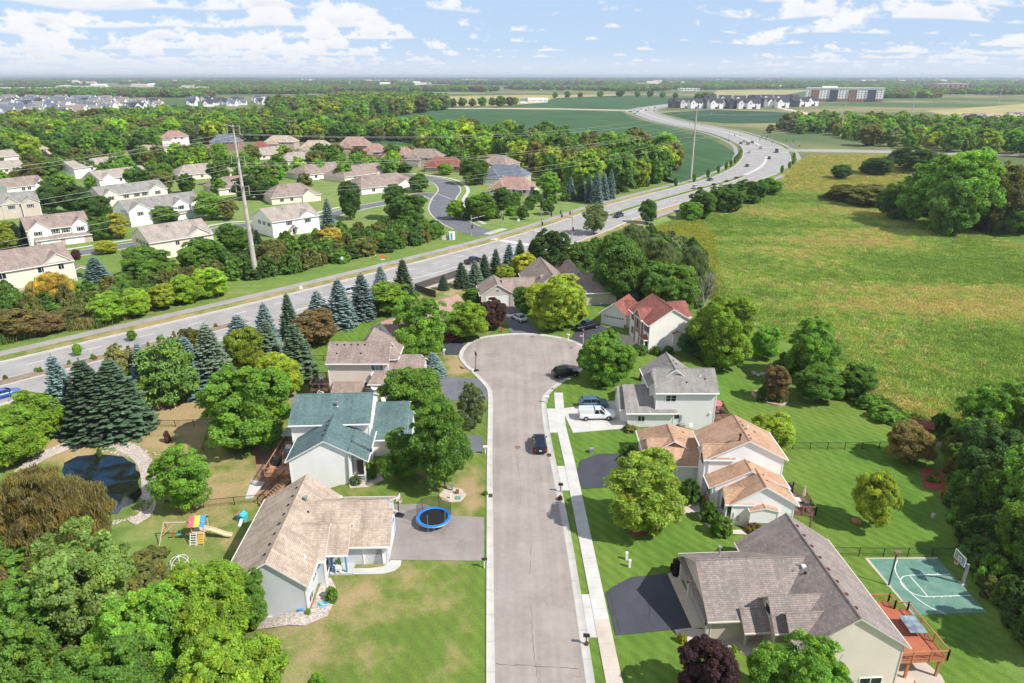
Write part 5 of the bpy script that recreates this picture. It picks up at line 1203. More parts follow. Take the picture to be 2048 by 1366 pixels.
# ------------------------------------------------------------------ trees one can point at
SP = 'spruces screening the boulevard'
for a in (
 ('spruce', 141, 852, 703, 74, 'steel', 'tall blue-green spruce at the end of the row, beside the lime maples', SP),
 ('spruce', 198, 866, 706, 100, 'greensp', 'broad dark green spruce, left of the close pair above the pond', SP),
 ('spruce', 248, 862, 704, 112, 'greensp', 'broad dark green spruce, right of the close pair above the pond', SP),
 ('spruce', 288, 775, 680, 48, 'bluesp', 'slim pale blue spruce behind the round dark pine', SP),
 ('pine', 340, 815, 672, 118, 'deep', 'round bushy dark green pine in the row of spruces', None),
 ('spruce', 388, 785, 664, 84, 'bluesp', 'blue spruce standing right against the round dark pine', SP),
 ('pine', 245, 765, 684, 62, 'olive', 'olive pine showing behind the close pair of spruces', None),
 ('spruce', 437, 776, 642, 76, 'greysp', 'tall grey-green spruce behind the big round maple', SP),
 ('maple', 385, 735, 655, 62, 'olive', 'olive broadleaf tree between the blue and grey-green spruces', None),
 ('maple', 494, 745, 652, 78, 'ygreen', 'yellow-green tree among the spruces behind the big maple', None),
 ('spruce', 484, 705, 622, 66, 'bluesp', 'pale blue spruce behind the yellow-green tree', SP),
 ('spruce', 538, 706, 604, 58, 'bluesp', 'pale blue spruce behind a green one, near the concrete verge', SP),
 ('spruce', 541, 732, 635, 58, 'greysp', 'grey-green spruce in front of a pale blue one', SP),
 ('spruce', 583, 672, 583, 46, 'greensp', 'narrow deep green spruce beside the dark brown bush', SP),
 ('spruce', 598, 752, 640, 68, 'greensp', 'deep green spruce nearest the beige brown-roofed house', SP),
 ('maple', 632, 690, 622, 78, 'rusty', 'dark brownish round tree beneath the blue spruces', None),
 ('spruce', 641, 648, 572, 58, 'bluesp', 'blue spruce rising behind the brownish round tree', SP),
 ('spruce', 683, 650, 557, 54, 'bluesp', 'blue spruce second from the lime tree by the rust roof', SP),
 ('spruce', 727, 634, 545, 50, 'steel', 'slate-blue spruce next to the lime tree by the rust roof', SP),
 ('spruce', 763, 586, 530, 34, 'bluesp', 'small blue spruce beside the boulevard near the silver car', SP),
 ('spruce', 808, 597, 513, 46, 'greensp', 'dark green spruce at the corner of the weathered board fence', SP),
 ('maple', 560, 800, 704, 92, 'ygreen', 'yellow-green tree squeezed behind the big round maple', None),
 ('big', 497, 905, 735, 192, 'mid', 'very large round green maple beside the teal-roofed house', None),
 ('maple', 75, 890, 788, 118, 'lime', 'lime green maple next to the blue-green spruce', None),
 ('maple', 18, 935, 822, 130, 'lime', 'lime green maple at the edge of the lawn above the pond', None),
 ('airy', 365, 1022, 898, 130, 'mid', 'loose green tree beside the pond above the play set', None),
 ('willow', 95, 1105, 915, 240, 'brown', 'huge olive-brown willow overhanging the pond', None),
 ('airy', 175, 1290, 1010, 250, (.24, .36, .10), 'large pale-leaved maple below the willow and pond', None),
 ('airy', 70, 1330, 1130, 200, 'green', 'leafy tree in the thicket below the olive-brown willow', None),
 ('big', 425, 1330, 1105, 215, 'lime', 'dense bright green maple at the gable of the tan-roofed house', None),
 ('maple', 503, 1262, 1122, 74, 'green', 'narrow green tree touching the pale blue gable', None),
 ('big', 290, 1395, 1160, 210, 'mid', 'dense green maple between the pale-leaved maple and the gable', None),
 ('big', 460, 1480, 1265, 230, 'lime', 'dense green maple at the foot of the thicket beside the dry lawn', None),
 ('big', 235, 1520, 1270, 260, 'green', 'dense green maple lowest in the thicket', None),
 ('airy', 40, 1460, 1235, 200, 'green', 'dull green tree at the bottom corner of the thicket', None),
 ('maple', 640, 1470, 1325, 60, 'mid', 'small green treetop beyond the dry front lawn', None),
 # around the turning circle
 ('airy', 838, 724, 586, 134, 'mid', 'tall loose cottonwood in front of the rust-roofed house', None),
 ('maple', 935, 684, 602, 86, 'lime', 'lime maple beside the fire hydrant', None),
 ('maple', 985, 660, 597, 58, 'maroon', 'dark maroon small tree between the lime maple and white sedan', None),
 ('maple', 780, 628, 566, 78, 'lime', 'lime tree between the slate-blue spruce and rust roof', None),
 ('spruce', 887, 579, 546, 20, 'greensp', 'small young spruce inside the board fence', SP),
 ('spruce', 925, 574, 521, 32, 'greensp', 'dark spruce first along the fence from the board fence corner', SP),
 ('spruce', 951, 570, 519, 32, 'greysp', 'grey-green spruce second in the fence row', SP),
 ('spruce', 969, 562, 505, 32, 'greensp', 'dark spruce beside the black pickup on the boulevard', SP),
 ('spruce', 992, 560, 491, 36, 'greensp', 'dark spruce behind the round yellow-green bush', SP),
 ('spruce', 1018, 548, 483, 36, 'steel', 'blue-green spruce behind the bright yellow tree', SP),
 ('spruce', 1040, 540, 478, 30, 'greensp', 'slim dark spruce near the crosswalk', SP),
 ('spruce', 1068, 535, 474, 32, 'steel', 'blue-green spruce last before the tall dark trees', SP),
 ('maple', 1010, 566, 529, 44, 'ygreen', 'round yellow-green bush behind the end house garage', None),
 ('maple', 1050, 560, 503, 56, 'yellow', 'bright yellow tree behind the taupe-roofed end house', None),
 ('big', 1120, 662, 546, 124, 'ygreen', 'broad yellow-green maple beside the white sedan', None),
 ('maple', 1050, 628, 570, 46, 'deep', 'small round dark tree right of the white garage doors', None),
 ('maple', 945, 606, 576, 40, 'green', 'green bush between the rust roof and the end garage', None),
 ('big', 1100, 550, 455, 84, 'dark', 'tall dark tree behind the bright yellow tree', None),
 ('airy', 1155, 570, 480, 92, 'deep', 'dark tree rising behind the end house roof', None),
 ('maple', 1235, 606, 460, 104, 'deep', 'tall oval dark tree behind the garden shed', None),
 ('airy', 1188, 470, 402, 54, 'sage', 'loose grey-green tree at the corner of the crossing', None),
 ('willow', 1265, 540, 445, 95, 'sage', 'weeping willow behind the oval dark tree', None),
 ('willow', 1320, 560, 470, 90, 'sage', 'weeping willow in the middle of the thicket by the marsh', None),
 ('willow', 1388, 590, 488, 92, 'sage', 'weeping willow at the edge of the marsh', None),
 ('airy', 1290, 600, 515, 80, 'deep', 'dark tree behind the blue spruce and red roof', None),
 ('big', 1340, 625, 522, 124, 'green', 'round olive-green tree rising behind the red roof', None),
 ('bare', 1408, 640, 535, 58, 'grey', 'grey twiggy tree between the red roof and marsh', None),
 ('spruce', 1262, 612, 563, 30, 'bluesp', 'small blue spruce behind the red-roofed garage wing', SP),
 ('big', 1447, 742, 588, 124, 'lime', 'large lime maple beside the red-roofed house gable', None),
 ('maple', 1388, 716, 652, 62, 'dark', 'dark bushy tree against the red-roofed house gable', None),
 ('big', 1208, 768, 665, 110, 'mid', 'round green maple between the black SUV and red-roofed house', None),
 ('egg' if False else 'maple', 1527, 720, 650, 54, 'mid', 'upright green tree at the marsh edge beside the lime maple', None),
 ('airy', 1617, 765, 634, 120, 'mid', 'light green spreading tree at the marsh edge', None),
 ('maple', 1572, 752, 706, 36, 'deep', 'small dark tree below the light green spreading tree', None),
 ('maple', 1640, 808, 733, 92, 'green', 'dark apple tree on the lawn beside the marsh', None),
 ('maple', 1715, 798, 728, 76, 'green', 'dark apple tree nearer the marsh bank', None),
 ('maple', 1545, 905, 832, 86, 'ygreen', 'yellow-leaved tree behind the orange-tan roof', None),
 ('maple', 1290, 1072, 908, 138, (.28, .40, .07), 'large yellow-green maple tinged orange in a red mulch ring', None),
 ('airy', 890, 985, 795, 140, 'green', 'large dark green tree in front of the teal-roofed house', None),
 ('airy', 803, 962, 858, 92, 'green', 'dark green side tree hiding the teal-roofed garage', None),
 ('airy', 940, 862, 762, 64, 'sage', 'slender grey-green tree beside the beige house driveway', None),
 ('maple', 826, 842, 733, 118, 'green', 'round green tree in front of the beige brown-roofed house', None),
 ('spruce', 867, 749, 704, 46, 'bluesp', 'squat blue spruce on the dry verge of the turning circle', SP),
 ('maple', 1742, 1060, 942, 82, 'ygreen', 'young yellow-green tree on the lawn above the ball court', None),
 ('maple', 1818, 926, 846, 80, 'brown', 'bronze-leaved tree beside the chain link fence', None),
 ('big', 1412, 1425, 1276, 160, 'purple', 'dark purple-leaved maple in front of the grey ranch', None),
 ('big', 1600, 1465, 1272, 215, 'mid', 'broad green tree against the gable of the grey ranch', None),
 ('maple', 1549, 805, 728, 52, 'rusty', 'thin bronze tree inside the stone-walled island bed', None),
 # boulevard and marsh
 ('maple', 1294, 450, 396, 34, 'deep', 'lone dark tree beside the boulevard near the dark pickup', None),
 ('big', 1405, 440, 378, 66, 'deep', 'dark bushy tree first along the bend of the boulevard', None),
 ('big', 1448, 425, 368, 76, 'deep', 'dark bushy tree second along the bend of the boulevard', None),
 ('big', 1497, 408, 359, 74, 'green', 'bushy green tree third along the bend of the boulevard', None),
 ('maple', 1537, 392, 355, 46, 'mid', 'light green tree last along the bend of the boulevard', None),
 ('maple', 1383, 446, 400, 44, 'mid', 'small pale tree in front of the dark bushes at the bend', None),
 ('airy', 1930, 466, 284, 150, 'mid', 'gigantic spreading cottonwood beyond the marsh', None),
 ('airy', 1868, 458, 300, 130, 'mid', 'huge cottonwood leaning against the left of the gigantic one', None),
 ('big', 1985, 468, 312, 120, 'olive', 'huge olive cottonwood against the right of the gigantic one', None),
 ('big', 1900, 474, 345, 100, 'green', 'lower crown in front of the gigantic cottonwood', None),
 ('airy', 2035, 470, 335, 130, 'green', 'tall tree right of the gigantic cottonwood', None),
 ('big', 1800, 440, 360, 90, 'green', 'olive tree at the left foot of the gigantic cottonwood', None),
 ('maple', 1735, 415, 368, 80, 'olive', 'olive willow bush on the far rim of the marsh', None),
 ('maple', 1690, 405, 368, 62, 'olive', 'small olive bush left on the far rim of the marsh', None),
 ('maple', 1660, 375, 318, 48, 'dark', 'dark round tree beside the small far pond', None) if False else ('maple', 1684, 360, 328, 44, 'dark', 'dark round tree beside the small far pond', None),
 ('maple', 1755, 352, 312, 56, 'dark', 'dark tree between the far pond and the cottonwood', None),
 ('airy', 1830, 345, 290, 100, 'dark', 'dark tree behind the gigantic cottonwood', None),
 # wood at the right
 ('airy', 1960, 905, 770, 120, 'mid', 'tall green tree at the corner of the wood above the mulch bed', None),
 ('airy', 2035, 905, 760, 150, 'mid', 'bright tree at the back of the wood', None),
 ('big', 1985, 985, 850, 140, 'dark', 'dark tree in the wood beside the fence line', None),
 ('airy', 2050, 1080, 895, 170, 'mid', 'broad green tree in the middle of the wood', None),
 ('airy', 1958, 1065, 930, 95, 'dark', 'dark thin-stemmed tree at the rim of the wood', None),
 ('big', 2085, 1180, 985, 180, 'green', 'green tree in the wood beyond the basketball hoop', None),
 ('big', 2010, 1120, 1010, 110, 'dark', 'dark bushy tree behind the basketball hoop', None),
 ('big', 2110, 1320, 1120, 170, 'dark', 'dark tree at the lower end of the wood', None),
 ('airy', 2110, 960, 800, 150, 'green', 'tall tree behind the broad green tree of the wood', None),
 # north of the boulevard
 ('maple', 215, 648, 586, 64, 'lime', 'lime round tree, first of the boulevard row from the spruces', 'lime trees along the trail'),
 ('maple', 272, 634, 575, 60, 'lime', 'lime round tree, second of the row along the trail', 'lime trees along the trail'),
 ('maple', 325, 619, 568, 56, 'ygreen', 'yellowish round tree, third of the row along the trail', 'lime trees along the trail'),
 ('maple', 376, 607, 547, 62, 'lime', 'lime round tree, fourth of the row along the trail', 'lime trees along the trail'),
 ('maple', 424, 596, 532, 60, 'lime', 'lime round tree, last of the row before the steel pole', 'lime trees along the trail'),
 ('spruce', 200, 582, 508, 60, 'steel', 'dark blue spruce beside the tan townhome porch', None),
 ('willow', 105, 612, 543, 100, 'gold', 'golden-olive willow in front of the nearest townhome', None),
 ('big', 292, 562, 492, 108, 'green', 'broad dark green tree hiding the tan townhome end', None),
 ('big', 405, 545, 474, 90, 'green', 'broad dark green tree right of the white townhome porch', None),
 ('maple', 465, 508, 443, 66, 'deep', 'dark rounded tree left of the tall steel pole', None),
 ('maple', 25, 680, 620, 100, 'brown', 'bronze-olive bush at the far left beside the trail', None),
 ('maple', 85, 670, 625, 70, 'rusty', 'rust-tinged bush beside the trail', None),
 ('maple', 140, 650, 615, 60, 'olive', 'olive bush beside the trail next to the lime trees', None),
 ('maple', 210, 508, 480, 42, 'yellow', 'small bright yellow tree at the townhome parking court', None),
 ('maple', 240, 478, 423, 42, 'yellow', 'bright yellow tree in front of the white townhome', None),
 ('maple', 205, 480, 428, 50, 'green', 'dark round tree beside the white townhome garages', None),
 ('maple', 152, 520, 498, 18, 'maroon', 'small maroon tree behind the nearest townhome roof', None),
 ('maple', 640, 545, 455, 60, 'mid', 'green tree right of the white-gabled townhome', None) if False else ('maple', 545, 530, 478, 55, 'olive', 'olive tree right of the steel pole', None),
 ('spruce', 518, 505, 455, 28, 'greensp', 'dark spruce right of the steel pole', None),
 ('maple', 660, 500, 455, 60, 'gold', 'golden bush right of the white-gabled townhome', None),
 ('spruce', 658, 455, 392, 30, 'bluesp', 'blue spruce behind the golden bush', None),
 ('maple', 835, 440, 365, 60, 'deep', 'dark tree at the bend of the side street', None) if False else ('maple', 700, 440, 355, 42, 'deep', 'upright dark tree in front of the grey townhome', None),
 ('maple', 793, 440, 365, 52, 'dark', 'dark round tree at the corner of the grey townhome', None),
 ('maple', 838, 385, 345, 44, 'deep', 'dark tree right of the grey hipped townhome', None),
 ('big', 815, 455, 385, 80, 'deep', 'dark spreading tree beside the bend of the side street', None),
 ('maple', 912, 440, 398, 40, 'lime', 'bright lime tree on the corner of the side street', None),
 ('maple', 960, 440, 385, 62, 'mid', 'grey-green tree at the corner garden of the side street', None),
 ('maple', 1003, 420, 372, 40, 'deep', 'upright dark tree at the corner garden', None),
 ('maple', 1046, 440, 408, 26, 'deep', 'small dark tree near the traffic signal', None),
 ('maple', 1095, 430, 398, 28, 'deep', 'small dark tree beside the boulevard kerb', None),
 ('maple', 948, 370, 312, 60, 'green', 'green tree in front of the tan brick house', None),
 ('maple', 808, 345, 325, 34, 'deep', 'small dark tree by the brick house drive', None),
 ('maple', 890, 350, 325, 34, 'lime', 'small lime tree by the brick house garage', None),
 ('maple', 1098, 395, 342, 46, 'mid', 'light green tree left of the cluster of blue spruces', None),
 ('maple', 525, 400, 362, 36, 'dark', 'small round dark tree among the grey townhomes', None),
 ('maple', 490, 400, 350, 46, 'dark', 'dark tree beside the grey townhomes', None),
 ('maple', 420, 440, 380, 62, 'mid', 'green tree between the white townhome and grey roofs', None),
 ('maple', 455, 440, 395, 40, 'olive', 'olive tree beside the lane of grey townhomes', None),
 ('maple', 320, 430, 392, 52, 'deep', 'dark tree in front of the white double-gabled townhome', None),
 ('maple', 325, 445, 410, 56, 'mid', 'green tree on the lawn of the white double-gabled townhome', None),
 ('maple', 100, 425, 362, 50, 'dark', 'dark tree between the rows of left townhomes', None),
 ('maple', 150, 430, 365, 60, 'dark', 'dark broad tree between the townhome rows', None),
 ('maple', 190, 440, 385, 60, 'dark', 'dark tree nearest the white townhome roof', None),
 ('spruce', 35, 485, 440, 36, 'greensp', 'green spruce left of a pair at the townhome corner', None),
 ('spruce', 58, 490, 440, 34, 'greensp', 'green spruce right of a pair at the townhome corner', None),
 ('maple', 5, 500, 440, 50, 'ygreen', 'yellow-green tree at the left edge by the townhomes', None)):
    tree(*a[:6], *a[6:])
for i, (u, vb, vt, w_) in enumerate(((1178, 405, 345, 22), (1192, 408, 338, 30), (1207, 402, 336, 28), (1220, 400, 336, 24), (1140, 400, 352, 22), (1162, 402, 352, 22))):
    tree('spruce', u, vb, vt, w_, 'bluesp' if i != 5 else 'greensp', 'blue spruce in the close cluster beside the boulevard', 'cluster of blue spruces')
# young trees and shrubs in the boulevard median
tree('maple', 156, 712, 687, 17, 'mid', 'slim young tree in the boulevard median, left of two', 'young median trees', name='young_tree')
tree('maple', 264, 682, 660, 19, 'mid', 'slim young tree in the boulevard median, right of two', 'young median trees', name='young_tree')
i0, i1 = sarg(60), sarg(140)
for i in range(i0, i1):
    for q in range(2):
        p = at_s(i, rng.uniform(-.3, 1.4)) + rng.normal(0, .8, 2)
        plant('shrub', p[0], p[1], rng.uniform(.6, 1.1), rng.uniform(.25, .4), 'brown' if rng.random() < .7 else 'mid', 'small bronze shrub planted in the boulevard median', 'shrub', 'median shrubs').location.z = .2
for i in range(sarg(330), sarg(372), 3):
    p = at_s(i, .3); plant('shrub', p[0], p[1], 1.0, 1.3, 'maroon', 'dark red shrub in the median near the bend', 'shrub', 'median shrubs at the bend')
# young street trees along the widened bend
for y0, off in [(y, 1) for y in range(395, 480, 17)] + [(y, -1) for y in range(330, 480, 16)]:
    i = sarg(y0); p = at_s(i, off * (HW[i] + 2.2)); small(MID['decid'][1], p[0], p[1], 4.0, .9, CO['green'], 'young_tree', 'slim young street tree along the bend of the boulevard', 'tree', 'young street trees at the bend')

# shrubs at the houses
SH = (('shrub', 1382, 1003, 958, 42, 'deep', 'wide dark juniper beside the path of the white orange-roofed house'), ('shrub', 1416, 1040, 1002, 40, 'green', 'clipped round bush left of a pair by the white bay window'),
 ('shrub', 1440, 1068, 1030, 42, 'green', 'clipped round bush right of a pair by the white bay window'), ('shrub', 1508, 1069, 1046, 36, 'brown', 'brownish round bush under the white gable'), ('shrub', 1538, 1062, 1048, 24, 'brown', 'small brownish bush at the corner of the white gable'),
 ('shrub', 1352, 1146, 1114, 30, 'purple', 'dark purple barberry at the grey ranch garage'), ('shrub', 1442, 1270, 1255, 16, 'maroon', 'maroon barberry beside the ranch porch, left of two'), ('shrub', 1462, 1268, 1252, 15, 'maroon', 'maroon barberry beside the ranch porch, right of two'),
 ('shrub', 1364, 1284, 1265, 22, 'yellow', 'bright yellow-green bush at the corner of the ranch path'), ('shrub', 1443, 1302, 1288, 20, 'lime', 'lime tuft bush on the ranch path, left of two'), ('shrub', 1469, 1302, 1289, 15, 'lime', 'lime tuft bush on the ranch path, right of two'),
 ('shrub', 665, 1198, 1172, 32, 'mid', 'leafy green bush in the gravel bed by the tan-roofed house'), ('shrub', 617, 1228, 1216, 12, 'lime', 'tiny lime bush at the corner of the pale blue gable'),
 ('shrub', 1282, 708, 690, 30, 'deep', 'round bush under the red-roofed gable, leftmost'), ('shrub', 1312, 708, 692, 20, 'deep', 'round bush under the red-roofed gable, middle'), ('shrub', 1336, 708, 691, 22, 'deep', 'round bush under the red-roofed gable, rightmost'), ('shrub', 1221, 674, 660, 15, 'mid', 'small clipped bush on the red-roofed house path'),
 ('shrub', 1260, 862, 850, 28, 'olive', 'low bush at the corner of the pale grey garage'), ('shrub', 1258, 906, 890, 28, 'deep', 'dark bush beside the orange-roofed garage'), ('shrub', 730, 785, 760, 20, 'deep', 'conical green bush against the beige wall'), ('shrub', 742, 955, 915, 22, 'green', 'tall leafy bush beside the teal house porch'), ('shrub', 712, 966, 950, 26, 'sage', 'loose shrub in the bed below the teal house porch'),
 ('shrub', 1878, 868, 825, 45, 'dark', 'dark bush on the marsh bank beside the playhouse'), ('shrub', 1736, 815, 792, 46, 'green', 'leafy bank shrub below the apple trees'), ('shrub', 1770, 840, 815, 60, 'mid', 'leafy shrub on the marsh bank'), ('shrub', 1905, 880, 862, 46, 'green', 'leafy shrub beside the paved path'), ('shrub', 1530, 800, 770, 38, 'dark', 'dark bush in the stone-walled island bed'), ('shrub', 1562, 805, 790, 16, 'mid', 'small green bush in the stone-walled island bed'),
 ('shrub', 1285, 760, 735, 16, 'rusty', 'pinkish hydrangea beside the pale grey house'), ('shrub', 336, 884, 862, 13, 'maroon', 'tiny dark red sapling on the dry lawn'), ('shrub', 971, 990, 981, 10, 'green', 'weedy tuft beside the kerb'), ('shrub', 200, 912, 895, 10, 'green', 'reed clump at the pond rim'),
 ('shrub', 1362, 808, 785, 20, 'gold', 'yellow-leaved bush under the pale grey house deck'), ('shrub', 1120, 1000, 990, 10, 'maroon', 'small red flowers at the mailbox by the sidewalk'), ('shrub', 1173, 1290, 1280, 10, 'rusty', 'small flowers at the lower mailbox by the sidewalk'), ('shrub', 679, 1132, 1112, 9, 'mid', 'potted plant on the tan-roofed house porch'),
 ('shrub', 1858, 962, 950, 14, 'green', 'small plant in the red mulch bed, nearest'), ('shrub', 1872, 963, 953, 15, 'lime', 'lime plant in the red mulch bed'), ('shrub', 1870, 950, 943, 12, 'green', 'small plant in the red mulch bed, farthest'), ('shrub', 1890, 998, 982, 18, (.30, .03, .02), 'red-leaved bush below the mulch bed'))
for a in SH: tree(a[0], *a[1:5], a[5], a[6], None, 1.0, 'shrub')
ar = pxw((1240, 590), (1254, 588)) 
for i in range(6): plant('shrub', ar[0][0] + (ar[1][0] - ar[0][0]) * i / 5, ar[0][1], 2.6, .45, 'lime', 'lime columnar cedar in the short hedge behind the red garage', 'shrub', 'columnar cedar hedge', 'cedar_shrub')

# undergrowth, hedges and reeds that nobody could count
def under(name, label, cat, polys, d, hh, rr, cols, forms=None, seed=1):
    pts = np.concatenate([spaced(pl, d, seed + k) for k, pl in enumerate(polys)]); n = len(pts); z = T(pts[:, 0], pts[:, 1]) - .1
    sh = forms or [PROTO['shrub'][0], PROTO['shrub'][1]]; R0, H0 = sh[0][1], sh[0][0]
    r_ = rng.uniform(*rr, n) / R0; hs = rng.uniform(*hh, n) / H0
    return scatter(name, label, cat, np.c_[pts, z], np.c_[r_, r_, hs], [(f[2], CO[c] if isinstance(c, str) else c) for f in sh for c in cols])
under('wood_undergrowth', 'dark tangled undergrowth filling the wood beyond the ball court', 'undergrowth', [P((1905, 900), (1960, 860), (2060, 820), (2400, 850), (2500, 1500), (2100, 1366), (1990, 1200), (1935, 1095), (1912, 1010))], 1.6, (1.5, 4.5), (1.2, 2.4), ('dark', 'deep', 'green', 'olive'))
under('pond_undergrowth', 'tangled undergrowth beneath the maples below the pond', 'undergrowth', [P((0, 1000), (120, 1080), (300, 1120), (430, 1230), (520, 1366), (-400, 1700), (-500, 1100))], 2.2, (1, 3), (1.2, 2.2), ('green', 'deep', 'brown', 'olive'))
under('boulevard_hedge', 'dense dark hedge of shrubs north of the boulevard trail', 'hedge', [P((500, 562), (530, 556), (600, 541), (700, 519), (872, 483), (876, 458), (820, 450), (700, 475), (560, 500), (480, 520)), P((0, 660), (120, 622), (230, 618), (330, 596), (490, 552), (470, 520), (300, 560), (180, 590), (0, 610))], 3.3, (2.2, 6.0), (1.8, 3.4), ('deep', 'green', 'olive', 'dark'))
under('corner_shrubbery', 'mixed shrubbery in the corner garden by the traffic signals', 'shrubbery', [P((930, 440), (985, 438), (1080, 420), (1200, 395), (1300, 372), (1300, 360), (1100, 385), (960, 400))], 5.5, (1.5, 4), (1.5, 3), ('deep', 'green', 'mid', 'dark'))
under('marsh_thicket', 'dense thicket between the end house and the marsh', 'thicket', [P((1130, 560), (1200, 500), (1300, 470), (1390, 500), (1420, 590), (1390, 625), (1300, 590), (1200, 570))], 3.4, (2, 6), (1.8, 3), ('deep', 'dark', 'green', 'sage'))
under('far_marsh_thicket', 'bushes along the far rim of the marsh under the cottonwood', 'thicket', [P((1640, 398), (1700, 400), (1800, 425), (1920, 452), (2100, 470), (2200, 440), (1900, 400), (1750, 385))], 4.5, (2, 6), (2, 3.6), ('deep', 'olive', 'green', 'dark'))
under('bank_weeds', 'weedy growth along the bank between the lawns and marsh', 'weeds', [P((1560, 725), (1640, 745), (1740, 790), (1800, 825), (1900, 862), (1900, 885), (1800, 850), (1730, 818), (1640, 775), (1540, 735))], 1.2, (.6, 1.6), (.6, 1.2), ('green', 'mid', 'deep', 'olive'))
# marsh grass
tf = [tuft_mesh('grass_tuft', 400 + i, 60, 1.0, .9, .035) for i in range(3)]
def grass(name, label, cat, poly, n, hs, rs, cols, seed, mask=None):
    p = sample_poly(poly, n, seed)
    z = T(p[:, 0], p[:, 1]) - .03; k = rng.uniform(*rs, len(p)); h_ = rng.uniform(*hs, len(p))
    return scatter(name, label, cat, np.c_[p, z], np.c_[k, k, h_], [(t_, c) for t_ in tf for c in cols])
def patchy(poly, n, seed, ang=.35):
    p = sample_poly(poly, n, seed); q = np.c_[p[:, 0] * math.cos(ang) + p[:, 1] * math.sin(ang), -p[:, 0] * math.sin(ang) + p[:, 1] * math.cos(ang)]
    f = np.sin(q[:, 0] * .045 + 2.1 * np.sin(q[:, 1] * .05 + 1)) + .9 * np.sin(q[:, 1] * .085 + 1.7 * np.sin(q[:, 0] * .031)) + .6 * np.sin(q[:, 0] * .16 + q[:, 1] * .21 + 2 * np.sin(q[:, 1] * .1)) + rng.normal(0, .95, n)
    return p, f
p, f = patchy(MARSH, 56000, 5)
for nm, lab, sel, cols, hs in (('marsh_grass', 'deep green marsh grass in the wetter parts of the wetland', f < -.6, ((.20, .31, .08), (.25, .37, .095), (.17, .28, .07)), (.4, .9)), ('marsh_grass', 'light yellow-green marsh grass across the wide wetland', (f >= -.6) & (f < 1.3), ((.29, .44, .11), (.37, .49, .14), (.25, .40, .10)), (.35, .8)), ('marsh_reeds', 'tan seed-headed reeds in drifts across the wetland', f >= 1.3, ((.52, .47, .22), (.46, .44, .19), (.50, .39, .21)), (.4, .9))):
    q = p[sel]; k = rng.uniform(.8, 1.6, len(q)); scatter(nm, lab, 'marsh grass', np.c_[q, T(q[:, 0], q[:, 1]) - .03], np.c_[k, k, rng.uniform(*hs, len(q))], [(t_, c) for t_ in tf for c in cols])
grass('cattails', 'dark green cattails in the ditch north of the trail', 'cattails', P((0, 690), (110, 662), (200, 655), (330, 610), (440, 592), (440, 570), (330, 585), (220, 605), (120, 640), (0, 660)), 3500, (1.2, 2.2), (.8, 1.4), ((.10, .18, .05), (.08, .15, .045), (.34, .28, .14)), 8)
grass('rough_grass', 'rough tan and green grass between the crossroad and marsh', 'rough grass', P((1560, 382), (1575, 340), (1620, 312), (1810, 312), (1900, 345), (1800, 385), (1660, 388)), 9000, (.5, 1.1), (1.0, 2.0), ((.50, .42, .18), (.30, .36, .10), (.38, .40, .13)), 9)
grass('rough_grass', 'wild yellow-green grass on the slope beside the willows', 'rough grass', P((1300, 462), (1390, 440), (1420, 470), (1430, 600), (1395, 560), (1380, 500)), 4000, (.8, 1.6), (.9, 1.7), ((.27, .34, .06), (.38, .38, .09)), 10)
# stones round the pond
rk = []
for (x, y) in resample(POND[4:44], .55):
    for _ in range(11):
        d = np.array([x, y]) - pc; d /= np.hypot(*d); q = np.array([x, y]) + d * rng.uniform(.1, 2.3) + rng.normal(0, .2, 2); rk.append((*q, Tz(*q) + .02))
b = MB().ball((0, 0, 0), .5, 5); b.v = [tuple(np.array(v_) * (1 + .2 * math.sin(7 * v_[0] + 5 * v_[1]))) for v_ in b.v]; sm = b.mesh('stone_form', M['stone'])
k = rng.uniform(.14, .42, len(rk)); scatter('pond_stones', 'pale stones edging the pond', 'stones', rk, np.c_[k, k * rng.uniform(.7, 1.2, len(rk)), k * .6], [(sm, (1, 1, 1))])
# ------------------------------------------------------------------ townhomes and brick houses beyond the boulevard
def townhome(name, label, uL, vL, uR, vR, D, ze, zr, roof, wall, gables=(), wins=(), extra=None, hip=(0, 0), trim='trim', cat='townhouse', base_wall=None):
    a, b = gp(uL, vL), gp(uR, vR); L_ = math.dist(a, b); rot = math.atan2(b[1] - a[1], b[0] - a[0])
    h = House(name, label, cat, a, rot, z0=-.5, base=min(Tz(*a), Tz(*b))); x, y = a
    mw, zm = h.wing(x, x + L_, y, y + D, ze, zr, 'x', None, wall, roof, trim, hip=hip)
    for g0, g1, out, gz in gables: h.wing(x + g0 * L_, x + g1 * L_, y - out, y + D * .45, ze - .05, gz, 'y', None, wall, roof, trim, oe=.3)
    for f, z, w_, hh, out, sh in wins: h.win('-y', y - out, x + f * L_, z, w_, hh, 1, sh)
    for k in range(int(L_ / 6)): h.vents(mw, zm, [(x + 3 + k * 6, y + D * .6)], 'dark_metal', .3)
    h.pipes(mw, zm, [(x + L_ * .4, y + D * .35)], .6, .1, 'metal', True)
    if extra: extra(h, x, y, L_)
    return h
def porch(h, x, y, out=1.6, w_=2.6, z=2.5):
    h.wing(x - w_ / 2, x + w_ / 2, y - out, y + .3, z, z + .9, 'y', None, 'side_white', 'shingle_brown', walls=False, oe=.2, og=.2)
    for s in (-1, 1): h.part('porch_post', 'trim', (x + s * (w_ / 2 - .2) - .1, x + s * (w_ / 2 - .2) + .1, y - out + .1, y - out + .3, 0, z - .1))
    h.door('-y', y, x, .1, 1.0, 2.1, 'door_red')
def exA(h, x, y, L_): porch(h, x + .80 * L_ - 2.2, y); h.part('brick_base', 'brick_tan', (x, x + L_, y - .06, y - .005, -.4, .7)); h.win('-y', y, x + .66 * L_, .9, 1.6, 1.5, 1); h.wing(x + L_ - .2, x + L_ + 3.0, y + 1, y + 6, 2.5, 3.3, 'y', None, 'side_white', 'shingle_brown', walls=False)
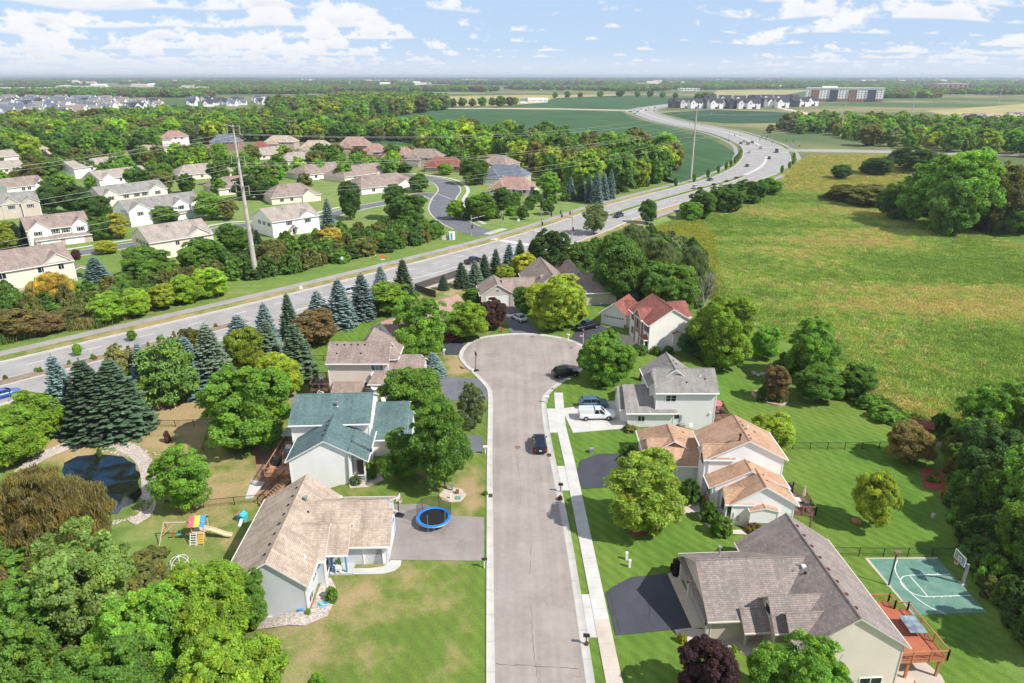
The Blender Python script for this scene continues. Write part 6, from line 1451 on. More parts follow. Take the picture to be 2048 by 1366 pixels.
townhome('townhouse', 'nearest beige townhome with a brown-grey roof and small white porch', -70, 602, 155, 561, 14, 5.7, 9.2, 'shingle_brown', 'side_beige', ((.72, .995, .05, 8.0),), ((.70, 3.7, 1.7, 1.3, 0, False), (.88, 3.7, 1.2, 1.5, .05, False), (.35, 3.7, 1.6, 1.3, 0, False)), exA)
def exB(h, x, y, L_):
    porch(h, x + .62 * L_, y)
    for k in range(4): h.win('-x', x, y + 2.2 + k * 2.9, 3.6, 1.1, 1.3, 1, True)
townhome('townhouse', 'sand-roofed townhome with a white gable at the parking court', 306, 521, 430, 500, 15, 5.4, 8.8, 'shingle_taupe', 'side_beige', ((.58, .99, .05, 7.6),), ((.42, 3.4, 1.1, 1.2, 0, False), (.78, 3.4, 1.1, 1.2, .05, True)), exB)
def exC(h, x, y, L_):
    for f in (.32, .70): h.garage('-y', y - 1.6, x + f * L_, 5.0, 2.2, lites=False)
    h.wing(x + .1 * L_, x + .98 * L_, y - 1.6, y + .4, 2.7, 3.5, 'x', y + .3, 'brick_tan', 'shingle_brown', ze2=3.45, oe=.5)
    h.win('+x', x + L_, y + 4, 3.6, 1.4, 1.3, 1, True)
townhome('townhouse', 'white townhome with two white garage doors and black shutters', 62, 497, 186, 481, 13, 5.7, 8.8, 'shingle_brown', 'side_cream', ((.02, .36, .4, 8.0), (.70, .99, .4, 7.8)), ((.16, 3.7, 1.3, 1.2, .4, True), (.44, 3.7, 1.4, 1.3, 0, True), (.60, 3.7, 1.4, 1.3, 0, True), (.84, 3.7, 1.3, 1.3, .4, True)), exC)
def exD(h, x, y, L_): h.garage('-y', y - 1.4, x + .72 * L_, 4.9, 2.2, lites=False); h.wing(x + .6 * L_, x + .84 * L_, y - 1.4, y + .4, 2.7, 3.5, 'x', y + .3, 'side_white', 'shingle_brown', ze2=3.45)
townhome('townhouse', 'white townhome with twin gables, one garage door and black shutters', 262, 454, 408, 431, 12, 5.6, 8.7, 'shingle_slate', 'side_white', ((.0, .28, .6, 7.9), (.58, .80, .5, 7.7), (.82, 1.0, 1.5, 7.4)), ((.14, 3.6, 1.3, 1.3, .6, True), (.69, 3.7, 1.4, 1.3, .5, True), (.91, 3.6, 1.7, 1.5, 1.5, True), (.91, .9, 1.8, 1.5, 1.5, True)), exD)
townhome('townhouse', 'long beige townhome behind the twin-gabled white one', 208, 420, 338, 402, 12, 5.6, 8.6, 'shingle_slate', 'side_beige', ((.02, .25, .4, 7.7), (.7, .97, .4, 7.6)), tuple((f, 3.6, 1.4, 1.3, o, True) for f, o in ((.13, .4), (.36, 0), (.52, 0), (.64, 0), (.84, .4))))
def exF(h, x, y, L_):
    porch(h, x + .42 * L_, y)
    for k in range(3): h.win('-x', x, y + 2.5 + k * 3.5, 3.5, 1.1, 1.2, 1, True)
townhome('townhouse', 'white-walled townhome with a tan roof behind the golden bush', 548, 476, 640, 461, 15, 5.5, 8.8, 'shingle_taupe', 'side_white', ((.55, .99, .05, 7.6),), ((.35, 3.5, 1.2, 1.2, 0, True), (.75, 3.5, 1.4, 1.2, .05, True)), exF)
townhome('townhouse', 'tan townhome with a row of windows at the left edge', -60, 446, 85, 431, 13, 5.7, 8.8, 'shingle_slate', 'side_tan', ((.48, .72, .3, 7.8), (.74, .99, 1.2, 7.4)), tuple((f, 3.6, 1.3, 1.3, o, True) for f, o in ((.2, 0), (.32, 0), (.6, .3), (.86, 1.2))))
for (lab, uL, vL, uR, vR, rf, wl, gb) in (
    ('white gabled townhome with a brown roof left of the dark trees', 20, 401, 98, 391, 'shingle_brown', 'side_white', (.7, .99)), ('cream townhome with a pinkish tan roof and two white gables', 203, 382, 305, 368, 'shingle_taupe', 'side_cream', (.05, .3)),
    ('white gabled townhome half hidden behind a round dark tree', 152, 358, 238, 346, 'shingle_taupe', 'side_white', (.65, .99)), ('low tan-roofed townhome at the far left edge', -30, 362, 55, 354, 'shingle_taupe', 'side_beige', (.1, .3)), ('flat tan-roofed townhome above the left edge', -30, 335, 40, 329, 'shingle_taupe', 'side_beige', (.1, .3))):
    townhome('townhouse', lab, uL, vL, uR, vR, 13, 5.5, 8.6, rf, wl, ((gb[0], gb[1], .4, 7.6),), tuple((f, 3.5, 1.3, 1.2, 0, False) for f in (.4, .55)))
for (lab, uL, vL, uR, vR, D, rf, wl) in (
    ('grey hip-roofed single-storey townhome with a covered end porch', 545, 410, 642, 401, 17, 'shingle_brown', 'side_beige'), ('grey hip-roofed townhome nearest the lane, beside the round dark tree', 440, 392, 545, 380, 18, 'shingle_brown', 'side_beige'), ('brown hip-roofed townhome behind the small yellow pond', 360, 362, 470, 352, 16, 'shingle_taupe', 'side_beige'),
    ('grey hip-roofed townhome in front of the red brick houses', 724, 390, 838, 377, 20, 'shingle_brown', 'side_lightgrey'), ('grey hip-roofed townhome between two dark trees', 612, 362, 712, 350, 18, 'shingle_brown', 'side_lightgrey'), ('grey hip-roofed townhome joined behind the corner one', 690, 366, 790, 352, 17, 'shingle_brown', 'side_beige'), ('tan hip-roofed townhome behind the grey pair', 565, 332, 655, 327, 16, 'shingle_taupe', 'side_beige'), ('sandy hip-roofed townhome behind the tan one', 512, 320, 595, 315, 15, 'shingle_taupe', 'side_beige')):
    townhome('hip_townhouse', lab, uL, vL, uR, vR, D, 3.1, 7.0, rf, wl, ((.62, .9, .5, 5.2),), ((.2, 1.0, 1.5, 1.3, 0, False), (.4, 1.0, 1.3, 1.3, 0, False)), None, (6, 6))
def manor(label, u, v, wm, dm, ze, zr, rot, roof, wall, trim='trim', nwin=2, cat='house'):
    a = gp(u, v); h = House('suburban_house', label, cat, a, R(rot), z0=-.5, base=Tz(*a)); x, y = a
    mw, zm = h.wing(x - wm / 2, x + wm / 2, y, y + dm, ze, zr, 'x', None, wall, roof, trim, hip=(dm * .42, dm * .42)); h.wing(x - wm * .42, x - wm * .05, y - 2.2, y + dm * .5, ze * .8, zr * .82, 'y', None, wall, roof, trim, hip=(2.5, 0))
    for k in range(nwin): h.win('-y', y, x + wm * (.12 + .26 * k), ze - 1.9, 1.3, 1.3, 1)
    h.garage('-y', y - 2.2, x - wm * .235, wm * .28, 2.3, 'door_tan' if 'brick' in wall else 'door_white', False); return h
for a in (('white two-storey house with a pinkish roof rising among the woods', 348, 292, 17, 12, 7.0, 11, 10, 'shingle_rust', 'side_white'), ('low beige house with a tan roof beside the yellow pond', 293, 311, 17, 10, 3.5, 6.5, -8, 'shingle_tan', 'side_beige'), ('dark blue-roofed house with a red side roof', 450, 300, 20, 13, 6, 10.5, 5, 'shingle_blue', 'brick'),
    ('small red-roofed house beside the beige hipped one', 517, 308, 12, 12, 3.5, 8, 0, 'shingle_red', 'side_beige'), ('beige brick house with a peach roof', 560, 299, 22, 12, 5.6, 9.5, 0, 'shingle_tan', 'brick_tan'), ('beige house with a peach roof behind the round dark tree', 631, 309, 21, 12, 4.5, 9, 0, 'shingle_tan', 'side_beige'),
    ('large red brick house with a coral roof', 708, 308, 21, 13, 6, 11, 0, 'shingle_rust', 'brick'), ('coral-roofed brick house in the middle of the row', 748, 317, 15, 12, 4.5, 9, 0, 'shingle_rust', 'brick'), ('red brick two-storey house with a white side wall', 792, 329, 20, 12, 6, 10, -5, 'shingle_rust', 'brick'), ('tan stone house with a grey-brown roof', 845, 334, 21, 12, 6, 10, -8, 'shingle_brown', 'brick_tan'),
    ('low red brick house with a maroon roof and garage', 884, 344, 21, 12, 3.8, 7.6, -12, 'shingle_red', 'brick'), ('tan two-storey house with a grey roof behind the slate one', 985, 350, 17, 15, 6, 10, -30, 'shingle_brown', 'brick_tan'), ('slate blue-roofed house beside the rust-roofed one', 1005, 370, 22, 12, 4.8, 9, -18, 'shingle_blue', 'side_tan'), ('rust-roofed house beside the swimming pool', 1018, 392, 19, 13, 3.6, 7.8, -18, 'shingle_rust', 'side_beige'),
    ('tan-roofed house at the far left among the woods', 50, 312, 20, 12, 4, 8, 5, 'shingle_tan', 'side_beige'), ('peach-roofed house deep in the left woods', 215, 253, 22, 14, 6, 11, 0, 'shingle_rust', 'side_beige'), ('pale roof showing above the left woods', 90, 240, 22, 14, 6, 11, 0, 'shingle_tan', 'side_beige'), ('tan roof peeking from the woods left of centre', 150, 290, 18, 12, 4, 8, 0, 'shingle_tan', 'side_beige')): manor(*a)
pool = empty('swimming_pool', (*gp(1056, 379), .0), R(-15)); MB().box(-5.2, 5.2, -3.2, 3.2, -.2, .10).build('pool_deck', M['concrete'], pool); MB().box(-4.4, 4.4, -2.4, 2.4, -.1, .125).build('pool_water', M['pool'], pool); tag(pool, 'bright turquoise backyard swimming pool', 'pool')

# ------------------------------------------------------------------ far buildings, each with walls, roof and windows
def far_house(name, label, x, y, wm, dm, ze, zr, rot, roof, wall, group=None, wing=True, cat='house', dark='glass'):
    o = empty(name, (x, y, 0), rot); tag(o, label, cat, group)
    def gab(x0, x1, y0, y1, a, b, ax):
        w_ = MB(); r = MB(); e = .5
        if ax == 'x':
            c = (y0 + y1) / 2; prof = [(y0, -.5), (y1, -.5), (y1, a), (c, b), (y0, a)]; A = [(x0, p, z) for p, z in prof]; B = [(x1, p, z) for p, z in prof]
            q = [(x0 - e, y0 - e, a - .2), (x1 + e, y0 - e, a - .2), (x1 + e, c, b + .15), (x0 - e, c, b + .15), (x0 - e, y1 + e, a - .2), (x1 + e, y1 + e, a - .2)]
        else:
            c = (x0 + x1) / 2; prof = [(x0, -.5), (x1, -.5), (x1, a), (c, b), (x0, a)]; A = [(p, y0, z) for p, z in prof]; B = [(p, y1, z) for p, z in prof]
            q = [(x0 - e, y0 - e, a - .2), (x0 - e, y1 + e, a - .2), (c, y1 + e, b + .15), (c, y0 - e, b + .15), (x1 + e, y0 - e, a - .2), (x1 + e, y1 + e, a - .2)]
        w_.add(A + B, [(0, 1, 2, 3, 4), (9, 8, 7, 6, 5)] + [(i, i + 5, (i + 1) % 5 + 5, (i + 1) % 5) for i in range(5)])
        r.add(q + [(p[0], p[1], p[2] - .2) for p in q], [(0, 1, 2, 3), (3, 2, 5, 4), (9, 8, 7, 6), (10, 11, 8, 9), (0, 6, 7, 1), (4, 5, 11, 10)])
        w_.build('wall', M[wall], o, uv=True); r.build('roof', M[roof], o, uv=True)
    gab(-wm / 2, wm / 2, 0, dm, ze, zr, 'x')
    if wing: gab(-wm * .42, -wm * .02, -1.5, dm * .5, ze, zr * .95, 'y')
    for k in range(3):
        xx = wm * (-.22, .15, .36)[k]; yy = -1.56 if (k == 0 and wing) else -.06
        MB().box(xx - .9, xx + .9, yy, yy + .1, ze - 2.2, ze - .7).build('window', M[dark], o)
    return o
gr = random.Random(5)
NF = 0
spots = spaced([flat(*p) for p in ((-30, 244), (90, 241), (180, 232), (260, 223), (330, 212), (240, 203), (150, 199), (0, 200), (-30, 204))], 29, 3)
for x, y in spots[:110]:
    rf = gr.choice(['shingle_black', 'shingle_blue', 'shingle_slate', 'shingle_blue', 'shingle_brown']); wl = gr.choice(['side_white', 'side_white', 'side_cream', 'side_lightgrey'])
    far_house('distant_house', 'white gabled new house in the dense subdivision at the far left', x, y, gr.uniform(15, 20), 13, gr.uniform(5.5, 7), gr.uniform(10.5, 13), gr.uniform(-.5, .5), rf, wl, 'houses of the far subdivision')
for x, y in spaced([flat(*p) for p in ((370, 216), (520, 212), (520, 200), (380, 202))], 34, 4)[:22]:
    far_house('distant_house', 'dark-roofed house in the second row of far houses left of centre', x, y, gr.uniform(14, 18), 12, 6, 11, gr.uniform(-.4, .4), gr.choice(['shingle_black', 'shingle_blue']), gr.choice(['side_white', 'side_lightgrey']), 'second cluster of far houses')
for u in range(640, 735, 13): x, y = flat(u, 203.5); far_house('distant_house', 'grey-roofed far rowhouse left of the soybean field', x, y, 20, 14, 7, 13, 0, 'shingle_blue', 'side_white', 'far rowhouses by the field')
# black and white modern rowhouses
for i, (u, v) in enumerate([(1352, 216), (1372, 216), (1392, 217), (1412, 216.5), (1432, 217.5), (1450, 217), (1468, 217.5), (1488, 217.8), (1506, 218), (1528, 214), (1546, 215), (1565, 215.5), (1585, 214), (1604, 213.5), (1624, 212), (1420, 208), (1450, 207), (1480, 208), (1510, 206), (1535, 205.5), (1560, 206), (1585, 205)]):
    x, y = flat(u, v); o = far_house('rowhouse', 'modern black and white gabled rowhouse beside the far bend of the boulevard', x, y, 23, 14, 9.5, 15.5, gr.uniform(-.15, .15), 'shingle_black', 'side_white' if i % 3 else 'side_dark', 'modern black and white rowhouses')
    MB().box(-2, 2, -1.62, -1.5, 0, 3).build('garage_door', M['shutter'], o); MB().box(3, 5, -.2, -.06, .3, 6).build('dark_panel', M['side_dark'], o)
# the apartment block
x, y = flat(1612, 203); ap = empty('apartment_block', (x, y, 0), R(-14)); tag(ap, 'five-storey white and dark brick apartment block on the horizon', 'building')
AL, AH, AD = 150, 27, 22
MB().box(0, AL, 0, AD, -1, AH).build('wall', M['side_white'], ap, uv=True); MB().box(-1, AL + 1, -1, AD + 1, AH, AH + 1.2).build('parapet', M['trim'], ap); MB().box(-.3, AL + .3, -.4, -.01, -1, 6).build('brick_base', M['brick'], ap, uv=True)
for k in range(4): MB().box(8 + k * 37, 24 + k * 37, -1.6, -.01, -1, AH - 3).build('brick_bay', M['brick' if k % 2 == 0 else 'side_dark'], ap, uv=True)
MB().box(AL + .01, AL + .5, -.3, AD, -1, AH - 4).build('brick_end', M['brick'], ap, uv=True); MB().box(30, 60, 8, 16, AH + 1.2, AH + 4).build('penthouse', M['trim'], ap)
wm_ = MB().box(-.85, .85, -.12, 0, 0, 1.9).mesh('window', M['glass'])
for f in range(6):
    for k in range(24):
        xx = 4 + k * 6.1; o = link('window', wm_, ap); o.location = (xx, -1.62 if (8 < xx < 24 or 45 < xx < 61 or 82 < xx < 98 or 119 < xx < 135) else -.42 if f < 1 else -.02, 1.4 + f * 4.2)
for i, (u, v, w_, rf, wl, lab) in enumerate(((1955, 246, 34, 'shingle_brown', 'side_white', 'long white house with a taupe roof at the far right'), (2005, 248, 44, 'shingle_tan', 'side_grey', 'wide grey house with a pale roof at the far right'), (2040, 243, 30, 'shingle_brown', 'side_cream', 'cream house at the right edge behind the others'))):
    x, y = flat(u, v); far_house('distant_house', lab, x, y, w_ * .8, 14, 6, 10.5, .1, rf, wl)
for u, v, w_, h_, wl, lab in ((40, 183, 230, 12, 'side_white', 'long white warehouse on the far left horizon'), (150, 178, 160, 11, 'side_white', 'second white warehouse on the left horizon'), (1905, 178, 130, 22, 'brick', 'dark brick institutional building on the right horizon'), (1480, 173, 90, 12, 'side_white', 'low white commercial building near the centre horizon'), (1700, 172, 260, 10, 'side_white', 'low white retail building on the right horizon'), (1130, 180, 200, 9, 'side_cream', 'pale low building row beyond the fields'), (850, 168, 260, 10, 'side_white', 'white buildings strip on the central horizon'), (1380, 182, 70, 8, 'side_white', 'white shed beyond the far field')):
    x, y = flat(u, v); o = empty('far_building', (x, y, 0)); tag(o, lab, 'building'); MB().box(-w_ / 2, w_ / 2, 0, 60, -1, h_).build('wall', M[wl], o, uv=True); MB().box(-w_ / 2 - 1, w_ / 2 + 1, -1, 61, h_, h_ + 1).build('roof', M['trim'], o)
    for k in range(6): xx = -w_ / 2 + w_ * (k + .5) / 6; MB().box(xx - w_ * .04, xx + w_ * .04, -.3, 0, h_ * .3, h_ * .7).build('window', M['glass'], o)
for k in range(70):
    u, v = gr.choice([(gr.uniform(560, 1010), gr.uniform(163.5, 171)), (gr.uniform(1300, 1800), gr.uniform(163.5, 178)), (gr.uniform(0, 420), gr.uniform(164, 186)), (gr.uniform(1800, 2048), gr.uniform(164, 172))]); x, y = flat(u, v); sc_ = y / 2600
    far_house('distant_building', 'tiny pale building near the horizon', x, y, gr.uniform(25, 60) * sc_, 20 * sc_, 7 * sc_, 10 * sc_, 0, gr.choice(['trim', 'shingle_slate', 'shingle_tan']), gr.choice(['side_white', 'side_cream', 'side_beige']), 'buildings along the horizon', False, 'building')
for u, v, w_, d_, rf, wl, lab in ((1076, 205, 40, 22, 'trim', 'side_white', 'white farm barn beside the upper soybean field'), (1048, 206, 14, 12, 'shingle_blue', 'side_white', 'small white farm shed left of the barn'), (993, 209, 18, 12, 'shingle_red', 'brick', 'red-brown farm building beside the field road')):
    x, y = flat(u, v); far_house('farm_building', lab, x, y, w_, d_, 5, 8.5, 0, rf, wl, None, False, 'barn')

# ------------------------------------------------------------------ woods: the nearest trees one by one, the rest as a mass
WOODS = [
 ('wooded belt between the brick houses and soybean field', ((850, 318), (905, 322), (940, 318), (1010, 322), (1060, 345), (1120, 372), (1200, 385), (1330, 362), (1352, 335), (1300, 318), (1200, 312), (1100, 296), (1000, 284), (900, 280), (830, 290)), 9.5, (11, 18)),
 ('woods behind the left townhomes', ((-80, 345), (80, 322), (180, 315), (300, 300), (420, 290), (520, 283), (640, 285), (760, 283), (840, 285), (900, 278), (820, 262), (700, 258), (640, 252), (520, 243), (330, 238), (230, 246), (0, 252), (-80, 256)), 10.0, (10, 17)),
 ('tall wood at the left end of the soybean field', ((560, 236), (700, 243), (800, 232), (888, 220), (895, 214), (800, 213), (600, 216), (540, 222)), 13, (14, 22)),
 ('trees right of the gigantic cottonwood', ((1560, 262), (1640, 268), (1720, 285), (1830, 300), (2100, 318), (2100, 258), (1900, 262), (1800, 256), (1720, 250), (1600, 246)), 12, (9, 15))]
TOTAL = 0; rest = []
for wi, (nm, uv, d, hh) in enumerate(WOODS):
    pl = [flat(*p) for p in uv]; pts = spaced(pl, d, 20 + wi); pts = pts[np.argsort(pts[:, 1])]
    # keep clear of the houses
    hs = np.array([o.location[:2] for o in bpy.data.objects if o.name.startswith(('suburban_house', 'townhouse', 'hip_townhouse'))])
    keep = np.array([np.min(np.hypot(hs[:, 0] - x, (hs[:, 1] + 5) - y)) > 15 for x, y in pts]); 
    vis = np.array([np.min(np.where((abs(hs[:, 0] / hs[:, 1] - x / y) < .03) & (hs[:, 1] > y), hs[:, 1] - y, 1e6)) > 22 for x, y in pts]); pts = pts[keep & vis]
    n_ind = (30, 30, 8, 10)[wi]
    for i, (x, y) in enumerate(pts):
        kind = 'decid'; r = rng.random(); c = CO[rng.choice(['green', 'deep', 'mid', 'mid', 'lime', 'olive', 'ygreen', 'deep'])]; h_ = rng.uniform(*hh)
        if wi == 0 and r < .16: kind = 'bare'; c = CO['grey']
        elif wi == 3 and r < .35: c = CO['ygreen']
        form = MID[kind][rng.integers(len(MID[kind]))]
        if i < n_ind:
            ad = 'bare grey' if kind == 'bare' else 'yellowish' if c in (CO['ygreen'], CO['lime']) else 'dark green' if c in (CO['deep'], CO['green']) else 'olive' if c == CO['olive'] else 'green'
            small(form, x, y, h_, h_ * rng.uniform(.34, .48), c, 'tree', ad + ' tree in the ' + nm, 'tree', nm)
        elif kind == 'decid': rest.append((x, y, h_, c))
if rest:
    q = np.array([(x, y, 0.0) for x, y, _, _ in rest]); hs_ = np.array([h_ for _, _, h_, _ in rest]); k = hs_ / 10; rr = k * rng.uniform(.85, 1.25, len(k))
    scatter('canopy_woods', 'woods merging into one canopy behind the houses', 'woods', q, np.c_[rr, rr, k], [(f[2], CO[c]) for f in MID['decid'] for c in ('green', 'deep', 'mid', 'lime', 'olive', 'ygreen', 'mid', 'sage')])
# scattered garden trees among the houses
gt = spaced([flat(*p) for p in ((-60, 420), (100, 405), (300, 395), (420, 400), (520, 390), (640, 380), (700, 372), (840, 352), (930, 350), (930, 320), (700, 310), (400, 312), (250, 320), (0, 345), (-60, 360))], 11, 60)
hl = [o['label'] for o in bpy.data.objects if o.name.startswith(('suburban_house', 'townhouse', 'hip_townhouse'))]
hs = np.array([(o.location.x, o.location.y) for o in bpy.data.objects if o.name.startswith(('suburban_house', 'townhouse', 'hip_townhouse'))])
gi = 0; more_ = []
for x, y in gt[np.argsort(gt[:, 1])]:
    dxy = np.c_[hs[:, 0] + 9 - x, hs[:, 1] + 6 - y]
    if np.min(np.hypot(*dxy.T)) < 8.5 or dist_line([x], [y], BR)[0] < 8 or dist_line([x], [y], SIDE)[0] < 9: continue
    c = CO[rng.choice(['deep', 'green', 'mid', 'lime', 'olive'])]; h_ = rng.uniform(6, 11); form = MID['decid'][rng.integers(6)]; gi += 1
    if np.any((abs(hs[:, 0] / hs[:, 1] - x / y) < .04) & (hs[:, 1] > y) & (hs[:, 1] - y < 26)): gi -= 1; continue
    if gi > 34: more_.append((x, y, h_, c)); continue
    j = int(np.argmin(np.hypot(*dxy.T))); wd_ = hl[j].split()[:10]
    while wd_[-1] in ('with', 'a', 'and', 'the', 'of', 'at', 'in', 'beside', 'behind', 'two', 'white', 'small', 'from', 'to', 'left', 'right'): wd_.pop()
    sd = ('in front of' if dxy[j][1] > 6 else 'behind' if dxy[j][1] < -6 else 'left of' if dxy[j][0] > 0 else 'right of'); ad = 'dark' if c in (CO['deep'], CO['green']) else 'lime' if c == CO['lime'] else 'green'
    small(form, x, y, h_, h_ * .46, c, 'tree', ad + ' tree ' + sd + ' the ' + ' '.join(wd_), 'tree', 'garden trees among the houses')
q = np.array([(x, y, Tz(x, y)) for x, y, _, _ in more_]); k = np.array([h_ for _, _, h_, _ in more_]) / 10; rr = k * 1.12
scatter('garden_greenery', 'leafy greenery packed between the farther townhomes and brick houses', 'garden trees', q, np.c_[rr, rr, k], [(f[2], CO[c]) for f in MID['decid'] for c in ('green', 'deep', 'mid', 'lime', 'olive')])
# far country: belts of trees to the horizon
g = np.random.default_rng(77); far = []
for (y0, y1, n, xs) in ((1150, 2200, 5200, 1.0), (2200, 4200, 11000, 1.0), (4200, 9000, 15000, 1.0), (9000, 20000, 12000, 1.0)):
    y = g.uniform(y0, y1, n * 3); x = g.uniform(-.9, .9, n * 3) * y
    s = np.sin(x * .0031 + 2 * np.sin(y * .0012 + 1)) + np.sin(y * .0042 + 1.6 * np.sin(x * .0017 + 2)) + .8 * np.sin(x * .0011 - y * .0019) + .6 * np.sin(x * .009 + y * .006)
    v = np.array([row_of(0, b, 0) for b in y]); u = 1024 + FPX * x / (y * cp_ + CAM_H * sp_)
    ok = s > np.where(y < 2200, .25, .05)
    for poly in (((860, 222), (1640, 262), (1640, 176), (1100, 186), (860, 196)), ((-60, 248), (540, 234), (540, 196), (-60, 194)), ((1300, 235), (1750, 250), (1750, 190), (1300, 190))): ok &= ~in_poly(u, v, poly)
    k = np.where(ok)[0][:n]; far.append(np.c_[x[k], y[k], np.zeros(len(k)), g.uniform(9, 16, len(k)) * (1 + (y[k] > 4000) * .5 + (y[k] > 9000) * .6)])
far = np.concatenate(far); k = far[:, 3] / 10; rr = k * g.uniform(1.0, 1.6, len(k))
scatter('horizon_woods', 'belts of woodland fading towards the flat horizon', 'woods', far[:, :3], np.c_[rr, rr, k], [(f[2], CO[c]) for f in FAR for c in ('deep', 'green', 'mid', 'mid', 'olive', 'sage', 'rusty')])
# tree groups standing in the open country nearer by
g2 = 0
for nm, pts in (('trees around the farm', ((905, 214, 13), (925, 213, 14), (945, 212.5, 12), (965, 212, 15), (985, 211, 13), (1000, 214, 16), (1020, 212, 14), (1030, 209, 12))), ('trees beyond the upper soybean field', ((1110, 196, 12), (1135, 195, 14), (1160, 194.5, 12), (1200, 194, 14), (1240, 193.5, 18), (1275, 193.5, 14), (1300, 194, 15), (1325, 195, 14), (1350, 196, 12), (1395, 200, 14), (1410, 201, 16), (1425, 199, 13))),
    ('bushes beside the dark field and boulevard', ((1580, 262, 9), (1600, 268, 10), (1620, 262, 12), (1636, 258, 9), (1560, 258, 8), (1650, 262, 7), (1540, 266, 7), (1700, 256, 8), (1760, 252, 11), (1800, 250, 13), (1735, 292, 15)))):
    for u, v, h_ in pts:
        x, y = flat(u, v); small(MID['decid'][g2 % 6], x, y, h_, h_ * .55, CO[('deep', 'green', 'olive', 'mid')[g2 % 4]], 'tree', 'tree among the ' + nm, 'tree', nm); g2 += 1
# ------------------------------------------------------------------ vehicles
def loft(b, st, mi=0, cap=True):
    """st: list of rings of equal length"""
    n = len(st[0]); o = len(b.v); b.v += [tuple(map(float, p)) for r in st for p in r]
    for i in range(len(st) - 1):
        for k in range(n): b.f.append([o + i * n + k, o + i * n + (k + 1) % n, o + (i + 1) * n + (k + 1) % n, o + (i + 1) * n + k]); b.m.append(mi)
    if cap: b.f.append([o + k for k in range(n - 1, -1, -1)]); b.m.append(mi); b.f.append([o + (len(st) - 1) * n + k for k in range(n)]); b.m.append(mi)
KIND = {  # length, half width, ground clearance, nose height, belt height, tail height, roof, cabin x: windscreen base, roof front, roof rear, tail base
 'sedan': (4.7, .92, .20, .72, .95, .98, 1.45, 1.05, .35, -.95, -1.75), 'suv': (4.75, .95, .26, .95, 1.10, 1.10, 1.72, 1.15, .45, -1.75, -2.15),
 'pickup': (5.8, 1.0, .38, 1.10, 1.18, 1.16, 1.88, 1.35, .65, -.75, -1.0), 'cap': (5.7, 1.0, .36, 1.08, 1.15, 1.15, 1.85, 1.30, .60, -.35, -.55), 'truck': (7.5, 1.15, .5, 1.3, 1.4, 1.4, 2.5, 2.4, 2.0, .9, .8)}
CARP = {}
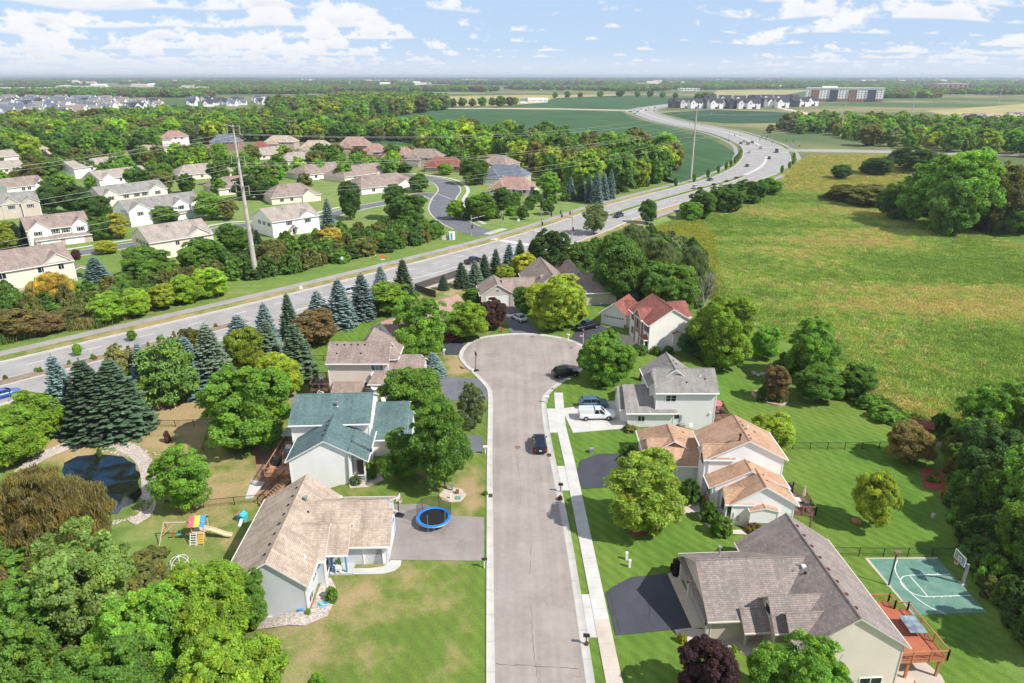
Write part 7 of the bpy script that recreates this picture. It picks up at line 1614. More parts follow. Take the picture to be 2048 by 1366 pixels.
def car_proto(kind):
    """meshes shared by every car of the kind"""
    if kind in CARP: return CARP[kind]
    L, W_, c, nz, bz, tz, rz, x1, x2, x3, x4 = KIND[kind]; h = L / 2
    def ring(x, w_, z0, z1, k=.90): return [(x, -w_ * .90, z0), (x, -w_, z0 + .22), (x, -w_, z1 - .16), (x, -w_ * k, z1), (x, w_ * k, z1), (x, w_, z1 - .16), (x, w_, z0 + .22), (x, w_ * .90, z0)]
    body = MB(); st = [ring(-h, W_ * .86, c + .14, tz - .14), ring(-h + .12, W_ * .95, c + .04, tz - .02), ring(-h + .6, W_, c, tz), ring(x4, W_, c, bz), ring(x1, W_, c, bz), ring(h - .9, W_ * .98, c, (bz + nz) / 2 + .03), ring(h - .25, W_ * .92, c + .03, nz), ring(h, W_ * .74, c + .12, nz - .16)]
    loft(body, st); P_ = {'body': (body, 'paint')}
    g = MB(); wb, wt = W_ * .90, W_ * .72
    gl = lambda x, w_, z: [(x, -w_, z), (x, w_, z)]
    A = [(x4, -wb, bz - .01), (x1, -wb, bz - .01), (x1, wb, bz - .01), (x4, wb, bz - .01)]; B = [(x3, -wt, rz - .05), (x2, -wt, rz - .05), (x2, wt, rz - .05), (x3, wt, rz - .05)]
    g.add(A + B, [(0, 1, 5, 4), (1, 2, 6, 5), (2, 3, 7, 6), (3, 0, 4, 7)]); P_['window_glass'] = (g, 'glass')
    r = MB(); B2 = [(x, y * 1.02, z) for x, y, z in B]; r.add(B2 + [(x - .02 if x < 0 else x - .05, y * .94, rz) for x, y, _ in B], [(0, 1, 5, 4), (1, 2, 6, 5), (2, 3, 7, 6), (3, 0, 4, 7), (4, 5, 6, 7)])
    for s in (-1, 1):
        for (xa, xb) in ((x1, x2), (x4, x3), ((x1 + x4) / 2, (x2 + x3) / 2)): r.tube((xa, s * wb * 1.0, bz), (xb, s * wt * 1.0, rz - .04), .045, 4)
    P_['roof_panel'] = (r, 'paint')
    if kind == 'pickup' or kind == 'truck':
        bed = MB().box(-h + .15, x4 - .12, -W_ * .80, W_ * .80, tz - .01, tz + .012); P_['cargo_bed'] = (bed, 'black')
        rails = MB(); [rails.box(-h + .05, x4, s * W_ * .9 - .05, s * W_ * .9 + .05, tz - .02, tz + .06) for s in (-1, 1)]; P_['bed_rails'] = (rails, 'paint')
    if kind == 'cap':
        cp = MB(); loft(cp, [[(x, -W_ * .9, tz - .03), (x, -W_ * .86, rz - .05), (x, W_ * .86, rz - .05), (x, W_ * .9, tz - .03)] for x in (-h + .08, x4 + .02)]); P_['topper'] = (cp, 'paint')
        sm_ = MB(); sm_.box(-h + .02, x4, -.03, .03, rz - .055, rz - .03); P_['topper_seam'] = (sm_, 'metal')
    f = MB(); f.box(h - .10, h + .03, -W_ * .62, W_ * .62, c + .12, c + .34); P_['front_bumper'] = (f, 'dark_metal'); f = MB(); f.box(-h - .04, -h + .1, -W_ * .8, W_ * .8, c + .1, c + .30); P_['rear_bumper'] = (f, 'dark_metal' if kind != 'cap' else 'metal')
    f = MB(); f.box(-h - .03, -h + .02, -.18, .18, c + .36, c + .50); P_['number_plate'] = (f, 'white')
    out = {k: b.mesh(k, M['black'], smooth=False) for k, (b, _) in P_.items()}; mats = {k: m for k, (_, m) in P_.items()}
    R_ = .34 if kind in ('sedan', 'suv') else .40
    ty = MB(); ty.lathe([(R_ * .62, -.11), (R_ * .97, -.11), (R_, -.06), (R_, .06), (R_ * .97, .11), (R_ * .62, .11)], 0, 0, 18); ty.v = [(x, z, y) for x, y, z in ty.v]; ri = MB(); ri.lathe([(R_ * .63, -.10), (R_ * .63, .10), (R_ * .3, .12)], 0, 0, 10); ri.v = [(x, z, y) for x, y, z in ri.v]
    hl = MB().box(-.10, .03, -.22, .22, -.07, .07).mesh('headlight', M['lamp_clear']); tl = MB().box(-.03, .12, -.12, .12, -.12, .12).mesh('tail_light', M['lamp_red'])
    mi_ = MB().box(-.06, .06, -.12, .12, -.07, .07).mesh('mirror', M['black'])
    CARP[kind] = (out, mats, ty.mesh('tyre', M['rubber']), ri.mesh('rim', M['metal']), hl, tl, mi_, R_); return CARP[kind]
def car(name, label, cat, u, v, head, kind, paint, group=None, z=.05, pos=None):
    x, y = pos or gp(u, v); o = empty(name, (x, y, max(z, Tz(x, y))), R(head)); tag(o, label, cat, group)
    out, mats, ty, ri, hl, tl, mi_, R_ = car_proto(kind); L, W_, c, nz, bz, tz, rz, x1, x2, x3, x4 = KIND[kind]; h = L / 2
    for k, me in out.items():
        p = link(k, me, o); p.material_slots[0].link = 'OBJECT'; p.material_slots[0].material = M[paint if mats[k] == 'paint' else mats[k]]
    for sx in (1, -1):
        for sy in (1, -1):
            w_ = link('wheel', ty, o); w_.location = (sx * h * .62 - .02, sy * (W_ - .09), R_); q = link('rim', ri, w_); q.scale = (1, sy * 1.02, 1)
    for sy in (1, -1):
        p = link('headlight', hl, o); p.location = (h - .12, sy * W_ * .62, nz - .14); p = link('tail_light', tl, o); p.location = (-h + .02, sy * W_ * .80, tz - .30); p = link('mirror', mi_, o); p.location = (x1 - .35, sy * (W_ + .06), bz + .08)
    return o
BA = lambda y: math.degrees(math.atan2(NB[sarg(y)][0], -NB[sarg(y)][1])) 
def heading(y): i = sarg(y); d = (-NB[i][1], NB[i][0]); return math.degrees(math.atan2(d[1], d[0]))
car('parked_suv', 'black SUV parked against the sidewalk kerb on the street', 'car', 1079, 894, 91, 'suv', 'car_black')
car('parked_suv', 'black SUV parked at the right rim of the turning circle', 'car', 1131, 752, 17, 'suv', 'car_black')
car('parked_sedan', 'white sedan on the end house driveway', 'car', 1038, 640, 120, 'sedan', 'car_white')
car('parked_pickup', 'black pickup truck outside the red-roofed garage', 'pickup', 1174, 658, 212, 'pickup', 'car_black')
car('parked_suv', 'steel-blue SUV beside the white truck with the canopy', 'car', 1187, 814, 3, 'suv', 'car_steel', z=.09)
car('parked_truck', 'white pickup truck with a white canopy on the concrete driveway', 'pickup', 1193, 837, 2, 'cap', 'car_white', z=.09)
car('parked_suv', 'dark blue car half hidden under the tree by the teal-roofed garage', 'car', 880, 880, 0, 'suv', 'car_blue', z=.06)
car('pickup', 'black pickup driving on the boulevard behind the spruces', 'pickup', 946, 526, heading(185), 'pickup', 'car_black')
car('car', 'silver-white SUV on the boulevard between two blue spruces', 'car', 702, 586, heading(150), 'suv', 'car_silver')
car('car', 'bright blue sedan on the boulevard at the left edge', 'car', 10, 794, heading(100) , 'sedan', 'car_blue')
car('pickup', 'dark pickup on the boulevard beside the grassy median', 'pickup', 1238, 434, heading(265), 'pickup', 'car_navy')
for lab, u, v, k, pt in (('white SUV approaching on the bend of the boulevard', 1391, 377, 'suv', 'car_white'), ('dark blue car behind the white SUV on the bend', 1420, 361, 'sedan', 'car_navy'), ('dark car entering the bend before the far signals', 1494, 333, 'sedan', 'car_black'), ('white car just past the far crosswalk', 1498, 306, 'suv', 'car_white'), ('black SUV leaving the bend towards the far signals', 1538, 318, 'suv', 'car_black'),
    ('dark green truck waiting at the far signals', 1553, 305, 'truck', 'car_green'), ('silver car inside the far junction', 1521, 297, 'sedan', 'car_silver'), ('black car first in the queue at the far signals', 1481, 288, 'suv', 'car_black'), ('silver car second in the queue at the far signals', 1488, 284, 'sedan', 'car_silver'), ('dark car third in the queue at the far signals', 1496, 289, 'suv', 'car_grey'), ('grey SUV in the outer lane of the far queue', 1504, 286, 'suv', 'car_grey'), ('white car turning onto the crossroad', 1584, 294, 'sedan', 'car_white')):
    y = gp(u, v)[1]; car('car', lab, 'car', u, v, heading(y), k, pt)
for i, (u, v) in enumerate(((1262, 224), (1268, 221.5), (1275, 224.5), (1283, 219.5), (1292, 221), (1298, 217.5), (1310, 215.5), (1270, 228))): car('car', 'distant car on the far bend of the boulevard', 'car', u, v, 60, 'suv', ('car_black', 'car_white', 'car_grey', 'car_silver')[i % 4], 'distant cars on the far bend')
car('car', 'white car parked on the lane among the far left houses', 'car', 338, 314, 10, 'suv', 'car_white')

# ------------------------------------------------------------------ power line
def pylon(label, x, y, H_, r0=.75, arms=((.985, 3.2), (.80, 3.4), (.615, 3.4)), lean=(0, 0), dirv_=(1, 0)):
    o = empty('transmission_pole', (x, y, Tz(x, y))); tag(o, label, 'power pole', 'transmission poles'); b = MB(); n = 8
    for k in range(n): z0, z1 = H_ * k / n, H_ * (k + 1) / n; f0, f1 = 1 - .72 * k / n, 1 - .72 * (k + 1) / n; b.tube((lean[0] * k / n, lean[1] * k / n, z0), (lean[0] * (k + 1) / n, lean[1] * (k + 1) / n, z1), r0 * f0, 12, r0 * f1, cap=k in (0, n - 1))
    b.build('shaft', M['weathering'], o); MB().lathe([(r0 * 1.7, -.3), (r0 * 1.7, .35), (r0 * 1.3, .36)], 0, 0, 14).build('footing', M['concrete'], o); tips = []
    for f, ln in arms:
        for s in (-1, 1):
            c = Vector((lean[0] * f, lean[1] * f, H_ * f)); e = c + Vector((dirv_[0] * ln * s, dirv_[1] * ln * s, .55)); am = MB().tube(c, e, .16, 6, .09); am = am.build('arm', M['galv'], o); MB().tube(e, e - Vector((0, 0, 2.2)), .09, 6, .09).build('insulator', M['galv'], am); tips.append((x + e.x, y + e.y, Tz(x, y) + e.z - 2.2))
    return tips
d0 = (-.74, .67)
PY = [pylon('steel power pole beyond the left edge of the view', -176, 52, 38, dirv_=d0), pylon('tall weathered steel power pole beside the boulevard trail', *gp(513, 557), 39, lean=(-.6, 0), dirv_=d0), pylon('steel power pole at the edge of the soybean field', *flat(1381, 357), 36.5, .7, ((.94, 7.5), (.78, 3), (.62, 5)), dirv_=(-.95, .3)), pylon('steel power pole beyond the far bushes right of the boulevard', *flat(1680, 272), 32, .7, dirv_=(-.9, .4)), pylon('distant steel power pole near the right horizon', *flat(1997, 206), 38, 1.0, dirv_=(-.9, .4)), pylon('distant steel power pole above the far right trees', *flat(1822, 232), 30, .8, dirv_=(-.9, .4))]
for a, b_ in ((0, 1), (1, 2), (2, 3)):
    for k in range(6):
        p, q = Vector(PY[a][k]), Vector(PY[b_][k]); w_ = MB(); pts = [p.lerp(q, t / 24) - Vector((0, 0, 4.5 * 4 * (t / 24) * (1 - t / 24))) for t in range(25)]
        for s0, s1 in zip(pts[:-1], pts[1:]): w_.tube(s0, s1, .03, 4, cap=False)
        tag(w_.build('power_wire', M['galv']), 'power line conductor strung between two steel poles', 'wire', 'power line conductors')

# ------------------------------------------------------------------ signals, lamps and signs
def signal(label, u, v, H_=7.5, arm=None, n=2, lamp=False, group='traffic signals', pos=None):
    x, y = pos or gp(u, v); o = empty('traffic_signal', (x, y, Tz(x, y))); tag(o, label, 'traffic signal', group)
    MB().tube((0, 0, 0), (0, 0, H_ if not lamp else H_ + 3), .14, 8, .10).build('pole', M['galv'], o); MB().box(-.25, .25, -.25, .25, 0, .5).build('base', M['galv'], o)
    if arm:
        d = Vector((*arm, 0)); L_ = d.length; e = Vector((0, 0, H_ - 1.2)); MB().tube(e, e + d + Vector((0, 0, .6)), .10, 6, .06).build('mast_arm', M['galv'], o)
        for k in range(n): c = e + d * ((k + 1) / n * .97) + Vector((0, 0, .5)); MB().cbox(c.x, c.y, c.z - .1, .42, .42, 1.25).build('signal_head', M['black'], o)
    MB().cbox(0.28, -.1, 3.2, .4, .4, 1.2).build('signal_head', M['black'], o)
    if lamp: MB().tube((0, 0, H_ + 2.8), (-1.8, .8, H_ + 3.2), .05, 5).build('lamp_arm', M['galv'], o); MB().cbox(-1.9, .85, H_ + 3.2, .8, .3, .15).build('lamp_head', M['metal'], o)
signal('traffic signal on the near corner of the side street', 943, 472, 7.0, (5, 3.5), 2); signal('traffic signal beside the corner garden', 1005, 454, 6.0); signal('traffic signal mast reaching over the boulevard', 1083, 466, 8.5, (9.5, -4.5), 3); signal('tall traffic signal with street lamp beside the grey-green tree', 1144, 477, 8.0, (-7, 4), 2, True)
for i, (u, v, a) in enumerate(((1456, 288, (9, 0)), (1477, 304, (9, -3)), (1543, 292, (-8, 2)), (1597, 301, (-9, 3)), (1518, 286, None), (1530, 284, None))): signal('traffic signal at the far junction, number %s from the field' % ('one', 'two', 'three', 'four', 'five', 'six')[i], u, v, 7.5, a, 2, i % 2 == 0)
def lamp_post(label, u, v, H_=9, arm=(2.2, 0), group='street lamps along the boulevard'):
    x, y = gp(u, v); o = empty('street_lamp', (x, y, Tz(x, y))); tag(o, label, 'street lamp', group); MB().tube((0, 0, 0), (0, 0, H_), .10, 8, .06).build('pole', M['galv'], o); MB().tube((0, 0, H_ - .1), (arm[0], arm[1], H_ + .4), .04, 5).build('arm', M['galv'], o); MB().cbox(arm[0], arm[1], H_ + .4, .8, .32, .16).build('lamp_head', M['metal'], o)
lamp_post('street lamp beside the soybean field bend', 1445, 352, 9); lamp_post('street lamp on the far side of the bend', 1560, 330, 9, (-2.2, 0)); lamp_post('street lamp beside the hospital-white far signals', 1420, 268, 10) if False else None; lamp_post('street lamp before the far signals', 1462, 300, 9)
def sign(label, u, v, shape='rect', m='white', H_=2.6, back=False):
    x, y = gp(u, v); o = empty('road_sign', (x, y, Tz(x, y))); tag(o, label, 'sign'); MB().tube((0, 0, 0), (0, 0, H_), .04, 5).build('post', M['galv'], o)
    if shape == 'rect': MB().box(-.38, .38, -.06, -.02, H_ - .9, H_).build('plate', M[m], o)
    else: s = .62; MB().add([(0, -.05, H_ - s), (s, -.05, H_), (0, -.05, H_ + s), (-s, -.05, H_), (0, -.02, H_ - s), (s, -.02, H_), (0, -.02, H_ + s), (-s, -.02, H_)], [(3, 2, 1, 0), (4, 5, 6, 7), (0, 1, 5, 4), (1, 2, 6, 5), (2, 3, 7, 6), (3, 0, 4, 7)]).build('plate', M[m], o)
sign('white sign plate on a post beside the boulevard', 604, 592); sign('pale sign plate at the corner garden', 1037, 452); sign('yellow sign plate at the crosswalk', 998, 488, 'rect', 'yellow', 2.2); sign('small sign plate near the trail', 685, 528, 'rect', 'white', 2.2)
x, y = gp(766, 523); o = empty('roadwork_sign', (x, y, 0)); tag(o, 'orange diamond roadwork sign on a folding stand beside the trail', 'sign')
MB().tube((0, -.04, 0), (0, 0, 2.4), .04, 5).build('mast', M['galv'], o); MB().bar((-.9, -.3, .05), (.9, .3, .05), .06).build('stand_leg', M['galv'], o); MB().bar((-.9, .3, .05), (.9, -.3, .05), .06).build('stand_leg', M['galv'], o); MB().add([(0, -.05, .7), (.8, -.05, 1.55), (0, -.05, 2.4), (-.8, -.05, 1.55), (0, -.02, .7), (.8, -.02, 1.55), (0, -.02, 2.4), (-.8, -.02, 1.55)], [(0, 1, 2, 3), (7, 6, 5, 4), (0, 4, 5, 1), (1, 5, 6, 2), (2, 6, 7, 3), (3, 7, 4, 0)]).build('panel', M['orange'], o); MB().box(-.55, .55, -.07, -.03, .45, .75).build('lower_plate', M['white'], o)
x, y = gp(904, 479); o = empty('utility_cabinet', (x, y, 0), .3); tag(o, 'white and blue utility cabinet at the street corner', 'cabinet'); MB().box(-.9, .9, -.6, .6, 0, 2.4).build('housing', M['white'], o); MB().box(-.55, .1, -.64, -.6, .1, 2.2).build('door', M['sky_blue'], o); MB().box(-1, 1, -.7, .7, 2.4, 2.5).build('lid', M['white'], o)
x, y = gp(893, 479); o = empty('neighbourhood_sign', (x, y, 0), .3); tag(o, 'low red entrance sign on the corner bed', 'sign'); MB().box(-1.6, 1.6, -.25, .25, 0, .5).build('base', M['stone'], o); MB().box(-1.4, 1.4, -.15, .15, .5, 1.4).build('panel', M['brick'], o)

# ------------------------------------------------------------------ a jogger on the trail
def person(label, u, v, h_=1.76, shirt=(.75, .75, .76), shorts=(.02, .02, .03), rz=0.0):
    x, y = gp(u, v); o = empty('person', (x, y, .06), rz); o.scale = (h_ / 1.76,) * 3; tag(o, label, 'person')
    V = [(0, 0, .95), (0, 0, 1.2), (0, .01, 1.42), (0, .02, 1.5), (0, .03, 1.60), (0, .03, 1.72), (.2, 0, 1.40), (.27, .06, 1.14), (.24, -.16, 1.06), (-.2, 0, 1.40), (-.27, -.10, 1.14), (-.24, .14, 1.08), (.1, 0, .9), (.12, -.18, .52), (.12, .02, .10), (.12, -.14, .04), (-.1, 0, .9), (-.12, .10, .5), (-.12, .34, .2), (-.12, .28, .08)]
    E = [(0, 1), (1, 2), (2, 3), (3, 4), (4, 5), (2, 6), (6, 7), (7, 8), (2, 9), (9, 10), (10, 11), (0, 12), (12, 13), (13, 14), (14, 15), (0, 16), (16, 17), (17, 18), (18, 19)]
    rad = [.15, .14, .16, .065, .10, .095, .065, .048, .04, .065, .048, .04, .10, .075, .05, .045, .10, .075, .05, .045]
    me = bpy.data.meshes.new('body'); me.from_pydata(V, E, []); b = link('body', me, o); me.skin_vertices or b.modifiers.new('skin', 'SKIN')
    if not b.modifiers: b.modifiers.new('skin', 'SKIN')
    for i, s in enumerate(me.skin_vertices[0].data): s.radius = (rad[i], rad[i] * .85); s.use_root = i == 0
    b.modifiers.new('sub', 'SUBSURF').levels = 2; b.modifiers['sub'].render_levels = 2
    t = mat('jogger_body'); z = t.sep(t.obj)[2]; c = t.mix(t.ramp(z, .60, .61), (.42, .24, .17), shorts); c = t.mix(t.ramp(z, .94, .95), c, shirt); c = t.mix(t.ramp(z, 1.48, 1.49), c, (.42, .24, .17)); c = t.mix(t.ramp(z, 1.70, 1.71), c, (.05, .03, .02)); c = t.mix(t.ramp(z, .10, .09), c, (.6, .6, .6)); me.materials.append(fin(t, c, .7))
    hb = MB().ball((0, .045, 1.70), .108, 8, sz=1.0); hb.build('hair', M['bark'], o)
    sh = MB(); sh.lathe([(.165, .97), (.165, 1.2), (.175, 1.36), (.10, 1.46)], 0, 0, 12); ts = mat('jogger_shirt'); fin(ts, (.62, .10, .08), .8); me2 = sh.mesh('shirt', ts.m); link('shirt', me2, o)
person('person jogging along the trail in a red top and dark shorts', 752, 520, rz=.9)

# ------------------------------------------------------------------ fences
def chain_fence(label, uv, H_=1.2, step=2.6, m='chain_link'):
    L_ = resample(pxw(*uv), step); o = empty('chain_link_fence', (0, 0, 0)); tag(o, label, 'fence', 'black chain link fences')
    for (x, y) in L_: z = Tz(x, y); MB().tube((x, y, z - .2), (x, y, z + H_ + .05), .05, 6).build('post', M['black'], o)
    for a, b_ in zip(L_[:-1], L_[1:]):
        za, zb = Tz(*a), Tz(*b_); q = MB().quad((*a, za + .05), (*b_, zb + .05), (*b_, zb + H_), (*a, za + H_)).build('mesh_panel', M[m], o); MB().tube((*a, za + H_), (*b_, zb + H_), .035, 5).build('top_rail', M['black'], q)
chain_fence('black chain link fence crossing the lawn to the bronze tree', ((1585, 899), (1700, 899), (1800, 897), (1893, 895), (1903, 912))); chain_fence('black chain link fence running beside the wood', ((1903, 912), (1904, 960), (1906, 1020), (1912, 1070), (1920, 1118)))
chain_fence('black chain link fence above the ball court', ((1668, 1112), (1750, 1113), (1840, 1113), (1912, 1113))); chain_fence('black chain link fence under the spruces', ((280, 853), (350, 854), (425, 852))); chain_fence('black chain link fence turning down past the big maple', ((425, 852), (412, 890), (402, 922))); chain_fence('black chain link fence above the play set', ((408, 1016), (470, 1010), (530, 1004))); chain_fence('black chain link fence beside the beige house', ((628, 722), (650, 722), (668, 722)))
chain_fence('pale rail fence beside the lime maples above the pond', ((0, 935), (45, 908), (80, 888)), 1.0, 3)
def board_fence(label, uv, H_=1.9):
    o = empty('board_fence'); tag(o, label, 'fence', 'weathered board fences'); L_ = resample(pxw(*uv), 2.4)
    for a, b_ in zip(L_[:-1], L_[1:]):
        d = np.array(b_) - np.array(a); n = 14; nn = np.array([d[1], -d[0]]) / np.hypot(*d) * .02
        pn = MB().tube((*a, .1), (*a, H_ + .1), .06, 4).build('post', M['grey_wood'], o)
        for k in range(n): p, q = np.array(a) + d * (k + .04) / n, np.array(a) + d * (k + .96) / n; MB().prism([tuple(p + nn), tuple(q + nn), tuple(q - nn), tuple(p - nn)], .08, H_ + random.uniform(-.03, .03)).build('board', M['grey_wood'], pn)
board_fence('weathered board fence along the boulevard verge', ((830, 582), (860, 572), (890, 562), (916, 553))); board_fence('weathered board fence turning in beside the rust roof', ((830, 582), (850, 590), (872, 596)))

# ------------------------------------------------------------------ yard things
def mailbox(label, u, v, post='white', box='dark_metal', rz=0.0):
    x, y = gp(u, v); o = empty('mailbox', (x, y, .12), rz); tag(o, label, 'mailbox', 'mailboxes along the street'); MB().box(-.06, .06, -.06, .06, -.1, 1.05).build('post', M[post], o); MB().box(-.35, .3, -.05, .05, .85, .95).build('arm', M[post], o)
    b = MB(); loft(b, [[(x_, -.13, .97), (x_, -.13, 1.12), (x_, -.07, 1.22), (x_, .07, 1.22), (x_, .13, 1.12), (x_, .13, .97)] for x_ in (-.3, .3)]); b.build('box', M[box], o)
    MB().box(.1, .14, -.16, -.13, 1.05, 1.3).build('flag', M['red'], o)
mailbox('mailbox on a white post beside the dry front lawn', 969, 1136); mailbox('white mailbox at the teal-roofed house driveway', 971, 908, 'white', 'white'); mailbox('dark mailbox with red flowers beside the sidewalk apron', 1121, 984, 'deck_brown', 'black', 3.1); mailbox('dark mailbox beside the lower sidewalk apron', 1172, 1290, 'deck_brown', 'black', 3.1); mailbox('white mailbox at the rust-roofed house driveway', 888, 711, 'white', 'white', .6); mailbox('white mailbox beside the turning circle before the red-roofed house', 1136, 680, 'white', 'white', 2.4); mailbox('tall white mailbox post at the top of the sidewalk', 1094, 806, 'white', 'white', 3.1)
x, y = gp(1004, 664); o = empty('fire_hydrant', (x, y, 0)); tag(o, 'red fire hydrant on the grass beside the turning circle', 'fire hydrant'); MB().lathe([(.2, 0), (.2, .08), (.13, .1), (.13, .75), (.17, .77), (.17, .82), (.12, .95), (.03, 1.02)], 0, 0, 12).build('barrel', M['red'], o); MB().tube((-.28, 0, .55), (.28, 0, .55), .07, 8).build('nozzle', M['red'], o); MB().tube((0, -.25, .5), (0, 0, .5), .09, 8).build('pumper_nozzle', M['red'], o)
def hoop(name, label, u, v, rz, H_=3.05, base='portable', m='black', board='white', clear=False, pos=None, z=None):
    x, y = pos or gp(u, v); o = empty(name, (x, y, Tz(x, y) + .05 if z is None else z), rz); tag(o, label, 'basketball hoop')
    if base == 'portable': b = MB(); loft(b, [[(-.4, -.5, 0), (.7, -.4, 0), (.7, .4, 0), (-.4, .5, 0)], [(-.3, -.4, .18), (.55, -.3, .14), (.55, .3, .14), (-.3, .4, .18)]]); b.build('base', M[m], o); MB().tube((0, 0, .1), (.1, 0, H_ + .3), .06, 8).build('pole', M[m], o); ax = .1
    else: MB().box(-.12, .12, -.12, .12, -.1, H_ - .4).build('pole', M['metal'], o); MB().box(-.35, .35, -.35, .35, -.1, .03).build('base_plate', M['metal'], o); MB().bar((0, 0, H_ - .5), (1.0, 0, H_ + .35), .12).build('extension_arm', M['metal'], o); MB().bar((0, 0, H_ - .9), (1.0, 0, H_ + .0), .10).build('extension_arm', M['metal'], o); ax = 1.05
    w_, hh = (.9, 1.05) if base != 'portable' else (.56, .76); bd = MB().box(ax, ax + .04, -w_, w_, H_ - .1, H_ + hh - .1).build('backboard', M['glass_pale' if clear else 'net' if False else board], o)
    f = MB()
    for a0, a1, b0, b1 in ((-w_ - .03, w_ + .03, H_ + hh - .12, H_ + hh - .05), (-w_ - .03, w_ + .03, H_ - .14, H_ - .07), (-w_ - .03, -w_ + .04, H_ - .1, H_ + hh - .1), (w_ - .04, w_ + .03, H_ - .1, H_ + hh - .1), (-.3, .3, H_ + .5, H_ + .55), (-.3, .3, H_ + .1, H_ + .15), (-.3, -.25, H_ + .1, H_ + .55), (.25, .3, H_ + .1, H_ + .55)): f.box(ax + .03, ax + .055, a0, a1, b0, b1)
    f.build('board_lines', M['white' if clear or board == 'black' else 'black'], bd)
    r = MB(); pts = [(ax + .3 + .23 * math.cos(t * math.pi / 8), .23 * math.sin(t * math.pi / 8), H_) for t in range(17)]; r.path(pts, .02, 5); r.tube((ax, 0, H_), (ax + .1, 0, H_), .03, 5); r.build('rim', M['orange'], o)
    n = MB(); [n.tube((ax + .3 + .23 * math.cos(t * math.pi / 6), .23 * math.sin(t * math.pi / 6), H_), (ax + .3 + .14 * math.cos(t * math.pi / 6 + .5), .14 * math.sin(t * math.pi / 6 + .5), H_ - .42), .012, 3) for t in range(12)]; n.build('net', M['white'], o)
hoop('basketball_hoop', 'portable black basketball hoop at the left rim of the turning circle', 951, 742, .35, board='black'); x, y = gp(945, 743); o = MB().ball((0, 0, .22), .28, 8, sz=.7).build('sandbag', M['white']); o.location = (x, y, .1); tag(o, 'white sandbag weighing down the portable hoop', 'sandbag')
hoop('basketball_hoop', 'small portable hoop on the driveway beside the trampoline', 797, 1031, -.3, 2.3)
hoop('court_hoop', 'grey basketball hoop with glass backboard at the ball court', 1925, 1168, math.pi, 3.05, 'fixed', clear=True)
x, y = gp(1777, 1171); o = empty('court_lamp', (x, y, Tz(x, y))); tag(o, 'dark lamp post at the edge of the ball court', 'lamp post'); MB().lathe([(.25, -.1), (.25, .06)], 0, 0, 12).build('base', M['concrete'], o); MB().tube((0, 0, 0), (.1, .1, 4.3), .085, 8, .07).build('pole', M['dark_metal'], o); MB().cbox(.25, .1, 4.35, .7, .4, .25).build('lamp_head', M['deck_brown'], o)
# trampoline
x, y = gp(868, 1047); o = empty('trampoline', (x, y, .06)); tag(o, 'round blue trampoline with a black safety net on the driveway', 'trampoline'); Rt = 2.05
MB().lathe([(Rt * .83, .86), (Rt * .83, .88), (.01, .87)], 0, 0, 40).build('jumping_mat', M['black'], o)
pd = MB(); pd.lathe([(Rt * .82, .89), (Rt * .84, .94), (Rt * .98, .94), (Rt, .88), (Rt, .84), (Rt * .82, .87)], 0, 0, 40); pd.f = pd.f[:-2]; pd.m = pd.m[:-2]; pd.build('blue_pad', M['blue'], o)
fr = MB(); fr.path([(Rt * math.cos(t * math.pi / 16), Rt * math.sin(t * math.pi / 16), .82) for t in range(33)], .04, 5); fr.build('frame_ring', M['metal'], o)
for k in range(6):
    a = k * math.pi / 3 + .3; c, s = math.cos(a), math.sin(a); c2, s2 = math.cos(a + .35), math.sin(a + .35); b = MB().tube((Rt * c, Rt * s, .82), (Rt * 1.02 * c, Rt * 1.02 * s, .03), .03, 5).tube((Rt * c2, Rt * s2, .82), (Rt * 1.02 * c2, Rt * 1.02 * s2, .03), .03, 5).tube((Rt * 1.02 * c, Rt * 1.02 * s, .03), (Rt * 1.02 * c2, Rt * 1.02 * s2, .03), .03, 5); b.build('leg', M['metal'], o); MB().tube((Rt * c, Rt * s, .8), (Rt * c * 1.02, Rt * s * 1.02, 2.6), .028, 5).build('net_pole', M['metal' if s < 0 else 'black'], o)
nt = MB(); [nt.quad((Rt * math.cos(a), Rt * math.sin(a), .9), (Rt * math.cos(a + .16), Rt * math.sin(a + .16), .9), (Rt * math.cos(a + .16), Rt * math.sin(a + .16), 2.45), (Rt * math.cos(a), Rt * math.sin(a), 2.45)) for a in np.arange(.1, 3.05, .16)]; nt.build('safety_net', M['net'], o)
# play set
x, y = gp(404, 1076); zt = Tz(x, y); o = empty('play_set', (x, y, zt), R(4)); tag(o, 'wooden play set with a red, yellow and blue striped roof and slide', 'play set')
for sx in (-.7, .7):
    for sy in (-.7, .7): MB().box(sx - .05, sx + .05, sy - .05, sy + .05, -.1, 2.9 if True else 0).build('tower_post', M['pale_wood'], o)
MB().box(-.75, .75, -.75, .75, 1.25, 1.33).build('tower_floor', M['pale_wood'], o)
for k, m in enumerate(('pink', 'yellow', 'sky_blue')):
    x0 = -.95 + k * .633
    MB().add([(x0, -1.0, 2.35), (x0 + .633, -1.0, 2.35), (x0 + .633, 0, 3.25), (x0, 0, 3.25), (x0, 1.0, 2.35), (x0 + .633, 1.0, 2.35), (x0, -1.0, 2.31), (x0 + .633, -1.0, 2.31), (x0 + .633, 0, 3.21), (x0, 0, 3.21), (x0, 1, 2.31), (x0 + .633, 1, 2.31)], [(0, 1, 2, 3), (3, 2, 5, 4), (9, 8, 7, 6), (10, 11, 8, 9)]).build('roof_stripe', M[m], o)
MB().bar((-.7, .0, 2.3), (-4.2, .2, 2.3), .12).build('swing_beam', M['pale_wood'], o); MB().bar((-4.2, .2, 2.3), (-4.6, -1.2, -.05), .1).build('swing_leg', M['pale_wood'], o); MB().bar((-4.2, .2, 2.3), (-4.3, 1.5, -.05), .1).build('swing_leg', M['pale_wood'], o); MB().bar((-4.3, -.4, 1.0), (-3.0, .1, 2.2), .07).build('brace', M['pale_wood'], o)
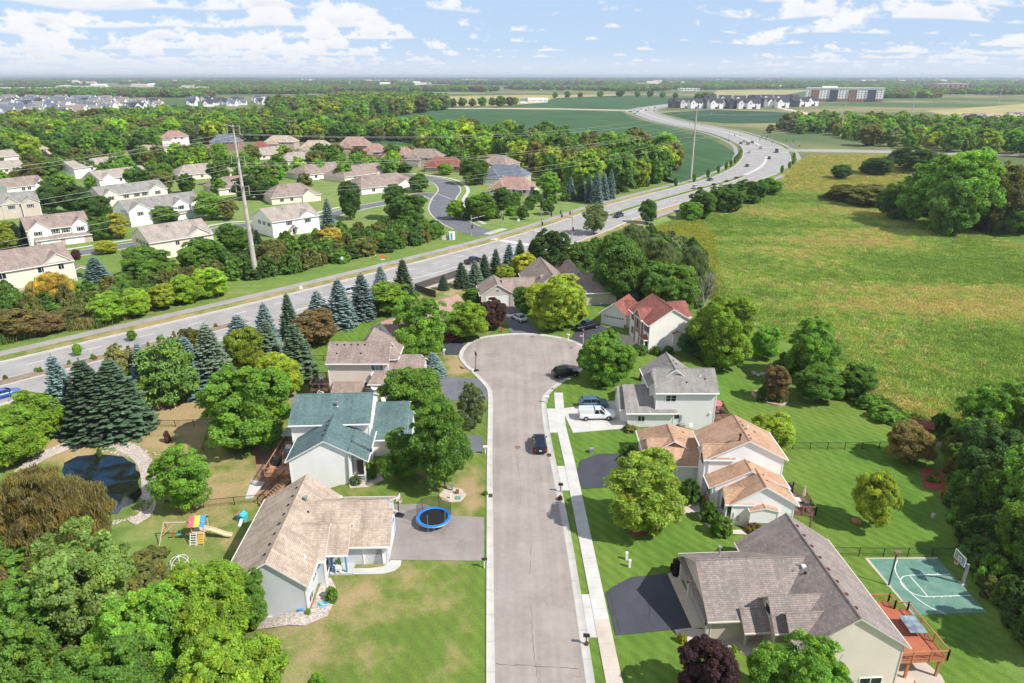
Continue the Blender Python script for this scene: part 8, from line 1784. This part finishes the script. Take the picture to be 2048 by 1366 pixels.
for k, (xx, m) in enumerate(((-1.6, 'yellow'), (-2.6, 'teal'), (-3.4, 'red'))): b = MB().tube((xx - .22, .1, 2.28), (xx - .22, .1, .62), .015, 3).tube((xx + .22, .1, 2.28), (xx + .22, .1, .62), .015, 3).box(xx - .26, xx + .26, -.02, .22, .56, .62); b.build('swing', M[m], o)
sl_ = MB(); prof = [(.75, 1.3), (1.2, 1.22), (2.2, .72), (3.0, .32), (3.6, .22)]
for (xa, za), (xb, zb) in zip(prof[:-1], prof[1:]): sl_.quad((xa, -.25, za), (xb, -.25, zb), (xb, .25, zb), (xa, .25, za)); [sl_.add([(xa, s, za - .03), (xb, s, zb - .03), (xb, s, zb + .18), (xa, s, za + .18), (xa, s * 1.2, za - .03), (xb, s * 1.2, zb - .03), (xb, s * 1.2, zb + .18), (xa, s * 1.2, za + .18)], [(0, 1, 2, 3), (7, 6, 5, 4), (3, 2, 6, 7)]) for s in (-.28, .28)]
sl_.build('slide', M['plastic_tan'], o); MB().bar((2.6, 0, -.05), (2.6, 0, .5), .08).build('slide_support', M['yellow'], o)
for k in range(5): MB().box(-.85, -.25, -1.35 + k * .12, -1.28 + k * .12, .1 + k * .27, .16 + k * .27).build('ladder_rung', M['white'], o); MB().box(.0, .65, -1.3 + k * .1, -1.22 + k * .1, .12 + k * .26, .30 + k * .26).build('climbing_step', M['yellow'], o)
for xx in (-.9, -.2, -.03, .68): MB().bar((xx, -1.45, -.05), (xx, -.72, 1.35), .07).build('ladder_rail', M['white' if xx < -.1 else 'pale_wood'], o)
x, y = gp(486, 1040); zt = Tz(x, y); o = empty('toy_climber', (x, y, zt), R(-15)); tag(o, 'small turquoise plastic toy house with a white slide on the grass', 'toy'); MB().box(-.55, .45, -.4, .4, 0, .8).build('body', M['teal'], o); MB().box(-.6, -.52, -.35, .35, 0, 1.0).build('side_panel', M['pink'], o); MB().add([(-.6, -.5, .8), (.5, -.5, .8), (.5, .5, .8), (-.6, .5, .8), (-.05, -.5, 1.15), (-.05, .5, 1.15)], [(0, 1, 4), (1, 2, 5, 4), (2, 3, 5), (3, 0, 4, 5)]).build('roof', M['teal'], o); MB().add([(.0, -.42, .55), (.42, -.42, .55), (.6, -1.3, .05), (.18, -1.3, .05), (.0, -.42, .48), (.42, -.42, .48), (.6, -1.3, 0), (.18, -1.3, 0)], [(0, 1, 2, 3), (7, 6, 5, 4), (0, 4, 5, 1), (1, 5, 6, 2), (3, 2, 6, 7), (0, 3, 7, 4)]).build('slide', M['white'], o)
x, y = gp(360, 1128); zt = Tz(x, y); o = empty('climbing_dome', (x, y, zt)); tag(o, 'white tube climbing dome half hidden by the maples', 'climbing dome')
for k in range(6): a = k * math.pi / 3; MB().path([(1.1 * math.cos(a) * math.cos(t), 1.1 * math.sin(a) * math.cos(t), 1.1 * math.sin(t)) for t in np.linspace(0, 1.57, 6)], .03, 4).build('rib', M['white'], o)
MB().path([(.95 * math.cos(t), .95 * math.sin(t), .55) for t in np.linspace(0, 6.28, 13)], .03, 4).build('hoop', M['white'], o)
# utility pedestals and cabinets
def pedestal(label, u, v, m='white', w_=.12, h_=.9, cat='utility box'):
    x, y = gp(u, v); o = empty('utility_pedestal', (x, y, Tz(x, y))); tag(o, label, cat); MB().box(-w_, w_, -w_, w_, -.05, h_).build('housing', M[m], o); MB().box(-w_ - .02, w_ + .02, -w_ - .02, w_ + .02, h_, h_ + .06).build('cap', M[m], o)
pedestal('slim white utility pedestal on the lawn, farther of two', 1253, 1119); pedestal('slim white utility pedestal on the lawn, nearer of two', 1259, 1134); pedestal('grey-green utility box on the lawn before the orange roof', 1183, 905, 'metal', .3, .6); pedestal('green utility pedestal beside the gravel island', 904, 981, 'green_metal', .12, 1.0); pedestal('short white pedestal on the gravel island', 902, 997, 'white', .08, .6); pedestal('low round green lid on the gravel island', 916, 997, 'green_metal', .3, .12); pedestal('rusty ornament on the gravel island', 915, 987, 'deck_brown', .18, .5, 'ornament')
pedestal('pale stone ornament on the lawn near the wood', 1865, 1035, 'stone', .15, .5, 'ornament'); pedestal('orange wooden lawn seat beneath the young yellow-green tree', 1712, 1044, 'cedar', .45, .25, 'seat')
# flag by the red-roofed house
x, y = gp(1166, 688); o = empty('flag_pole', (x, y, 0)); tag(o, 'white post with a small red and white flag by the turning circle', 'flag'); MB().tube((0, 0, 0), (0, 0, 2.3), .05, 6).build('pole', M['white'], o); MB().box(-.75, -.05, -.01, .01, 1.5, 1.95).build('flag', M['red'], o); MB().box(-.75, -.05, -.02, .02, 1.68, 1.8).build('flag_stripe', M['white'], o)
# shed, playhouse, island bed
x, y = gp(1178, 574); o = empty('garden_shed', (x, y, 0), R(8)); tag(o, 'pale slatted garden shed under the tall oval tree', 'shed'); MB().box(-2, 2, 0, 2.5, -.1, 2.2).build('wall', M['side_beige'], o, uv=True); MB().box(-2.2, 2.2, -.2, 2.7, 2.2, 2.35).build('roof', M['shingle_brown'], o, uv=True)
for k in range(5): MB().box(-1.8 + k * .8, -1.5 + k * .8, -.08, 0, 0, 2.1).build('slat', M['trim'], o)
x, y = gp(1842, 866); zt = Tz(x, y); o = empty('playhouse', (x, y, zt), R(-20)); tag(o, 'small red-brown timber playhouse on the marsh bank', 'playhouse'); MB().box(-1.1, 1.1, -.9, .9, -.1, 1.5).build('wall', M['deck_red'], o); MB().add([(-1.4, -1.2, 1.4), (1.4, -1.2, 1.4), (1.4, 0, 2.3), (-1.4, 0, 2.3), (-1.4, 1.2, 1.4), (1.4, 1.2, 1.4)], [(0, 1, 2, 3), (3, 2, 5, 4)]).build('roof', M['shingle_red'], o, uv=True); MB().box(-.3, .3, -.95, -.9, 0, 1.2).build('doorway', M['black'], o)
sheet('paved_path', pxw((1858, 882), (1895, 884), (1912, 893), (1875, 894)), .05, 'asphalt_old')
o = empty('stone_island'); tag(o, 'low stone wall curving round the island bed on the lawn', 'garden wall'); ring_ = resample(catmull(pxw((1503, 783), (1508, 793), (1524, 803), (1545, 810), (1562, 812), (1574, 806), (1574, 796)), 6), .42)
for k in range(2):
    for (a, b_) in zip(ring_[:-1], ring_[1:]):
        z = Tz(*a); d = (np.array(b_) - a) / 2; m_ = np.array(a) + d * (1 + k); nn = np.array([d[1], -d[0]]) / np.hypot(*d) * .14; dd = d * .93; MB().prism([tuple(m_ - dd + nn), tuple(m_ + dd + nn), tuple(m_ + dd - nn), tuple(m_ - dd - nn)], z + k * .19 - .05, z + k * .19 + .15).build('block', M['wallstone'], o)
sheet('island_bed', [tuple(p) for p in ring_] + pxw((1555, 790), (1520, 780)), .1, 'mulch_brown')
# furniture on decks and patios
def table(label, x, y, z, w_=1.0, d_=.7, m='glass_pale', leg='dark_metal', rz=0.0):
    o = empty('patio_table', (x, y, z), rz); tag(o, label, 'table'); MB().box(-w_, w_, -d_, d_, .68, .72).build('table_top', M[m], o); [MB().tube((sx * w_ * .85, sy * d_ * .85, 0), (sx * w_ * .85, sy * d_ * .85, .68), .03, 5).build('leg', M[leg], o) for sx in (-1, 1) for sy in (-1, 1)]
def chair(label, x, y, z, m='white', rz=0.0, w_=.32):
    o = empty('patio_chair', (x, y, z), rz); tag(o, label, 'chair'); MB().box(-w_, w_, -w_, w_, .38, .48).build('seat', M[m], o); MB().box(-w_, w_, w_ - .06, w_ + .04, .45, .95).build('backrest', M[m], o); [MB().box(sx * w_ - .03, sx * w_ + .03, sy * w_ - .03, sy * w_ + .03, 0, .38).build('leg', M[m], o) for sx in (-1, 1) for sy in (-1, 1)]; [MB().box(sx * w_ - .05, sx * w_ + .05, -w_, w_, .62, .67).build('armrest', M[m], o) for sx in (-1, 1)]
def parasol(label, x, y, z, m, open_=False, h_=2.4):
    o = empty('parasol', (x, y, z)); tag(o, label, 'parasol'); MB().tube((0, 0, 0), (0, 0, h_), .025, 6).build('pole', M['metal'], o); (MB().lathe([(1.2, h_ - .45), (.6, h_ - .15), (.03, h_)], 0, 0, 8) if open_ else MB().lathe([(.10, h_ - 1.5), (.20, h_ - 1.2), (.14, h_ - .5), (.03, h_)], 0, 0, 10)).build('canopy', M[m], o); MB().lathe([(.32, 0), (.32, .06), (.06, .1)], 0, 0, 12).build('base', M['dark_metal'], o)
def grill(label, x, y, z, rz=0.0):
    o = empty('covered_grill', (x, y, z), rz); tag(o, label, 'grill'); b = MB(); loft(b, [[(-.8, -.35, 0), (.8, -.35, 0), (.8, .35, 0), (-.8, .35, 0)], [(-.75, -.33, .9), (.75, -.33, .9), (.75, .33, .9), (-.75, .33, .9)], [(-.45, -.2, 1.2), (.45, -.2, 1.2), (.45, .2, 1.2), (-.45, .2, 1.2)]]); b.build('cover', M['black'], o); MB().box(-.8, .8, -.36, .36, .02, .06).build('hem', M['black'], o)
table('grey glass table on the red-stained deck', 38.6, 51.4, .15, .8, 1.1); chair('brown wicker chair on the patio under the red-stained deck', 37.0, 46.5, -2.25, 'deck_brown', 2.5, .4); grill('black covered grill on the deck of the white orange-roofed house', 35.1, 74.6, .35)
parasol('closed beige parasol on the deck of the white orange-roofed house', 36.3, 72.2, .35, 'pale_wood'); chair('cream lounge chair beside the covered grill', 34.6, 73.2, .35, 'pale_wood', 1.2, .4); chair('cream lounge chair nearest the white gable', 34.7, 71.8, .35, 'white', 1.6, .4); table('small white table on the orange-roofed house deck', 35.4, 71.9, .35, .4, .4, 'white'); table('square black fire table on the deck corner', 36.2, 70.6, .35, .45, .45, 'dark_metal')
parasol('pink-red parasol on the pale grey house deck', 31.8, 96.2, .9, 'pink', True, 1.9); table('round-cornered table on the pale grey house deck', 31.9, 95.9, .9, .6, .5, 'deck_brown'); chair('white chair on the pale grey house deck', 31.6, 97.0, .9, 'white'); chair('dark chair by the railing of the pale grey house deck', 32.8, 95.0, .9, 'dark_metal', 1.5)
grill('black covered grill on the teal-roofed house deck', -32.4, 82.0, .1, 1.57); table('glass dining table on the teal-roofed house deck', -31.2, 84.0, .1, .9, .7); chair('white chair left of the glass dining table', -31.9, 85.2, .1, 'white', .2); chair('white chair right of the glass dining table', -30.7, 85.3, .1, 'white', -.2); chair('beige lounge chair near the teal deck stairs', -31.0, 81.6, .1, 'pale_wood', 2.8, .42); chair('yellow toy chair on the mulch beside the teal house deck', -34.4, 86.5, Tz(-34.4, 86.5), 'yellow', 0, .25)
o = empty('deck_canopy', (-31.4, 86.8, .1)); tag(o, 'grey flat canopy over the far end of the teal house deck', 'canopy'); MB().box(-1.5, 1.4, -1.2, 1.2, 2.2, 2.28).build('canopy_top', M['metal'], o); [MB().tube((sx, sy, 0), (sx, sy, 2.2), .04, 5).build('post', M['dark_metal'], o) for sx in (-1.4, 1.3) for sy in (-1.1, 1.1)]
chair('white chair on the beige house deck', -33.2, 108.4, .6, 'white', .4); grill('black covered grill on the beige house deck', -33.0, 105.6, .6); chair('pale blue chair on the small amber-railed deck', -31.6, 58.6, -.7, 'sky_blue', 2.0); chair('white porch chair beside the blue front door', -18.6, 59.6, .22, 'white', 1.57, .28)
o = empty('rock_pile', (0, 0, 0)); tag(o, 'grey rocks and pink toys on the lawn beside the marsh trees', 'rocks')
for k, (u, v) in enumerate(((1516, 752), (1524, 750), (1532, 747), (1508, 748), (1538, 745))): x, y = gp(u, v); MB().ball((x, y, Tz(x, y) + .2), .45 + .1 * (k % 2), 6, sz=.6).build('rock', M['stone' if k < 4 else 'pink'], o)
x, y = gp(645, 1208); o = empty('garden_hose', (x, y, .06)); tag(o, 'coiled green garden hose on the gravel bed', 'hose'); MB().path([((.25 + .3 * t / 60) * math.cos(t * .55), (.25 + .3 * t / 60) * .8 * math.sin(t * .55), .03 + .01 * math.sin(t)) for t in range(60)], .02, 4).build('coil', M['teal'], o); MB().path([(-.9 + .25 * math.cos(t * .6), .25 * math.sin(t * .6) + .1, .03) for t in range(14)], .02, 4).build('loop', M['orange'], o)

# ------------------------------------------------------------------ the air
t = bpy.data.materials.new('haze'); t.use_nodes = True; q = NT(t.node_tree); vo = q.new('ShaderNodeVolumePrincipled'); vo.inputs['Color'].default_value = (.80, .88, 1.0, 1); vo.inputs['Density'].default_value = 9.5e-5; vo.inputs['Anisotropy'].default_value = .25
oo = q.new('ShaderNodeOutputMaterial'); q.put(oo.inputs['Volume'], vo.outputs[0])
hb = MB().box(-26000, 26000, -3200, 34000, -6, 75).build('haze', t); tag(hb, 'thin summer haze over the whole plain', 'haze', None, 'stuff')
